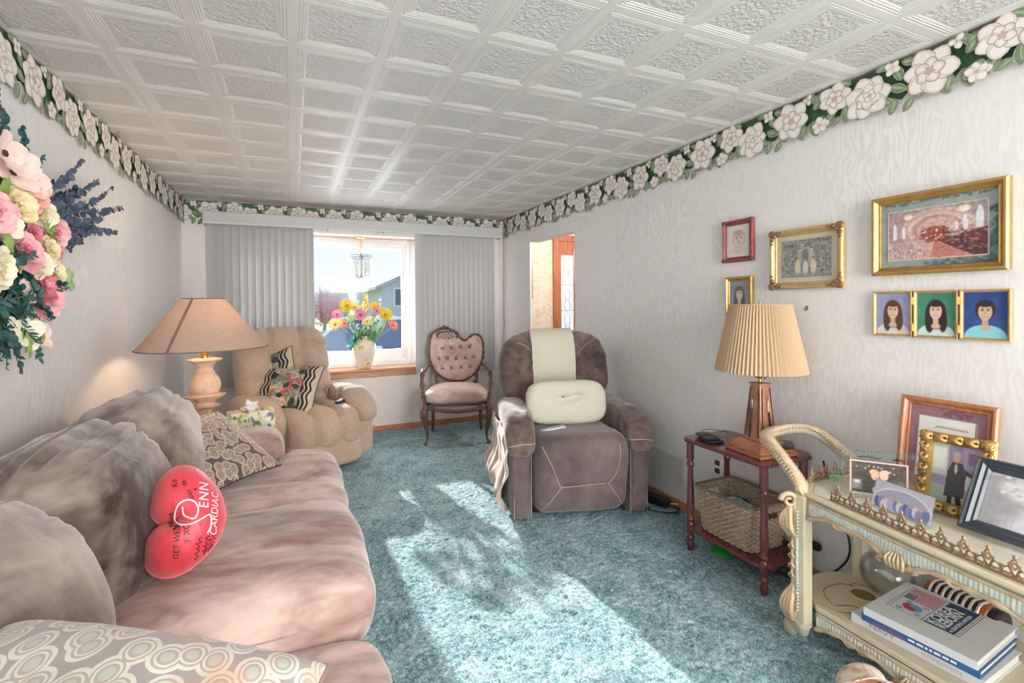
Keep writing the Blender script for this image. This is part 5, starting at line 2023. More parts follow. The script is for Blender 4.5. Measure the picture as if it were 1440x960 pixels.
wm = MB()
NS = 60                          # stakes
ROWS = 19
BH = .212
for row in range(ROWS):
    z = .006 + (BH - .012) * row / (ROWS - 1)
    q = row / (ROWS - 1)
    hx, hy = .108 + .024 * q, .142 + .024 * q
    base = rrect(hx, hy, .035, NS * 3)
    path = []
    for k, (x, y) in enumerate(base):
        ph_ = sin(2 * pi * k / 6 + (pi if row % 2 else 0))
        n_ = Vector((x, y, 0)).normalized()
        path.append((x + n_.x * .0058 * ph_, y + n_.y * .0058 * ph_, z))
    if 13 <= row <= 15:          # hand holes in the two short ends
        segs, cur = [], []
        for p in path + path[:1]:
            if abs(p[0]) < .042 and abs(p[1]) > .11:
                if len(cur) > 2:
                    segs.append(cur)
                cur = []
            else:
                cur.append(p)
        if len(cur) > 2:
            segs.append(cur)
        for sg in segs:
            wm.tube(sg, .0056, 5)
    else:
        wm.tube(path, .0056, 5, closed=True)
wm.build('weave', M_WICK, bk, smooth=60)
sk = MB()
b0, b1 = rrect(.108, .142, .035, NS), rrect(.132, .166, .035, NS)
for k in range(NS):
    hole = abs(b1[k][0]) < .040 and abs(b1[k][1]) > .11
    if hole:
        mid = lambda q: (b0[k][0] + (b1[k][0] - b0[k][0]) * q, b0[k][1] + (b1[k][1] - b0[k][1]) * q, .006 + BH * q)
        sk.tube([mid(0), mid(.64)], .003, 4)
    else:
        sk.tube([(b0[k][0], b0[k][1], .002), (b1[k][0], b1[k][1], BH)], .003, 4)
sk.build('stake', M_WICK, bk)
MB().tube([(x, y, BH + .002) for x, y in rrect(.134, .168, .036, 90)], .0075, 7, closed=True).build('rim', M_WICKD, bk)
MB().prism(rrect(.106, .140, .034, 40), 0, .008).build('bottom', M_WICKD, bk, smooth=0)

def p_cloth(u, v):
    P = Pic(u, v, 2, (150, 206, 196))
    R = random.Random(8)
    for k in range(36):
        P.ell(R.random(), R.random(), .05, .09, R.choice([(230, 132, 112), (238, 206, 150), (96, 170, 170), (222, 90, 90), (230, 230, 220)]), 1, .2)
    return P.c

fc = thing('folded_cloth', 'teal cloth with orange spots folded inside the wicker basket', 'cloth', (1.965, 1.64, .160), rot=(radians(10), radians(4), radians(6)))
mb = MB().soft((.10, .21, .11), (4, 6, 4), 22, c=(0, 0, .085))
uv_ = np.array([[p[1] / .24 + .5, (p[2] / .16 + p[0] / .1) % 1] for p in mb.v])
cc = p_cloth(uv_[:, 0][None, :], uv_[:, 1][None, :])[0]
mb.col = np.concatenate([tolin(np.clip(cc, 0, 255)), np.ones((len(mb.v), 1))], 1)
mb.build('folds', vcol('spotted_cloth', .8, .1), fc, smooth=180)
bp = thing('pouch', 'small dark blue pouch inside the wicker basket, behind the teal cloth', 'pouch', (2.055, 1.72, .142), radians(20))
MB().soft((.07, .10, .14), (3, 3, 3), 12, c=(0, 0, .07)).build('bag', plain('blue_fabric', rgb(56, 76, 120), .7, var=.2), bp, smooth=180)
MB().tube([(-.03, -.02, .135), (0, 0, .142), (.03, .02, .135)], .004, 6).build('zip', M_STEEL, bp)

gp = thing('green_folder', 'bright green plastic folder on the carpet under the cherry table', 'folder', (1.995, 1.775, .006), radians(32))
MB().sheet(lambda u, v: ((u - .5) * .16, (v - .5) * .085, .004 + .006 * sin(u * 3)), 10, 6, .003).build('cover', plain('green_plastic', rgb(34, 190, 76), .4, var=.03), gp)
MB().sheet(lambda u, v: ((u - .5) * .15, (v - .5) * .08 + .006, .0085 + .006 * sin(u * 3)), 10, 6, .002).build('flap', plain('green_plastic_flap', rgb(40, 204, 88), .4, var=.03), gp)

pa = thing('power_adapter', 'black power brick with a loose plug on the carpet beside the brown recliner', 'adapter', (2.088, 2.37, .0), radians(-78))
MB().soft((.20, .065, .045), (7, 5, 5), 10, c=(0, 0, .026)).build('brick', M_BLACKP, pa, smooth=180)
MB().tube(spline([(.10, 0, .02), (.15, .02, .012), (.17, -.04, .012), (.12, -.10, .012), (.07, -.13, .016)], 7), .0045, 6).build('cord', M_CORDB, pa)
MB().soft((.04, .025, .02), 4, 6, c=(.045, -.14, .018)).build('plug', M_BLACKP, pa, smooth=180)
MB().tube([(.022, -.138, .022), (.005, -.134, .022)], .0025, 5).tube([(.022, -.148, .022), (.005, -.144, .022)], .0025, 5).build('prong', M_CHROME, pa)
MB().tube(spline([(.10, .01, .03), (.17, .06, .03), (.20, .03, .012), (.24, .05, .05), (.25, .06, .09)], 7), .004, 6).build('cord', M_WHITE, pa)

lc_ = thing('lamp_cord', 'black cord hanging down the wall behind the far legs of the tea cart', 'cord', (2.150, 1.30, .01))
MB().tube(spline([(.0, .07, .55), (.002, .055, .46), (.004, .02, .36), (.003, -.03, .26), (-.004, -.035, .17), (-.02, .02, .08), (-.06, .10, .004), (-.10, .22, .002)], 8), .0045, 6).build('wire', M_CORDB, lc_)
MB().soft((.03, .05, .035), 4, 6, c=(-.012, .10, .16)).build('plug', M_BLACKP, lc_, smooth=180)
# ================================================================== ornate tea cart
M_CREAM = plain('antique_cream_paint', rgb(214, 202, 174), .4, var=.06, vscale=6, coat=.2)
M_CREAMW = plain('worn_cream_carving', rgb(206, 196, 172), .5, var=.14, vscale=26)
M_GILT = plain('rubbed_gilding', rgb(204, 178, 144), .45, .15, var=.16, vscale=40)
M_PALEBL = plain('pale_blue_fluting', rgb(208, 212, 200), .45, var=.14, vscale=60)
M_FRET = plain('bronze_fretwork', rgb(170, 140, 114), .42, .3, var=.22, vscale=70)
M_ENGR = plain('brown_scrollwork', rgb(168, 122, 76), .6, var=.1)
M_OLIVE = plain('olive_well', rgb(132, 110, 44), .5, var=.1)
t = NT('painted_tray')
v_ = t.coord()
n1 = t.noise(v_, 7, 3, .5, .8)
t.color(t.ramp(n1, [(.36, rgb(226, 220, 196)), (.52, rgb(216, 220, 200)), (.62, rgb(228, 214, 204)), (.7, rgb(200, 206, 186))]))
t.set(Roughness=.12, Specular_IOR_Level=.6, Coat_Weight=.6, Coat_Roughness=.04)
M_TRAY = t.m

cart = thing('tea_cart', 'ornate cream and gilt tea cart with a gallery rail along the right wall', 'cart', (1.88, .5, 0))
YC, HL = .50, .66

def fx(y, bow=.11, base=1.60):
    return base + bow * min(1, abs((y - YC) / HL)) ** 1.25

def tray_outline(n=30):
    pts = []
    for k in range(n + 1):                       # front, far to near
        y = YC + HL - 2 * HL * k / n
        pts.append((fx(y), y))
    for k in range(1, 9):                        # near end
        q = k / 9
        pts.append((1.71 + .40 * q, YC - HL - .045 * sin(pi * q)))
    pts.append((2.11, YC - HL))
    pts.append((2.11, YC + HL))
    for k in range(1, 9):                        # far end bows outward
        q = 1 - k / 9
        pts.append((1.71 + .40 * q, YC + HL + .075 * sin(pi * q)))
    return pts

to = tray_outline()
MB().prism(to, .545, .566).build('tray_board', M_CREAM, cart, smooth=0, world=True)
inn = [(1.905 + (x - 1.905) * .90, YC + (y - YC) * .965) for x, y in to]
MB().prism(inn, .5655, .5685).build('tray_top', M_TRAY, cart, smooth=0, world=True)
MB().tube([(x, y, .566) for x, y in to], .0125, 8, closed=True, flat=.75).build('tray_moulding', M_CREAM, cart, world=True)
MB().tube([(1.905 + (x - 1.905) * .955, YC + (y - YC) * .982, .569) for x, y in to], .0035, 6, closed=True).build('gilt_line', M_GILT, cart, world=True)

def front_apron(zt, hmin, hmax, base, bow, y0, y1, per, nm):
    """carved fluted apron that follows the bow; its lower edge is scalloped"""
    n = 150

    def low(y):
        s = (y - .826) / per
        return zt - hmin - (hmax - hmin) * (abs(cos(pi * s)) ** 2.2 * .75 + .25 * (.5 + .5 * cos(4 * pi * s)))

    def fn(u, v):
        y = y0 + (y1 - y0) * u
        fl_ = .0013 * sin(y * 2 * pi / .0105) * (1 if .12 < v < .86 else .2)
        z = zt + (low(y) - zt) * v
        x = fx(y, bow, base) - .004 - .006 * sin(pi * v) + fl_
        return (x, y, z)
    mb = MB().sheet(fn, 420, 7, .010)
    ap = mb.build(nm, M_PALEBL, cart, smooth=60, world=True)
    ed = MB()
    pts = [(fx(y, bow, base) - .013, y, low(y)) for y in np.linspace(y0, y1, n)]
    ed.tube(pts, [.0075 + .002 * sin(i * .9) for i in range(n)], 7)
    ed.tube([(fx(y, bow, base) - .010, y, zt - .004) for y in np.linspace(y0, y1, 60)], .005, 6)
    k = -6
    while k < 7:
        yc = .826 + k * per
        if y0 < yc < y1:
            x = fx(yc, bow, base) - .020
            z = low(yc)
            # shell with curled leaves at every low point
            for q in range(-2, 3):
                ed.tube(spline([(x, yc + q * .006, z + .040), (x - .012, yc + q * .011, z + .022), (x - .006, yc + q * .009, z - .004)], 4), [.004] * 4 + [.0055] * 4 + [.004], 6)
            for s in (-1, 1):
                ed.tube(spline([(x + .006, yc + s * .016, z + .004), (x - .004, yc + s * .036, z + .014), (x, yc + s * .050, z + .004), (x, yc + s * .040, z - .002)], 5), .0045, 6)
        ym = yc + per * .5
        if y0 < ym < y1:
            x = fx(ym, bow, base) - .014
            for s in (-1, 1):
                ed.tube(spline([(x, ym, low(ym)), (x - .004, ym + s * .022, low(ym) - .008), (x, ym + s * .040, low(ym + s * .040))], 4), .004, 6)
        k += 1
    ed.build('apron_carving', M_GILT, ap, smooth=180, world=True)
    return ap

front_apron(.552, .028, .070, 1.60, .11, YC - HL + .03, YC + HL - .03, .33, 'apron')
# lower shelf
so = [(1.742, 1.14)] + [(1.742 - .012 * sin(pi * k / 12), 1.14 - 1.28 * k / 12) for k in range(1, 12)] + [(1.742, -.14), (2.155, -.14), (2.155, 1.14)]
so += [(2.145 - .385 * q, 1.16 + .115 * sin(pi * q) ** .8) for q in [k / 14 for k in range(15)]]
MB().prism(so, .133, .155).build('shelf_board', M_CREAM, cart, smooth=0, bevel=.005, world=True)
front_apron(.136, .025, .062, 1.722, .02, YC - HL + .06, YC + HL - .03, .33, 'shelf_apron')
en = MB()
for pts in ([(1.80, 1.115), (1.86, 1.185), (1.95, 1.19), (1.985, 1.165), (1.99, 1.13)], [(1.985, 1.165), (2.02, 1.16), (2.06, 1.08), (2.085, 1.03)], [(1.765, 1.15), (1.78, 1.085), (1.81, 1.06), (1.86, 1.055), (1.855, 1.085), (1.80, 1.11)]):
    en.tube(spline([(x, y, .1555) for x, y in pts], 7), .0022, 5)
en.build('scroll_line', M_ENGR, cart, world=True)
MB().lathe([(0, .1555), (.040, .1556), (.041, .1562), (.041, .1556)], 30, (1.965, 1.105, 0)).build('bottle_well', M_OLIVE, cart, world=True)
MB().tube([(1.965 + .043 * cos(q), 1.105 + .043 * sin(q), .156) for q in [2 * pi * k / 30 for k in range(30)]], .0042, 7, closed=True).build('well_rim', M_CREAM, cart, world=True)

def spiral(c, ax, turns, r0, r1, n=26, sg=1):
    """volute in the plane (ax, z)"""
    ax = Vector(ax).normalized()
    return [Vector(c) + ax * (r0 + (r1 - r0) * k / n) * cos(sg * 2 * pi * turns * k / n) + Vector((0, 0, 1)) * (r0 + (r1 - r0) * k / n) * sin(sg * 2 * pi * turns * k / n) for k in range(n + 1)]

for (px_, py_, far) in ((1.705, 1.162, 1), (1.705, -.162, -1), (2.09, 1.185, 1), (2.09, -.185, -1)):
    fr_ = px_ < 1.9
    pb = MB()
    hw = .023 if fr_ else .021
    pb.box(px_ - hw, px_ + hw, py_ - hw, py_ + hw, .075, .56)
    po = pb.build('post', M_CREAM, cart, smooth=0, bevel=.005, world=True)
    MB().lathe([(.012, .045), (.020, .055), (.024, .075), (.030, .085), (.030, .095)], 14, (px_, py_, 0)).build('post_foot', M_CREAMW, po, world=True)
    d = Vector((-.80, .60 * far, 0)) if fr_ else Vector((.2, .9 * far, 0))
    cx_, cy_ = (.035 if fr_ else .023), (.055 if fr_ else .05)
    # caster
    cw = Vector((px_ + .025, py_ + .065 * far, 0))
    ca = MB()
    ca.tube([(px_, py_, .05), (px_ + .010, py_ + .03 * far, .055), (cw.x, cw.y - .01 * far, .045)], [.012, .014, .012], 8)
    co_ = ca.build('caster', M_CREAMW, cart, world=True)
    wl = MB().lathe([(.0, -.017), (.020, -.016), (.028, -.010), (.030, 0), (.028, .010), (.020, .016), (0, .017)], 22, T=TR((cw.x, cw.y, .028), (pi / 2, 0, radians(65 * far))))
    wl.build('wheel', M_CREAMW, co_, world=True)
    if fr_:
        cv = MB()
        o = Vector((px_, py_, 0)) + d * .030
        # upper C scroll, hanging acanthus, beaded strip, lower acanthus
        for (zc, r0, sg) in ((.535, .030, 1), (.150, .026, -1)):
            cv.tube(spiral(o + d * .012 + Vector((0, 0, zc)), d, 1.35, r0, .006, sg=sg), [.010 - .0002 * k for k in range(27)], 7)
        tv = Vector((-d.y, d.x, 0))
        for k in range(7):
            a = -.75 + .25 * k
            q = 1 - abs(a)
            cv.tube(spline([o + Vector((0, 0, .515)) + d * .010, o + d * (.012 + .026 * q) + tv * a * .030 + Vector((0, 0, .475)), o + d * (.010 + .026 * q) + tv * a * .044 + Vector((0, 0, .440)), o + d * (.0 + .012 * q) + tv * a * .034 + Vector((0, 0, .405 + .012 * abs(a)))], 4), [.009] * 9 + [.007] * 3 + [.003], 6)
            cv.tube(spline([o + Vector((0, 0, .235)) + d * .0, o + d * (.006 + .018 * q) + tv * a * .026 + Vector((0, 0, .195)), o + d * (.012 + .028 * q) + tv * a * .040 + Vector((0, 0, .150)), o + d * (.006 + .012 * q) + tv * a * .024 + Vector((0, 0, .100))], 4), [.004] * 4 + [.009] * 8 + [.004], 6)
        for k in range(9):
            z_ = .25 + .018 * k
            cv.tube(spline([o + d * .002 + Vector((0, 0, z_ + .02)), o + d * .010 + tv * .014 * (1 if k % 2 else -1) + Vector((0, 0, z_ + .006)), o + d * .002 + tv * .018 * (1 if k % 2 else -1) + Vector((0, 0, z_ - .008))], 4), .0045, 5)
        cv.soft((.02, .02, .47), 3, 6, c=tuple(o - d * .004 + Vector((0, 0, .315))))
        cv.build('acanthus_scroll', M_GILT, po, smooth=180, world=True)
        bd = MB()
        for k in range(30):
            bd.soft((.010, .010, .010), 2, 4, c=tuple(Vector((px_ - .026, py_ + .002, .14 + .0125 * k))))
        bd.tube([o - d * .008 + Vector((.012, .012, .22)), o - d * .008 + Vector((.012, .012, .41))], .004, 6)
        bd.tube([o - d * .008 + Vector((-.012, -.012, .22)), o - d * .008 + Vector((-.012, -.012, .41))], .004, 6)
        bd.build('beading', M_PALEBL, po, smooth=180, world=True)

# push handle sweeping up and outwards at the far end
hp = spline([(1.705, 1.165, .555), (1.712, 1.185, .60), (1.735, 1.26, .655), (1.765, 1.335, .695), (1.80, 1.378, .708), (1.90, 1.395, .716), (2.01, 1.385, .714), (2.065, 1.350, .700), (2.092, 1.285, .655), (2.098, 1.215, .605), (2.095, 1.185, .555)], 7)
hn = len(hp)
hd = MB().tube(hp, [.0235 + .004 * (.5 + .5 * cos(2 * pi * (i / hn - .5))) * (1 if i > 2 else .7) for i in range(hn)], 9, flat=.6)
ho = hd.build('push_handle', M_CREAMW, cart, smooth=180, world=True)
hl_ = MB()
for i in range(2, hn - 2):
    p = hp[i]
    dd = (hp[i + 1] - hp[i - 1]).normalized()
    sd_ = dd.cross(Vector((0, 0, 1))).normalized()
    nn_ = sd_.cross(dd).normalized()
    for s in (-1, 1):
        b_ = p + nn_ * .012
        hl_.tube(spline([b_ - dd * .016 + sd_ * s * .002, b_ + sd_ * s * .009 + nn_ * .006, b_ + dd * .012 + sd_ * s * .019 + nn_ * .001, b_ + dd * .004 + sd_ * s * .023 - nn_ * .004], 3), [.004, .0055, .0065, .0065, .006, .006, .005, .004, .004, .003], 5)
    if i % 2:
        hl_.soft((.011, .011, .009), 2, 4, c=tuple(p + nn_ * .017))
hl_.build('leaf_carving', M_GILT, ho, smooth=180, world=True)

# gallery: a row of little pierced crowns
def crown(mb, T, w=.062, h=.054):
    def P(x, z):
        return T @ Vector((x * w, 0, z * h))
    for s in (-1, 1):
        mb.tube([P(s * .5, .0), P(s * .46, .34), P(s * .26, .48), P(s * .12, .30), P(s * .22, .12), P(s * .36, .18)], .0026, 5)
        mb.tube([P(s * .05, .05), P(s * .20, .55), P(s * .10, .78), P(0, .92)], .0026, 5)
        mb.tube([P(0, .40), P(s * .12, .58), P(0, .72)], .0022, 5)
        mb.soft((.008, .007, .008), 2, 3, T=T @ TR((s * .46 * w, 0, .42 * h)))
        mb.soft((.009, .007, .009), 2, 3, T=T @ TR((s * .20 * w, 0, .60 * h)))
    mb.soft((.010, .008, .013), 2, 4, T=T @ TR((0, 0, .98 * h)))
    mb.soft((.008, .007, .008), 2, 3, T=T @ TR((0, 0, .45 * h)))

def gallery(path, nm):
    """crowns along an arc-length parametrised plan path at tray height"""
    path = [Vector((x, y, .568)) for x, y in path]
    mb = MB()
    mb.tube([p + Vector((0, 0, .004)) for p in path], .0038, 6)
    mb.tube([p + Vector((0, 0, .013)) for p in path], .0020, 5)
    L_ = [0]
    for i in range(1, len(path)):
        L_.append(L_[-1] + (path[i] - path[i - 1]).length)
    n = max(2, round(L_[-1] / .052))
    for k in range(n):
        d = L_[-1] * (k + .5) / n
        i = max(j for j in range(len(L_)) if L_[j] <= d)
        i = min(i, len(path) - 2)
        q = (d - L_[i]) / max(L_[i + 1] - L_[i], 1e-6)
        p = path[i].lerp(path[i + 1], q)
        t_ = (path[i + 1] - path[i]).normalized()
        T = Matrix.Translation(p + Vector((0, 0, .004))) @ Matrix.Rotation(atan2(t_.y, t_.x), 4, 'Z')
        crown(mb, T, L_[-1] / n * .98)
    return mb.build(nm, M_FRET, cart, smooth=180, world=True)

gallery([(fx(y) + .034, y) for y in np.linspace(YC + HL - .085, YC - HL + .085, 30)], 'gallery_rail')
gallery([(1.80 + .25 * q, YC + HL + .012 + .045 * sin(pi * (q * .625 + .2))) for q in np.linspace(0, 1, 12)], 'gallery_rail')
gallery([(2.085, y) for y in np.linspace(YC + HL - .12, YC - HL + .12, 24)], 'gallery_rail')
rb = thing('ribbon', 'little green ribbon lying at the far end of the tea cart tray', 'ribbon', (1.935, 1.185, .571))
MB().tube(spline([(-.03, -.01, .0), (-.01, .015, .012), (.01, -.005, .016), (.0, -.015, .006), (.03, .01, .004)], 6), .004, 6, flat=.4).build('loop', plain('green_ribbon', rgb(110, 210, 150), .5, var=.05), rb)

# ------------------------------------------------------------------ things on the tray
TT = .569

def stand(name, label, w, h, loc, rz, tilt, fr, fm, pics, back=True, cat='picture frame'):
    th = thing(name, label, cat, loc, rot=(radians(-tilt), 0, radians(rz)))
    hang(th, w, h, h / 2 + .002, fr, fm, pics)
    if back:
        MB().sheet(lambda u, v: ((u - .5) * .05, .004 + (tilt / 90 * 1.9) * h * .55 * (1 - v), .02 + h * .55 * v), 3, 4, .003).build('easel', M_BACK, th, smooth=0)
    return th

def p_cert(u, v):
    P = Pic(u, v, .8, (228, 226, 222))
    return P.noise(3, 6).c

def p_mauve(u, v):
    P = Pic(u, v, .8, (150, 112, 124))
    P.noise(8, 4)
    R = random.Random(3)
    for k in range(24):
        P.ell(R.uniform(.42, .8), R.uniform(.9, .98), .03, .02, (124, 80, 98), .8, .4)
    P.rect(.13, .87, .11, .87, (190, 180, 186)).rect(.145, .855, .12, .86, (110, 84, 100))
    return P.c

M_OAKF = wood('honey_oak_frame', rgb(158, 92, 58), rgb(198, 134, 94), (6, 6, 1), .35, 16)
cf = stand('certificate_frame', 'honey oak frame with mauve mat around a printed certificate, leaning on the wall', .272, .345, (2.070, .915, TT), -90, 8.5, prof(.030, .022), M_OAKF,
           [('mat_board', .222, .295, 0, 0, p_mauve, 90, 110, .008), ('certificate', .156, .214, 0, 0, p_cert, 30, 40, .010)], back=False)
vs_, fs_2 = text_mesh('In Loving Memory', .0150, .0001, .35, 'CENTER')
tm = MB()
Tm = Matrix.Translation((.012, -.0106, .345 / 2 + .075)) @ Matrix.Rotation(pi / 2, 4, 'X')
# heading: flowing script strokes, then short lines of small type
R = random.Random(12)
x = -.030
hd_pts = []
while x < .062:
    hd_pts.append((x, -.0106, .345 / 2 + .078 + .0045 * sin(x * 700) * R.uniform(.5, 1.1)))
    x += .0014
tm.tube(hd_pts, .0006, 4)
for r_ in range(9):
    z = .345 / 2 + .058 - r_ * .0105
    x = -.060 + (.012 if r_ in (0, 8) else 0)
    while x < .060 - (.02 if r_ == 8 else 0):
        w_ = R.uniform(.004, .011)
        tm.box(x, x + w_, -.0108, -.0103, z - .0009, z + .0009)
        x += w_ + .0025
tm.build('lettering', plain('grey_ink', rgb(128, 126, 128), .7, var=0), cf, smooth=0)

# gold acanthus frame
def p_oldman(u, v):
    P = Pic(u, v, .78, (150, 138, 168))
    P.noise(8, 6)
    P.rect(.0, .34, .45, 1, (196, 206, 190), 1, .04).rect(.05, .30, .55, .92, (226, 232, 226), 1, .04)
    P.rect(.62, .98, .62, .98, (176, 160, 196), 1, .05).rect(.72, .88, .70, .90, (126, 112, 160), 1, .03)
    P.rect(0, 1, 0, .30, (168, 176, 160), 1, .05)
    P.rect(.64, .98, .28, .52, (222, 216, 232), 1, .03)
    P.poly([(.30, .12), (.34, .55), (.42, .70), (.62, .70), (.70, .52), (.68, .14)], (74, 72, 78), 1)
    P.poly([(.66, .62), (.92, .52), (.90, .47), (.64, .54)], (76, 74, 80), 1)
    P.poly([(.38, .12), (.46, .14), (.46, 0), (.36, 0)], (54, 52, 58), 1).poly([(.52, .14), (.62, .14), (.66, 0), (.54, 0)], (54, 52, 58), 1)
    P.ell(.51, .78, .075, .085, (206, 164, 146), 1, .2).ell(.51, .84, .08, .045, (182, 176, 176), 1, .3)
    P.ell(.5, .60, .03, .08, (226, 226, 232), .9, .3)
    return P.noise(5, 2).c

gf = stand('photo_frame', 'ornate gold leaf carved frame with a photo of a person in a long dark coat', .190, .255, (1.955, .835, TT), -84, 12,
           [(0, 0), (0, .014), (.010, .022), (.026, .020), (.034, .008), (.034, 0)], M_GOLD, [('photograph', .128, .193, 0, 0, p_oldman, 80, 104, .006)])
ac = MB()
for (sx_, n_, ln_) in ((0, 5, .190), (1, 7, .255)):
    for sd_ in (-1, 1):
        for k in range(n_):
            q = (k + .5) / n_ - .5
            for r_ in (0, 1):
                def at(aq, b, d):
                    if sx_ == 0:
                        return (aq * ln_, -d, .1295 + sd_ * (.1275 - b))
                    return (sd_ * (.095 - b), -d, .1295 + aq * ln_)
                e = .5 / n_
                b0_ = .008 if r_ else .026
                ac.tube(spline([at(q - e, b0_, .018), at(q - e * .3, .017, .030), at(q + e * .5, .030 - b0_ + .004, .026), at(q + e * .9, b0_ + .006 * (1 if r_ else -1), .022), at(q + e * .4, b0_ + .010 * (1 if r_ else -1), .022)], 3),
                        [.004, .0055, .007, .0075, .008, .0075, .007, .006, .0055, .005, .0045, .004, .004], 6)
ac.build('acanthus_carving', M_GOLD, gf, smooth=180)

# clear acrylic block with the couple
def p_couple(u, v):
    P = Pic(u, v, 1.5, (82, 76, 72))
    P.noise(12, 6)
    R = random.Random(6)
    for k in range(10):
        P.ell(R.uniform(.1, .95), R.uniform(.62, .95), .016, .03, (222, 190, 140), .8, .5)
    P.rect(0, .2, .1, .42, (136, 134, 130), .9, .04).rect(.05, .16, .3, .40, (220, 218, 212), .8, .03)
    P.rect(.85, 1, .1, .5, (120, 112, 100), .8, .04)
    P.poly([(.30, .02), (.34, .36), (.46, .44), (.54, .30), (.54, .02)], (66, 76, 78), 1)
    P.poly([(.50, .02), (.52, .36), (.64, .46), (.78, .34), (.80, .02)], (84, 86, 92), 1)
    P.poly([(.56, .30), (.60, .42), (.66, .40), (.60, .16)], (232, 230, 232), 1)
    P.ell(.44, .60, .075, .15, (224, 176, 152), 1, .12).ell(.42, .70, .085, .09, (206, 176, 130), 1, .2)
    P.ell(.60, .62, .080, .16, (226, 184, 160), 1, .12).ell(.62, .73, .085, .07, (196, 186, 178), 1, .25)
    P.ell(.48, .14, .09, .12, (222, 172, 150), 1, .25)
    return P.noise(5, 2).c

M_ACR = panemat('clear_acrylic', .09, (.97, .985, .98, 1))
a0, a1 = Vector((1.800, 1.085, TT)), Vector((1.945, .905, TT))
mid_, dv = (a0 + a1) / 2, (a1 - a0)
af = thing('photo_frame', 'clear acrylic block frame holding a photo of a couple touching heads', 'picture frame', mid_, atan2(dv.y, dv.x))
wA = dv.length
MB().box(-wA / 2, wA / 2, -.004, .014, 0, .175).build('acrylic_block', M_ACR, af, smooth=0)
mb = paint(100, 70, p_couple)
mb.v = [(p[0] * wA * .66 - .010, -.0052, p[2] * .108 + .078) for p in mb.v]
mb.build('photograph', M_PIC, af, smooth=0)
MB().frame(wA * .66 + .010, .118, [(0, 0), (0, .001), (.005, .001), (.005, 0)], T=TR((-.010, -.0052, .078))).build('print_border', plain('rose_border', rgb(206, 178, 166), .5, var=.02), af, smooth=0)
fl_ = MB()
for (x0_, w_) in ((-.035, .05), (.045, .015)):
    for k in range(5):
        q = x0_ + w_ * (k / 4 - .5)
        fl_.tube(spline([(q - .008, -.0052, .148), (q - .003, -.0052, .156 - .003 * abs(k - 2)), (q + .004, -.0052, .149), (q + .007, -.0052, .153)], 3), .0013, 4)
for k in range(16):
    q = -wA * .32 + wA * .66 * k / 15
    fl_.box(q, q + .006, -.0054, -.0048, .1700, .1722)
for k in range(4):
    fl_.tube(spline([(.094, -.0052, .07 + k * .018), (.100 + .005, -.0052, .078 + k * .018), (.112, -.0052, .074 + k * .018)], 3), .0016, 4)
fl_.build('black_flourish', plain('black_print', rgb(52, 50, 52), .5, var=0), af, smooth=0)

def p_group(u, v):
    P = Pic(u, v, 1.4, (196, 196, 214))
    P.noise(8, 5)
    P.ell(.5, .25, .52, .62, (226, 224, 236), 1, .05).ell(.5, .25, .48, .57, (170, 176, 196), 1, .05)
    P.rect(.05, .95, .0, .2, (150, 160, 150), .8, .05)
    R = random.Random(9)
    for k in range(16):
        x, y = .1 + .054 * k, .42 + .06 * sin(k * 2.2)
        P.ell(x, y - .20, .06, .20, R.choice([(120, 140, 200), (196, 190, 226), (226, 222, 236), (90, 116, 180), (160, 150, 200)]), 1, .2)
        P.ell(x, y, .024, .05, (206, 178, 170), 1, .3)
    return P.noise(5, 2).c

s0, s1 = Vector((1.800, .985, TT)), Vector((1.775, .815, TT))
dv = s1 - s0
sf = thing('photo_frame', 'small clear stand with a bluish group photo right behind the gallery rail', 'picture frame', (s0 + s1) / 2 + Vector((0, 0, .002)), rot=(radians(-16), 0, atan2(dv.y, dv.x)))
MB().box(-.094, .094, 0, .004, 0, .098).build('acrylic_sheet', M_ACR, sf, smooth=0)
mb = paint(84, 60, p_group)
mb.v = [(p[0] * .176, -.0012, p[2] * .088 + .049) for p in mb.v]
mb.build('photograph', M_PIC, sf, smooth=0)
MB().sheet(lambda u, v: ((u - .5) * .12, .004 + .05 * (1 - v), .004 + .07 * v), 3, 3, .003).build('easel', M_ACR, sf, smooth=0)

def p_wed(u, v):
    P = Pic(u, v, 1.25, (196, 194, 196))
    P.noise(10, 12)
    P.poly([(0, 0), (0, .9), (.22, 1), (.40, .45), (.30, 0)], (160, 160, 164), .8)
    P.ell(.50, .74, .36, .20, (226, 226, 228), .9, .5).ell(.66, .38, .26, .22, (226, 224, 230), .9, .6).ell(.52, .12, .3, .2, (214, 212, 218), .8, .6)
    R = random.Random(4)
    for k in range(50):
        P.ell(R.gauss(.45, .14), R.gauss(.72, .08), .03, .03, R.choice([(238, 238, 238), (206, 206, 210), (180, 180, 186)]), .7, .4)
    for k in range(26):
        P.rect(.02 + k * .012, .024 + k * .012, .02, .9 - k * .02, (150, 150, 156), .5)
    return P.noise(8, 4).c

M_BLKF = plain('charcoal_frame', rgb(58, 66, 76), .35, var=.06, coat=.3)
bf_ = stand('photo_frame', 'charcoal black frame with a pale photo leaning back on the cart tray', .300, .225, (1.835, .622, TT + .011), -93, 29,
            [(0, 0), (0, .014), (.006, .020), (.012, .016), (.018, .020), (.024, .012), (.030, .012), (.036, .006), (.036, 0)], M_BLKF, [('photograph', .235, .160, 0, 0, p_wed, 100, 70, .004)])
for o in bf_.children:
    pass

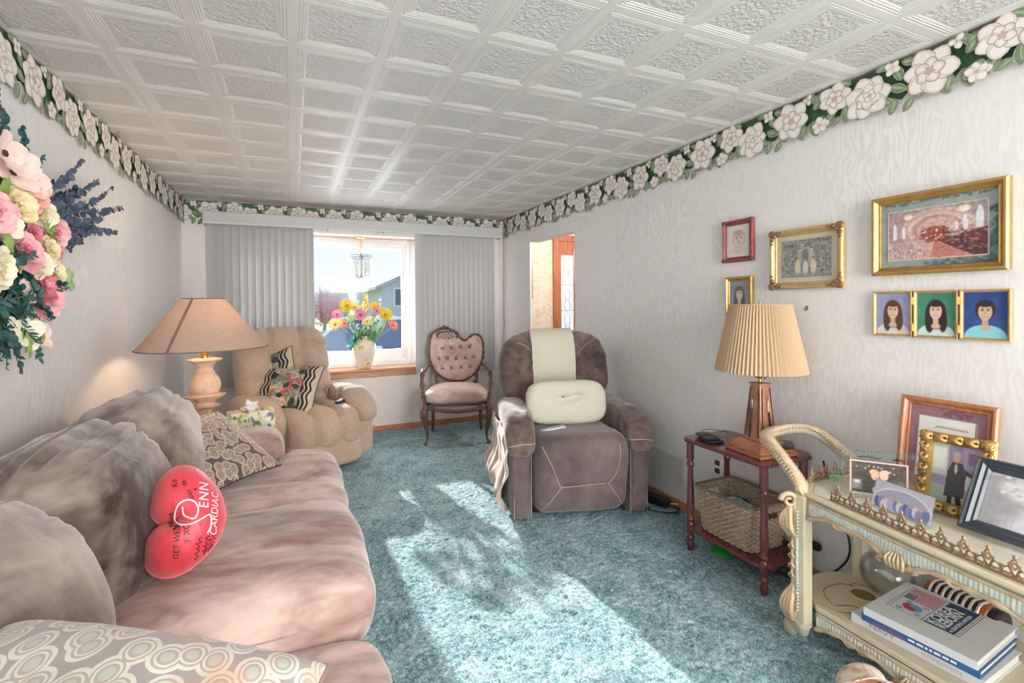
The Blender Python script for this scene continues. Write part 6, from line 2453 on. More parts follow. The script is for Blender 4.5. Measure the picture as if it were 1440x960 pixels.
# ------------------------------------------------------------------ things on the lower shelf
SH = .1552
M_PAGE = plain('book_pages', rgb(226, 220, 208), .8, var=.04, vscale=200)
M_BWHITE = plain('white_book_cover', rgb(226, 226, 230), .3, var=.02, coat=.3)
M_BBLUE = plain('blue_book_cover', rgb(44, 98, 158), .3, var=.05, coat=.3)
M_INKN = plain('navy_ink', rgb(46, 66, 102), .5, var=0)
M_INKR = plain('red_ink', rgb(196, 62, 92), .5, var=0)
M_INKB = plain('sky_ink', rgb(120, 160, 206), .5, var=0)
M_INKW = plain('white_ink', rgb(236, 238, 242), .5, var=0)
M_INKG = plain('silver_ink', rgb(150, 150, 166), .5, var=0)

def book(label, loc, rz, w, h, th_, m, name='book'):
    """lying book: spine on -x, w across x, h along y"""
    b = thing(name, label, 'book', loc, rz, group='books stacked on the cart shelf')
    MB().box(-w / 2 + .004, w / 2 - .005, -h / 2 + .005, h / 2 - .005, .003, th_ - .003).build('pages', M_PAGE, b, smooth=0)
    c = MB()
    c.box(-w / 2, w / 2, -h / 2, h / 2, 0, .003)
    c.box(-w / 2, w / 2, -h / 2, h / 2, th_ - .003, th_)
    c.box(-w / 2 - .003, -w / 2 + .003, -h / 2, h / 2, 0, th_)
    c.build('cover', m, b, smooth=0, bevel=.0012)
    return b

def ink(b, items, nm, m):
    mb = MB()
    for (vs, fs) in items:
        mb.add(vs, fs)
    mb.build(nm, m, b, smooth=0)

def flat_text(body, size, T, shear=0, sp=1.0, bold=0.0, align='LEFT', sx=1.0):
    vs, fs = text_mesh(body, size, .0001, shear, align, sp, bold)
    return [tuple(T @ Vector((p[0] * sx, p[1], p[2]))) for p in vs], fs

n_b = book('white hardback with NAVY on its spine, bottom of the book stack on the cart shelf', (1.905, .868, SH), radians(3), .245, .345, .031, M_BWHITE)
TS = Matrix.Translation((-.1262, .118, .010)) @ Matrix.Rotation(radians(-90), 4, 'Z') @ Matrix.Rotation(radians(90), 4, 'X')
ink(n_b, [flat_text('NAVY', .024, TS, sx=1.15)], 'title', M_INKG)
q_ = MB()
for k in range(14):
    q_.box(-.1264, -.1258, -.03 - .007 * k, -.025 - .007 * k, .017, .019)
    q_.box(-.1264, -.1258, -.03 - .007 * k, -.026 - .007 * k, .011, .013)
q_.build('small_type', M_INKG, n_b, smooth=0)
u_b = book('thin blue hardback in the middle of the book stack on the cart shelf', (1.914, .858, SH + .0312), radians(4.5), .280, .298, .022, M_BBLUE)
q_ = MB()
R = random.Random(2)
y = .02
while y > -.10:
    l_ = R.uniform(.006, .018)
    q_.box(-.1434, -.1429, y - l_, y, .008, .015)
    y -= l_ + .004
q_.build('spine_title', M_INKW, u_b, smooth=0)
MB().box(-.1435, -.1429, .03, .12, .006, .010).build('red_stripe', M_INKR, u_b, smooth=0)
k_b = book('white KOREA REBORN hardback with a flag cover, topmost of the stacked books', (1.922, .858, SH + .0312 + .0222), radians(4.5), .300, .286, .026, M_BWHITE)
Wk, Hk, ZK = .300, .286, .0262

def cv(vx, uy, z=ZK):
    """cover coordinates: vx across from the spine, uy down from the top"""
    return Vector((-Wk / 2 + vx * Wk, Hk / 2 - uy * Hk, z))

def crect(mb, x0, x1, u0, u1, z=ZK, mi=0):
    a_, b_ = cv(x0, u0, z), cv(x1, u1, z)
    mb.box(a_.x, b_.x, b_.y, a_.y, z - .0002, z, mi)

fm_ = MB()
for (x0_, x1_, u0_, u1_) in ((.27, .275, .10, .76), (.925, .93, .10, .76), (.27, .93, .10, .105), (.27, .93, .125, .130), (.27, .93, .43, .436), (.27, .93, .735, .740), (.27, .93, .755, .76)):
    crect(fm_, x0_, x1_, u0_, u1_)
crect(fm_, .27, .93, .455, .72)
fm_.build('cover_panel', M_INKN, k_b, smooth=0)
fg = MB()
nst = 9
for k in range(nst):
    x0_ = .60 + .315 * k / nst
    crect(fg, x0_, x0_ + .315 / nst * .55, .135 if x0_ > .76 else .235, .425)
fg.build('flag_stripes', M_INKR, k_b, smooth=0)
cn = MB()
crect(cn, .60, .755, .135, .228)
co_2 = cn.build('flag_canton', M_INKN, k_b, smooth=0)
stt = MB()
for i in range(5):
    for j in range(4):
        c_ = cv(.618 + .030 * i, .150 + .021 * j, ZK + .0002)
        stt.poly([(c_.x + (.0030 if q % 2 == 0 else .0013) * sin(q * pi / 5), c_.y + (.0030 if q % 2 == 0 else .0013) * cos(q * pi / 5), c_.z) for q in range(10)])
stt.build('flag_stars', M_INKW, co_2, smooth=0)
c_ = cv(.445, .285)
rr = .026
half = [(c_.x + rr * cos(q), c_.y + rr * sin(q), ZK) for q in [pi * k / 20 for k in range(21)]]
half += [(c_.x - rr + rr / 2 + rr / 2 * cos(pi + q), c_.y - rr / 2 * sin(q), ZK) for q in [pi * k / 10 for k in range(1, 10)]]
half += [(c_.x + rr / 2 + rr / 2 * cos(pi - q), c_.y + rr / 2 * sin(q), ZK) for q in [pi * k / 10 for k in range(0, 10)]]
MB().poly([(c_.x + rr * cos(q), c_.y + rr * sin(q), ZK - .0001) for q in [2 * pi * k / 40 for k in range(40)]]).build('emblem_lower', M_INKB, k_b, smooth=0)
MB().poly(half).build('emblem_upper', M_INKR, k_b, smooth=0)
tg = MB()
for (x_, u_, r_) in ((.335, .205, .6), (.545, .215, -.6), (.335, .375, -.6), (.545, .375, .6)):
    for k in range(3):
        p = cv(x_, u_)
        T = Matrix.Translation(p) @ Matrix.Rotation(r_, 4, 'Z') @ Matrix.Translation((0, (k - 1) * .0055, 0))
        if k == 1 and x_ > .5:
            tg.box(-.008, -.001, -.0012, .0012, -.0001, 0, 0, T).box(.001, .008, -.0012, .0012, -.0001, 0, 0, T)
        else:
            tg.box(-.008, .008, -.0012, .0012, -.0001, 0, 0, T)
tg.build('trigrams', M_INKN, k_b, smooth=0)
ink(k_b, [flat_text('KOREA', .0385, Matrix.Translation(cv(.295, .545, ZK + .0002)), bold=.0008, sx=1.24),
          flat_text('REBORN', .0385, Matrix.Translation(cv(.295, .635, ZK + .0002)), bold=.0008, sx=1.03),
          flat_text('A GRATEFUL NATION', .0145, Matrix.Translation(cv(.30, .695, ZK + .0002)), bold=.0003, sx=1.06)], 'title', M_INKW)

# amber bottle on its side; pale and dark rings colour in its reflections
t = NT('amber_glass')
t.color(rgb(196, 104, 34))
t.set(Roughness=.08, Specular_IOR_Level=.8, Transmission_Weight=.35, IOR=1.45, Coat_Weight=.5)
M_AMBER = t.m
ab = thing('amber_bottle', 'amber bottle with painted reflection stripes and a round black cap lying behind the books on the cart shelf', 'bottle', (2.112, .862, SH + .056), rot=(0, 0, radians(-97)))
AX = TR((0, 0, 0), (0, pi / 2, 0))

def sqr(a, k):
    return 1 / (abs(cos(a)) ** 5 + abs(sin(a)) ** 5) ** .2

AXS = AX @ Matrix.Diagonal((1.12, 1.12, .86, 1))
MB().lathe([(.0, -.125), (.036, -.123), (.041, -.116), (.043, -.10), (.043, .065), (.040, .080), (.030, .088), (.028, .092)], 40, T=AXS, rf=lambda a, k: min(sqr(a, k), 1.10)).build('glass_body', M_AMBER, ab)
for k in range(8):
    x = -.098 + .0225 * k
    rg = MB().lathe([(.0435, x - .0055), (.0462, x - .003), (.0462, x + .003), (.0435, x + .0055)], 40, T=AXS, rf=lambda a, k: min(sqr(a, k), 1.10), cap=False)
    rg.build('pale_reflection', plain('pale_gleam', rgb(206, 200, 196), .15, var=.05, coat=.5) if k == 0 else bpy.data.materials['pale_gleam'], ab)
    if k < 7:
        rg = MB().lathe([(.0434, x + .0065), (.0450, x + .0085), (.0450, x + .0135), (.0434, x + .0160)], 40, T=AXS, rf=lambda a, k: min(sqr(a, k), 1.10), cap=False)
        rg.build('dark_reflection', plain('dark_reflection', rgb(44, 24, 18), .12, var=.1, coat=.5) if k == 0 else bpy.data.materials['dark_reflection'], ab)
MB().lathe([(.038, .082), (.040, .086), (.040, .108), (.036, .114), (0, .114)], 36, T=AXS).build('cap', M_BLACKP, ab)
MB().tube([(.0985, .027 * cos(q), .027 * sin(q)) for q in [2 * pi * k / 30 for k in range(30)]], .0012, 5, closed=True).build('cap_ring', M_CORD, ab)

# clear glass jug
M_CLEAR = panemat('thin_clear_glass', .09, (.975, .985, .98, 1))
gj = thing('glass_jug', 'big round clear glass jug behind the books on the cart shelf', 'jug', (2.056, 1.074, SH + .001))
pr = [(.0, .002), (.045, .002), (.058, .008), (.078, .04), (.086, .075), (.083, .105), (.066, .132), (.046, .146), (.040, .156), (.046, .168), (.048, .172), (.044, .172), (.036, .156), (.042, .144), (.062, .129), (.079, .104), (.082, .075), (.074, .041), (.055, .012), (.0, .008)]
MB().lathe(pr, 48, cap=False, rf=lambda a, k: 1 + .02 * cos(8 * a) * (2 < k < 6)).build('glass_body', M_CLEAR, gj)
MB().tube(spline([(.046, 0, .160), (.085, 0, .165), (.112, 0, .125), (.100, 0, .075), (.085, 0, .06)], 6), .006, 8, T=TR((0, 0, 0), (0, 0, radians(-70)))).build('handle', M_CLEAR, gj)

# conch shell on the carpet
t = NT('conch_shell')
v_ = t.coord()
t.color(t.ramp(t.noise(v_, 22, 4, .6), [(.35, rgb(206, 170, 150)), (.5, rgb(228, 210, 196)), (.65, rgb(196, 150, 128))]))
t.set(Roughness=.55)
t.bump(t.noise(v_, 60, 3), .4, .006)
M_CONCH = t.m
M_CONCHI = plain('conch_inside', rgb(150, 82, 52), .25, var=.25, vscale=14, coat=.4)
cs = thing('conch_shell', 'pink brown conch shell on the carpet at the near end of the tea cart', 'shell', (1.600, .865, .0), rot=(0, 0, radians(35)))
mb = MB()

def f_conch(u, v):
    th_ = u * 2 * pi * 3.3
    g = math.exp(.125 * th_) / math.exp(.125 * 2 * pi * 3.3)
    R_, r = .050 * g, .052 * g
    b = 2 * pi * v
    knob = 1 + .22 * max(0, cos(5 * th_)) ** 3 * max(0, sin(b + .5)) * (u > .4)
    x = (R_ + r * cos(b) * knob) * cos(th_)
    y = (R_ + r * cos(b) * knob) * sin(th_)
    z = .145 - .125 * g + r * 1.35 * sin(b) * knob
    return (x, y, z)

TC = TR((0, 0, .062), (radians(72), 0, radians(20))) @ Matrix.Translation((0, 0, -.055))
mb.grid(f_conch, 150, 22, cv=True, T=TC)
mb.build('shell', M_CONCH, cs, smooth=180)
lp_ = MB()

def f_lip(u, v):
    p = Vector(f_conch(1.0, u))
    c_ = Vector((.05, 0, .02))
    out_ = (p - c_)
    return tuple(c_ + out_ * (1.0 + .38 * v * (.6 + .4 * sin(u * 2 * pi * 3))) + Vector((0, -.012 * v + .0, 0)))

lp_.sheet(f_lip, 40, 6, .004, T=TC)
lp_.build('lip', M_CONCH, cs, smooth=180)
th_ = 2 * pi * 3.3
MB().grid(lambda u, v: tuple(Vector((.05 * cos(th_), .05 * sin(th_), .02)) + (Vector(f_conch(.985, u)) - Vector((.05 * cos(th_), .05 * sin(th_), .02))) * (.96 * v)), 30, 6, cu=True, T=TC).build('mouth', M_CONCHI, cs, smooth=180)
# ================================================================== flowers
def petal_sheet(mb, T, L_, Wd, cup=.3, curl=.3, n=6, mi=0, tip=.0):
    """one petal: grows along +x from the origin, normal +z"""
    def fn(u, v):
        a = u * L_
        w = Wd * (sin(pi * (.10 + .865 * u)) ** .62) * (1 - tip * u * u) * (v - .5)
        z = cup * L_ * u * u - curl * L_ * max(0, u - .65) ** 2 * 3 + .35 * abs(v - .5) ** 2 * Wd * cup * 2
        return (a, w, z)
    mb.grid(fn, n + 1, 7, mi, T)

def rose(parent, loc, nrm, r, m_out, m_in, R, name='rose', layers=5, spin=0.0):
    q = Vector(nrm).normalized().to_track_quat('Z', 'Y').to_matrix().to_4x4()
    B = Matrix.Translation(loc) @ q
    mb = MB()
    for l in range(layers):
        n = 6 - (l > 2) - (l > 3)
        el = radians(8 + 17 * l)
        ln = r * (1.0 - .15 * l)
        for k in range(n):
            a = 2 * pi * k / n + l * .55 + spin + R.uniform(-.1, .1)
            T = B @ Matrix.Rotation(a, 4, 'Z') @ Matrix.Rotation(-el + R.uniform(-.1, .1), 4, 'Y') @ Matrix.Translation((r * .05, 0, r * .05 * l))
            petal_sheet(mb, T, ln, ln * 1.05, .35, .5, 6, 0 if l < layers - 2 else 1)
    mb.soft((r * .30, r * .30, r * .40), 2, 4, mi=1, T=B @ TR((0, 0, r * .28)))
    return mb.build(name, [m_out, m_in], parent, smooth=180)

def dogwood(parent, loc, nrm, r, m, mc, R, n=4, name='dogwood_blossom'):
    q = Vector(nrm).normalized().to_track_quat('Z', 'Y').to_matrix().to_4x4()
    B = Matrix.Translation(loc) @ q
    mb = MB()
    for k in range(n):
        a = 2 * pi * k / n + R.uniform(-.2, .2) + .4
        petal_sheet(mb, B @ Matrix.Rotation(a, 4, 'Z') @ Matrix.Rotation(-radians(14), 4, 'Y'), r, r * 1.0, .25, .4, 6)
    for k in range(6):
        a = k * 1.05
        mb.soft((r * .13, r * .13, r * .13), 2, 3, mi=1, T=B @ TR((r * .09 * cos(a), r * .09 * sin(a), r * .08)))
    return mb.build(name, [m, mc], parent, smooth=180)

def sprig(parent, base, tip, m, R, size=.018, n=15, sag=.0, name='eucalyptus_sprig', round_=True):
    base, tip = Vector(base), Vector(tip)
    mid = (base + tip) / 2 + Vector((.015, 0, -sag))
    path = spline([base, mid, tip], 6)
    mb = MB().tube(path, [.003 - .0018 * i / len(path) for i in range(len(path))], 5, mi=1)
    for k in range(n):
        q = .12 + .86 * k / (n - 1)
        i = min(int(q * (len(path) - 1)), len(path) - 2)
        p = path[i].lerp(path[i + 1], q * (len(path) - 1) - i)
        d = (path[i + 1] - path[i]).normalized()
        s = size * (1.15 - .6 * q) * R.uniform(.8, 1.2) * 1.35
        for sg in (-1, 1):
            side = d.cross(Vector((1, 0, 0))).normalized() * sg
            ax = (side * .8 + d * .5 + Vector((R.uniform(-.2, .7), 0, 0))).normalized()
            nn = (Vector((1, 0, 0)) + Vector((R.uniform(-.6, .6), R.uniform(-.6, .6), R.uniform(-.6, .6)))).normalized()
            y = nn.cross(ax).normalized()
            M_ = Matrix((ax, y, ax.cross(y))).transposed().to_4x4()
            petal_sheet(mb, Matrix.Translation(p) @ M_, s * 1.5, s * (1.5 if round_ else .6), .15, .2, 4)
    return mb.build(name, [m, M_STEM], parent, smooth=180)

def leafm(name, c1, c2, rough=.5):
    t = NT(name)
    t.color(t.ramp(t.noise(t.coord(), 24, 3), [(.35, c1), (.65, c2)]))
    t.set(Roughness=rough, Specular_IOR_Level=.4)
    return t.m

M_STEM = plain('stem_green', rgb(84, 104, 72), .7)
M_EUC = leafm('eucalyptus_leaf', rgb(46, 56, 74), rgb(92, 104, 126), .5)
M_EUCG = leafm('dark_foliage', rgb(22, 62, 66), rgb(58, 108, 104), .5)
M_LIME = leafm('fresh_green_leaf', rgb(96, 136, 40), rgb(156, 186, 76), .4)
M_PINK = leafm('pink_petal', rgb(228, 146, 156), rgb(244, 198, 200), .6)
M_PINKD = leafm('deep_pink_petal', rgb(210, 104, 128), rgb(234, 150, 162), .6)
M_BLUSH = leafm('blush_petal', rgb(240, 200, 188), rgb(250, 226, 216), .6)
M_PEACH = leafm('peach_petal', rgb(236, 160, 146), rgb(248, 198, 182), .6)
M_CREAMP = leafm('cream_petal', rgb(236, 222, 190), rgb(250, 244, 224), .6)
M_CREAMY = leafm('yellow_cream_petal', rgb(232, 212, 156), rgb(246, 232, 196), .6)
M_DKC = plain('dark_flower_centre', rgb(70, 62, 40), .7)

WX = LW
wr_ = thing('flower_wreath', 'large wall wreath of pink and cream silk flowers with dark eucalyptus sprays', 'wreath', (LW, 1.93, 1.50))
O = Vector((LW, 1.93, 1.50))
R = random.Random(21)

def wl(y, z, x=.06):
    return Vector((LW + x, y, z)) - O

# woven twig ring behind
tw_ = MB()
for k in range(9):
    a0 = R.uniform(0, 6)
    tw_.tube([(.022 + .012 * sin(3 * q + a0), (.20 + .018 * sin(2 * q + a0)) * cos(q), (.26 + .018 * cos(3 * q + a0)) * sin(q)) for q in [2 * pi * i / 40 for i in range(40)]], .006, 5, closed=True)
tw_.build('twig_ring', plain('grapevine_twig', rgb(96, 74, 58), .9, var=.2), wr_)
# sprays (y, z of the tip)
for (y0, z0, y1, z1, n, s) in ((2.25, 1.62, 3.08, 1.785, 17, .017), (2.25, 1.66, 2.74, 1.85, 14, .016), (2.20, 1.68, 2.46, 1.87, 12, .016), (2.25, 1.58, 2.80, 1.69, 15, .018), (2.28, 1.56, 2.58, 1.60, 14, .018),
                               (2.25, 1.60, 2.88, 1.845, 13, .015), (2.3, 1.60, 2.84, 1.625, 15, .017), (2.22, 1.64, 2.52, 1.765, 14, .020), (2.26, 1.55, 2.50, 1.54, 12, .018)):
    sprig(wr_, wl(y0, z0, .05), wl(y1, z1, .07 + R.uniform(-.02, .03)), M_EUC, R, s * .80, n + 9, .015)
for (y0, z0, y1, z1, n, s) in ((1.95, 1.72, 1.95, 1.955, 13, .015), (2.02, 1.72, 2.06, 1.86, 9, .014), (2.05, 1.70, 2.20, 1.80, 9, .012), (1.86, 1.72, 1.82, 1.94, 11, .015),
                               (2.18, 1.52, 2.42, 1.50, 9, .014), (2.10, 1.40, 2.32, 1.40, 8, .013), (2.22, 1.36, 2.36, 1.36, 8, .016)):
    sprig(wr_, wl(y0, z0, .05), wl(y1, z1, .06 + R.uniform(-.02, .03)), M_EUCG, R, s, n, .0)
# thick dark greenery low on the wreath
for k in range(26):
    y0, z0 = R.uniform(1.78, 2.06), R.uniform(1.24, 1.46)
    a = R.uniform(-2.6, .4)
    l_ = R.uniform(.10, .20)
    sprig(wr_, wl(y0, z0, .03), wl(y0 + l_ * cos(a), z0 + l_ * sin(a), .07 + R.uniform(0, .06)), M_EUCG, R, .017, 9, 0, 'foliage_sprig', R.random() < .5)
for (y1, z1) in ((1.93, 1.08), (1.86, 1.07), (2.0, 1.12), (2.10, 1.18), (2.22, 1.22), (2.16, 1.14), (2.24, 1.27)):
    sprig(wr_, wl(1.95, 1.28, .04), wl(y1, z1, .07), M_EUCG if R.random() < .6 else M_EUC, R, .013, 11, 0, 'foliage_sprig', False)
for (y, z, a, l_) in ((2.13, 1.545, .2, .10), (2.17, 1.53, -.2, .09), (2.26, 1.385, .1, .10), (2.28, 1.365, -.3, .09), (1.96, 1.375, 1.6, .055), (1.90, 1.42, 2.2, .06), (1.86, 1.60, .9, .08), (1.88, 1.50, -1.2, .09), (2.05, 1.22, -.9, .09), (1.98, 1.20, -1.3, .10), (2.14, 1.345, .4, .07)):
    mb = MB()
    for s in (-.25, 0, .25):
        T = Matrix.Translation(wl(y, z, .095)) @ Matrix(((0, 0, 1), (cos(a + s), -sin(a + s), 0), (sin(a + s), cos(a + s), 0))).to_4x4()
        petal_sheet(mb, T, l_ * (1 - abs(s)), l_ * .34, .1, .3, 6)
    mb.build('leaf_cluster', M_LIME, wr_, smooth=180)
FL = [('rose', 2.215, 1.535, .092, M_PINK, M_PINKD), ('rose', 1.995, 1.445, .095, M_PINK, M_PINKD), ('peony', 2.165, 1.305, .098, M_PINK, M_PINKD), ('rose', 1.975, 1.585, .080, M_CREAMY, M_CREAMY),
      ('rose', 2.16, 1.585, .066, M_CREAMP, M_CREAMY), ('rosebud', 2.17, 1.47, .060, M_CREAMY, M_CREAMP), ('rose', 2.07, 1.635, .072, M_PEACH, M_PEACH), ('blossom', 2.235, 1.47, .040, M_PINKD, M_PINK),
      ('blossom', 2.19, 1.425, .048, M_PINK, M_CREAMP), ('lily', 2.10, 1.415, .070, M_CREAMP, M_CREAMY), ('lily', 2.22, 1.39, .066, M_CREAMY, M_CREAMP), ('rose', 2.10, 1.52, .036, M_PINKD, M_PINKD),
      ('peony', 2.12, 1.345, .060, M_PINKD, M_PINK), ('rose', 1.84, 1.54, .08, M_PINK, M_PINKD), ('rose', 1.83, 1.38, .085, M_CREAMP, M_CREAMY)]
for (nm, y, z, r, mo, mi_) in FL:
    rose(wr_, wl(y, z, .060 + R.uniform(0, .02)), (1, R.uniform(-.5, .1) - .25, R.uniform(-.2, .3)), r * .84, mo, mi_, R, nm, 5 if r > .05 else 4, R.uniform(0, 2))
for (y, z, r, m, n) in ((1.925, 1.735, .080, M_BLUSH, 4), (1.975, 1.690, .085, M_BLUSH, 4), (2.055, 1.68, .075, M_BLUSH, 5), (2.12, 1.665, .070, M_BLUSH, 4), (2.02, 1.735, .060, M_BLUSH, 4), (1.92, 1.515, .056, M_CREAMP, 5), (2.26, 1.545, .05, M_BLUSH, 4),
                        (2.02, 1.185, .068, M_CREAMP, 4), (2.10, 1.175, .066, M_BLUSH, 4), (1.95, 1.19, .06, M_CREAMP, 4), (2.02, 1.33, .035, M_BLUSH, 5), (2.05, 1.305, .032, M_CREAMP, 5)):
    dogwood(wr_, wl(y, z, .075), (1, R.uniform(-.6, 0), R.uniform(-.2, .3)), r * .9, m, M_DKC, R, n)

# ================================================================== vase and bouquet on the window sill
t = NT('painted_vase')
v_ = t.coord()
vo = t.n('ShaderNodeTexVoronoi', Vector=v_, Scale=26.0)
s_ = t.n('ShaderNodeSeparateColor')
t.link(vo.outputs['Color'], s_.inputs[0])
fl0 = t.ramp(s_.outputs[0], [(0, rgb(236, 200, 70)), (.4, rgb(244, 214, 110)), (.6, rgb(222, 150, 130)), (.8, rgb(150, 176, 120))], 'CONSTANT')
msk = t.math('MULTIPLY', t.math('LESS_THAN', vo.outputs['Distance'], .46), t.math('GREATER_THAN', t.noise(v_, 9, 1), .52))
t.color(t.mix(msk, rgb(238, 224, 206), fl0))
t.set(Roughness=.3, Specular_IOR_Level=.5)
M_VASE = t.m
vx, vy, vz = .662, 4.985, WZ0 + .029
va = thing('vase', 'cream vase painted with yellow flowers on the window sill', 'vase', (vx, vy, vz))
MB().lathe([(0, .0), (.058, 0), (.062, .006), (.066, .02), (.088, .08), (.110, .16), (.116, .215), (.108, .262), (.084, .292), (.066, .304), (.066, .316), (.074, .324), (.068, .326), (.058, .314), (.058, .304), (.078, .288), (.098, .26)], 44, cap=False).build('body', M_VASE, va)
bq = thing('bouquet', 'bouquet of yellow and pink daisies with teal leaves standing in the cream vase', 'flowers', (vx, vy, vz + .2))
M_YEL = leafm('yellow_daisy_petal', rgb(244, 206, 40), rgb(252, 226, 96), .5)
M_PKD = leafm('pink_daisy_petal', rgb(236, 132, 176), rgb(246, 178, 204), .5)
M_COR = leafm('coral_daisy_petal', rgb(240, 130, 110), rgb(250, 176, 150), .5)
M_LEM = leafm('lemon_daisy_petal', rgb(248, 232, 130), rgb(252, 244, 186), .5)
M_TEAL = leafm('teal_leaf', rgb(60, 176, 156), rgb(130, 214, 190), .5)
M_SAGE = leafm('sage_leaf', rgb(150, 186, 140), rgb(190, 214, 176), .6)
R = random.Random(77)

def daisy(parent, loc, nrm, r, m, mc, n=14):
    B = Matrix.Translation(loc) @ Vector(nrm).normalized().to_track_quat('Z', 'Y').to_matrix().to_4x4()
    mb = MB()
    for l in (0, 1):
        for k in range(n):
            a = 2 * pi * (k + l * .5) / n
            petal_sheet(mb, B @ Matrix.Rotation(a, 4, 'Z') @ Matrix.Rotation(-radians(10 + 16 * l), 4, 'Y'), r * (1 - .12 * l), r * .30, .10, .25, 5, 0, .45)
    mb.soft((r * .42, r * .42, r * .22), 2.2, 5, mi=1, T=B @ TR((0, 0, r * .08)))
    mb.tube(spline([Vector(loc) - Vector(nrm).normalized() * .005, Vector(loc) * .6 + Vector((0, 0, -.01)), (R.uniform(-.02, .02), R.uniform(-.02, .02), .0)], 5), .0028, 5, mi=2)
    return mb.build('daisy', [m, mc, M_STEM], parent, smooth=180)

M_YC = plain('daisy_centre', rgb(196, 150, 40), .8, var=.2, vscale=90)
M_PC = plain('pink_centre', rgb(190, 70, 120), .8, var=.2, vscale=90)
for (x, z, r, m, c) in ((-.165, .425, .070, M_YEL, M_YC), (-.255, .34, .055, M_PKD, M_PC), (-.275, .245, .065, M_LEM, M_YC), (-.19, .255, .050, M_COR, M_PC), (-.045, .335, .062, M_PKD, M_PC), (.11, .41, .055, M_YEL, M_COR),
                        (.20, .33, .078, M_YEL, M_YC), (.29, .22, .052, M_COR, M_PC), (.12, .375, .046, M_PKD, M_PC), (-.09, .41, .048, M_LEM, M_YC), (.02, .27, .05, M_LEM, M_YC), (-.12, .30, .045, M_SAGE, M_YC)):
    daisy(bq, (x, R.uniform(-.09, .0), z), (x * 1.4, -.8, .35), r * 1.18, m, c)
for (x, z) in ((.02, .49), (.035, .44), (.0, .40)):
    mb = MB()
    for k in range(16):
        q = k / 15
        T = Matrix.Translation((x + R.uniform(-.012, .012), -.02 + R.uniform(-.012, .012), z - .06 + .12 * q)) @ Matrix.Rotation(R.uniform(0, 6), 4, 'Z') @ Matrix.Rotation(-1.0, 4, 'Y')
        petal_sheet(mb, T, .030 * (1.2 - .7 * q), .018, .2, .3, 4)
    mb.tube([(x * .3, 0, 0), (x, -.02, z)], .003, 5, mi=1)
    mb.build('yellow_spike', [M_YEL, M_STEM], bq, smooth=180)
for (x, z, l_, m) in ((-.10, .12, .16, M_TEAL), (.10, .14, .14, M_TEAL), (.06, .10, .12, M_TEAL), (-.15, .08, .16, M_TEAL), (.13, .10, .12, M_TEAL), (-.05, .15, .13, M_TEAL), (-.17, .02, .15, M_TEAL), (.02, .16, .12, M_SAGE), (-.10, .22, .12, M_SAGE),
                      (.17, .22, .14, M_SAGE), (.22, .27, .12, M_SAGE), (-.22, .30, .12, M_SAGE), (.0, .30, .12, M_SAGE), (-.06, .44, .11, M_SAGE), (.15, .46, .10, M_SAGE), (.08, .30, .12, M_SAGE), (-.17, .34, .12, M_SAGE)):
    sprig(bq, (x * .25, -.02, .05), (x, -.06 + R.uniform(-.04, .04), z + .03), m, R, .030, 8, 0, 'leaf_spray')

# ================================================================== little hanging lamp in the bay
M_GLP = panemat('bevelled_glass', .10, (.95, .97, .975, 1))
ch = thing('hanging_lamp', 'small brass and glass hanging lamp over the window sill', 'lamp', (.650, 5.035, WZ1 - .004))
MB().lathe([(0, .004), (.052, .004), (.054, -.004), (.036, -.014), (.010, -.018), (0, -.018)], 26).build('canopy', M_BRASS, ch)
cm = MB()
for k in range(11):
    cz = -.024 - .0145 * k
    T = TR((0, 0, cz), (0, 0, (k % 2) * pi / 2))
    cm.tube([(.0055 * cos(q), 0, .0105 * sin(q)) for q in [2 * pi * i / 10 for i in range(10)]], .0016, 5, closed=True, T=T)
cm.tube(spline([(0, .004, -.02), (.02, .01, -.08), (-.012, .008, -.12), (.004, 0, -.18)], 6), .0022, 5)
cm.build('chain', M_BRASS, ch)
rm_ = MB()
for z, r in ((-.185, .122), (-.205, .122)):
    rm_.tube([(r * cos(q), r * sin(q), z) for q in [2 * pi * i / 36 for i in range(36)]], .0035, 6, closed=True)
for k in range(3):
    rm_.tube([(.122 * cos(k * pi / 3), .122 * sin(k * pi / 3), -.195), (-.122 * cos(k * pi / 3), -.122 * sin(k * pi / 3), -.195)], .003, 5)
rm_.lathe([(0, -.175), (.02, -.18), (.024, -.2), (.012, -.24), (.016, -.30), (.010, -.36), (.018, -.395), (0, -.42)], 14)
rm_.build('ring', M_STEEL, ch)
for k in range(8):
    a = 2 * pi * k / 8 + .2
    T = Matrix.Rotation(a, 4, 'Z') @ Matrix.Translation((.120, 0, 0))
    pn = MB().box(-.002, .002, -.040, .040, -.400, -.205, 0, T)
    pn.build('glass_panel', M_GLP, ch, smooth=0, bevel=.001)
    MB().tube([T @ Vector((0, -.044, -.40)), T @ Vector((0, -.044, -.195))], .0022, 5).build('rod', M_STEEL, ch)
M_CAND = plain('ivory_candle', rgb(232, 226, 210), .5)
for k in range(4):
    a = 2 * pi * k / 4 + .5
    d = Vector((cos(a), sin(a), 0))
    am = MB().tube(spline([Vector((0, 0, -.375)), d * .03 + Vector((0, 0, -.410)), d * .062 + Vector((0, 0, -.395)), d * .064 + Vector((0, 0, -.36))], 5), .0035, 6)
    ao = am.build('arm', M_STEEL, ch)
    MB().lathe([(.016, -.362), (.018, -.356), (.0085, -.352), (.0085, -.30), (.004, -.296), (.011, -.275), (.004, -.252), (0, -.248)], 12, tuple(d * .064)).build('candle', M_CAND, ao)
SKY, SUN, PW_FRONT, PW_BACK, PW_CEIL, PW_FOY, EXPO = 0.70, 6.0, 32, 86, 50, 20, 0.74
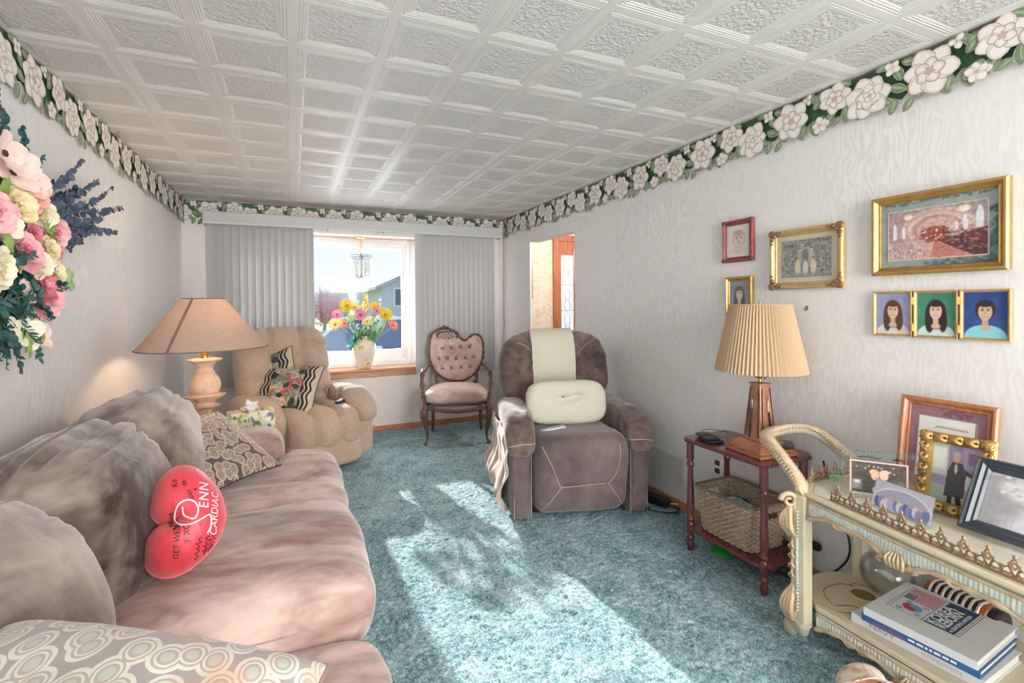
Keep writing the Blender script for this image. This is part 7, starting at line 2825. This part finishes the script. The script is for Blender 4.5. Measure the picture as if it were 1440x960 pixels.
# ================================================================== light and camera
W = bpy.data.worlds.new('sky')
SC.world = W
W.use_nodes = True
nt = W.node_tree
bg = nt.nodes['Background']
tc = nt.nodes.new('ShaderNodeTexCoord')
sp = nt.nodes.new('ShaderNodeSeparateXYZ')
cr = nt.nodes.new('ShaderNodeValToRGB')
nt.links.new(tc.outputs['Generated'], sp.inputs[0])
nt.links.new(sp.outputs['Z'], cr.inputs[0])
cr.color_ramp.elements[0].position = 0.0
cr.color_ramp.elements[0].color = rgb(236, 241, 243)
cr.color_ramp.elements[1].position = .6
cr.color_ramp.elements[1].color = rgb(176, 212, 236)
nt.links.new(cr.outputs[0], bg.inputs[0])
bg.inputs[1].default_value = SKY

def light(name, typ, energy, loc, rot=(0, 0, 0), color=(1, 1, 1), **kw):
    d = bpy.data.lights.new(name, typ)
    d.energy = energy
    d.color = color
    for k, v in kw.items():
        setattr(d, k, v)
    o = bpy.data.objects.new(name, d)
    COL.objects.link(o)
    o.location = loc
    o.rotation_euler = rot
    return o

sd = Vector((.085, -1, -.415)).normalized()
light('sun', 'SUN', SUN, (0, 12, 6), sd.to_track_quat('-Z', 'Y').to_euler(), (1, .97, .93), angle=radians(.8))
# daylight at the front window; back, ceiling and foyer lights are added fill
light('window_daylight', 'AREA', PW_FRONT, (.66, BY + .25, 1.33), (radians(-90), 0, 0), (.93, .97, 1), shape='RECTANGLE', size=2.4, size_y=1.2)
light('back_fill', 'AREA', PW_BACK, (1.12, BACK - .14, 1.05), (radians(90), 0, 0), (1, .99, .97), shape='RECTANGLE', size=1.45, size_y=2.0)  # added fill from behind the viewer, set outside the added opening
light('ceiling_fill', 'POINT', PW_CEIL, (1.45, -1.7, 1.75), color=(1, .98, .96), shadow_soft_size=.3)  # added fill behind the viewer to brighten the walls, no fixture
light('foyer_fill', 'POINT', PW_FOY, (2.85, 3.9, 1.9), color=(1, .95, .9), shadow_soft_size=.1)  # added fill, lifts the left wall through the opening, no fixture

light('lamp_bulb', 'POINT', 4, (-.462, 3.17, .55 + .66), color=(1, .74, .5), shadow_soft_size=.03)

cam = bpy.data.cameras.new('camera')
co = bpy.data.objects.new('camera', cam)
COL.objects.link(co)
cam.sensor_width = 36
cam.lens = 672.97 / 1440 * 36
cam.shift_x = 18.4 / 1440
cam.shift_y = -45.1 / 1440
cam.clip_start = .02
yaw, pit, roll = .4076, radians(-.7), -.0088
fw = Vector((sin(yaw) * cos(pit), cos(yaw) * cos(pit), sin(pit)))
rt = Vector((cos(yaw), -sin(yaw), 0))
up = rt.cross(fw)
rt, up = rt * cos(roll) + up * sin(roll), -rt * sin(roll) + up * cos(roll)
M = Matrix((rt, up, -fw)).transposed().to_4x4()
M.translation = Vector((0, 0, 1.26803))
co.matrix_world = M
SC.camera = co
vs = SC.view_settings
vs.view_transform = 'Standard'
vs.look = 'None'
vs.gamma = 1
vs.use_curve_mapping = False
vs.exposure = EXPO
SC.cycles.use_denoising = True
SC.cycles.sample_clamp_indirect = 4
SC.cycles.max_bounces = 10
SC.cycles.transparent_max_bounces = 16
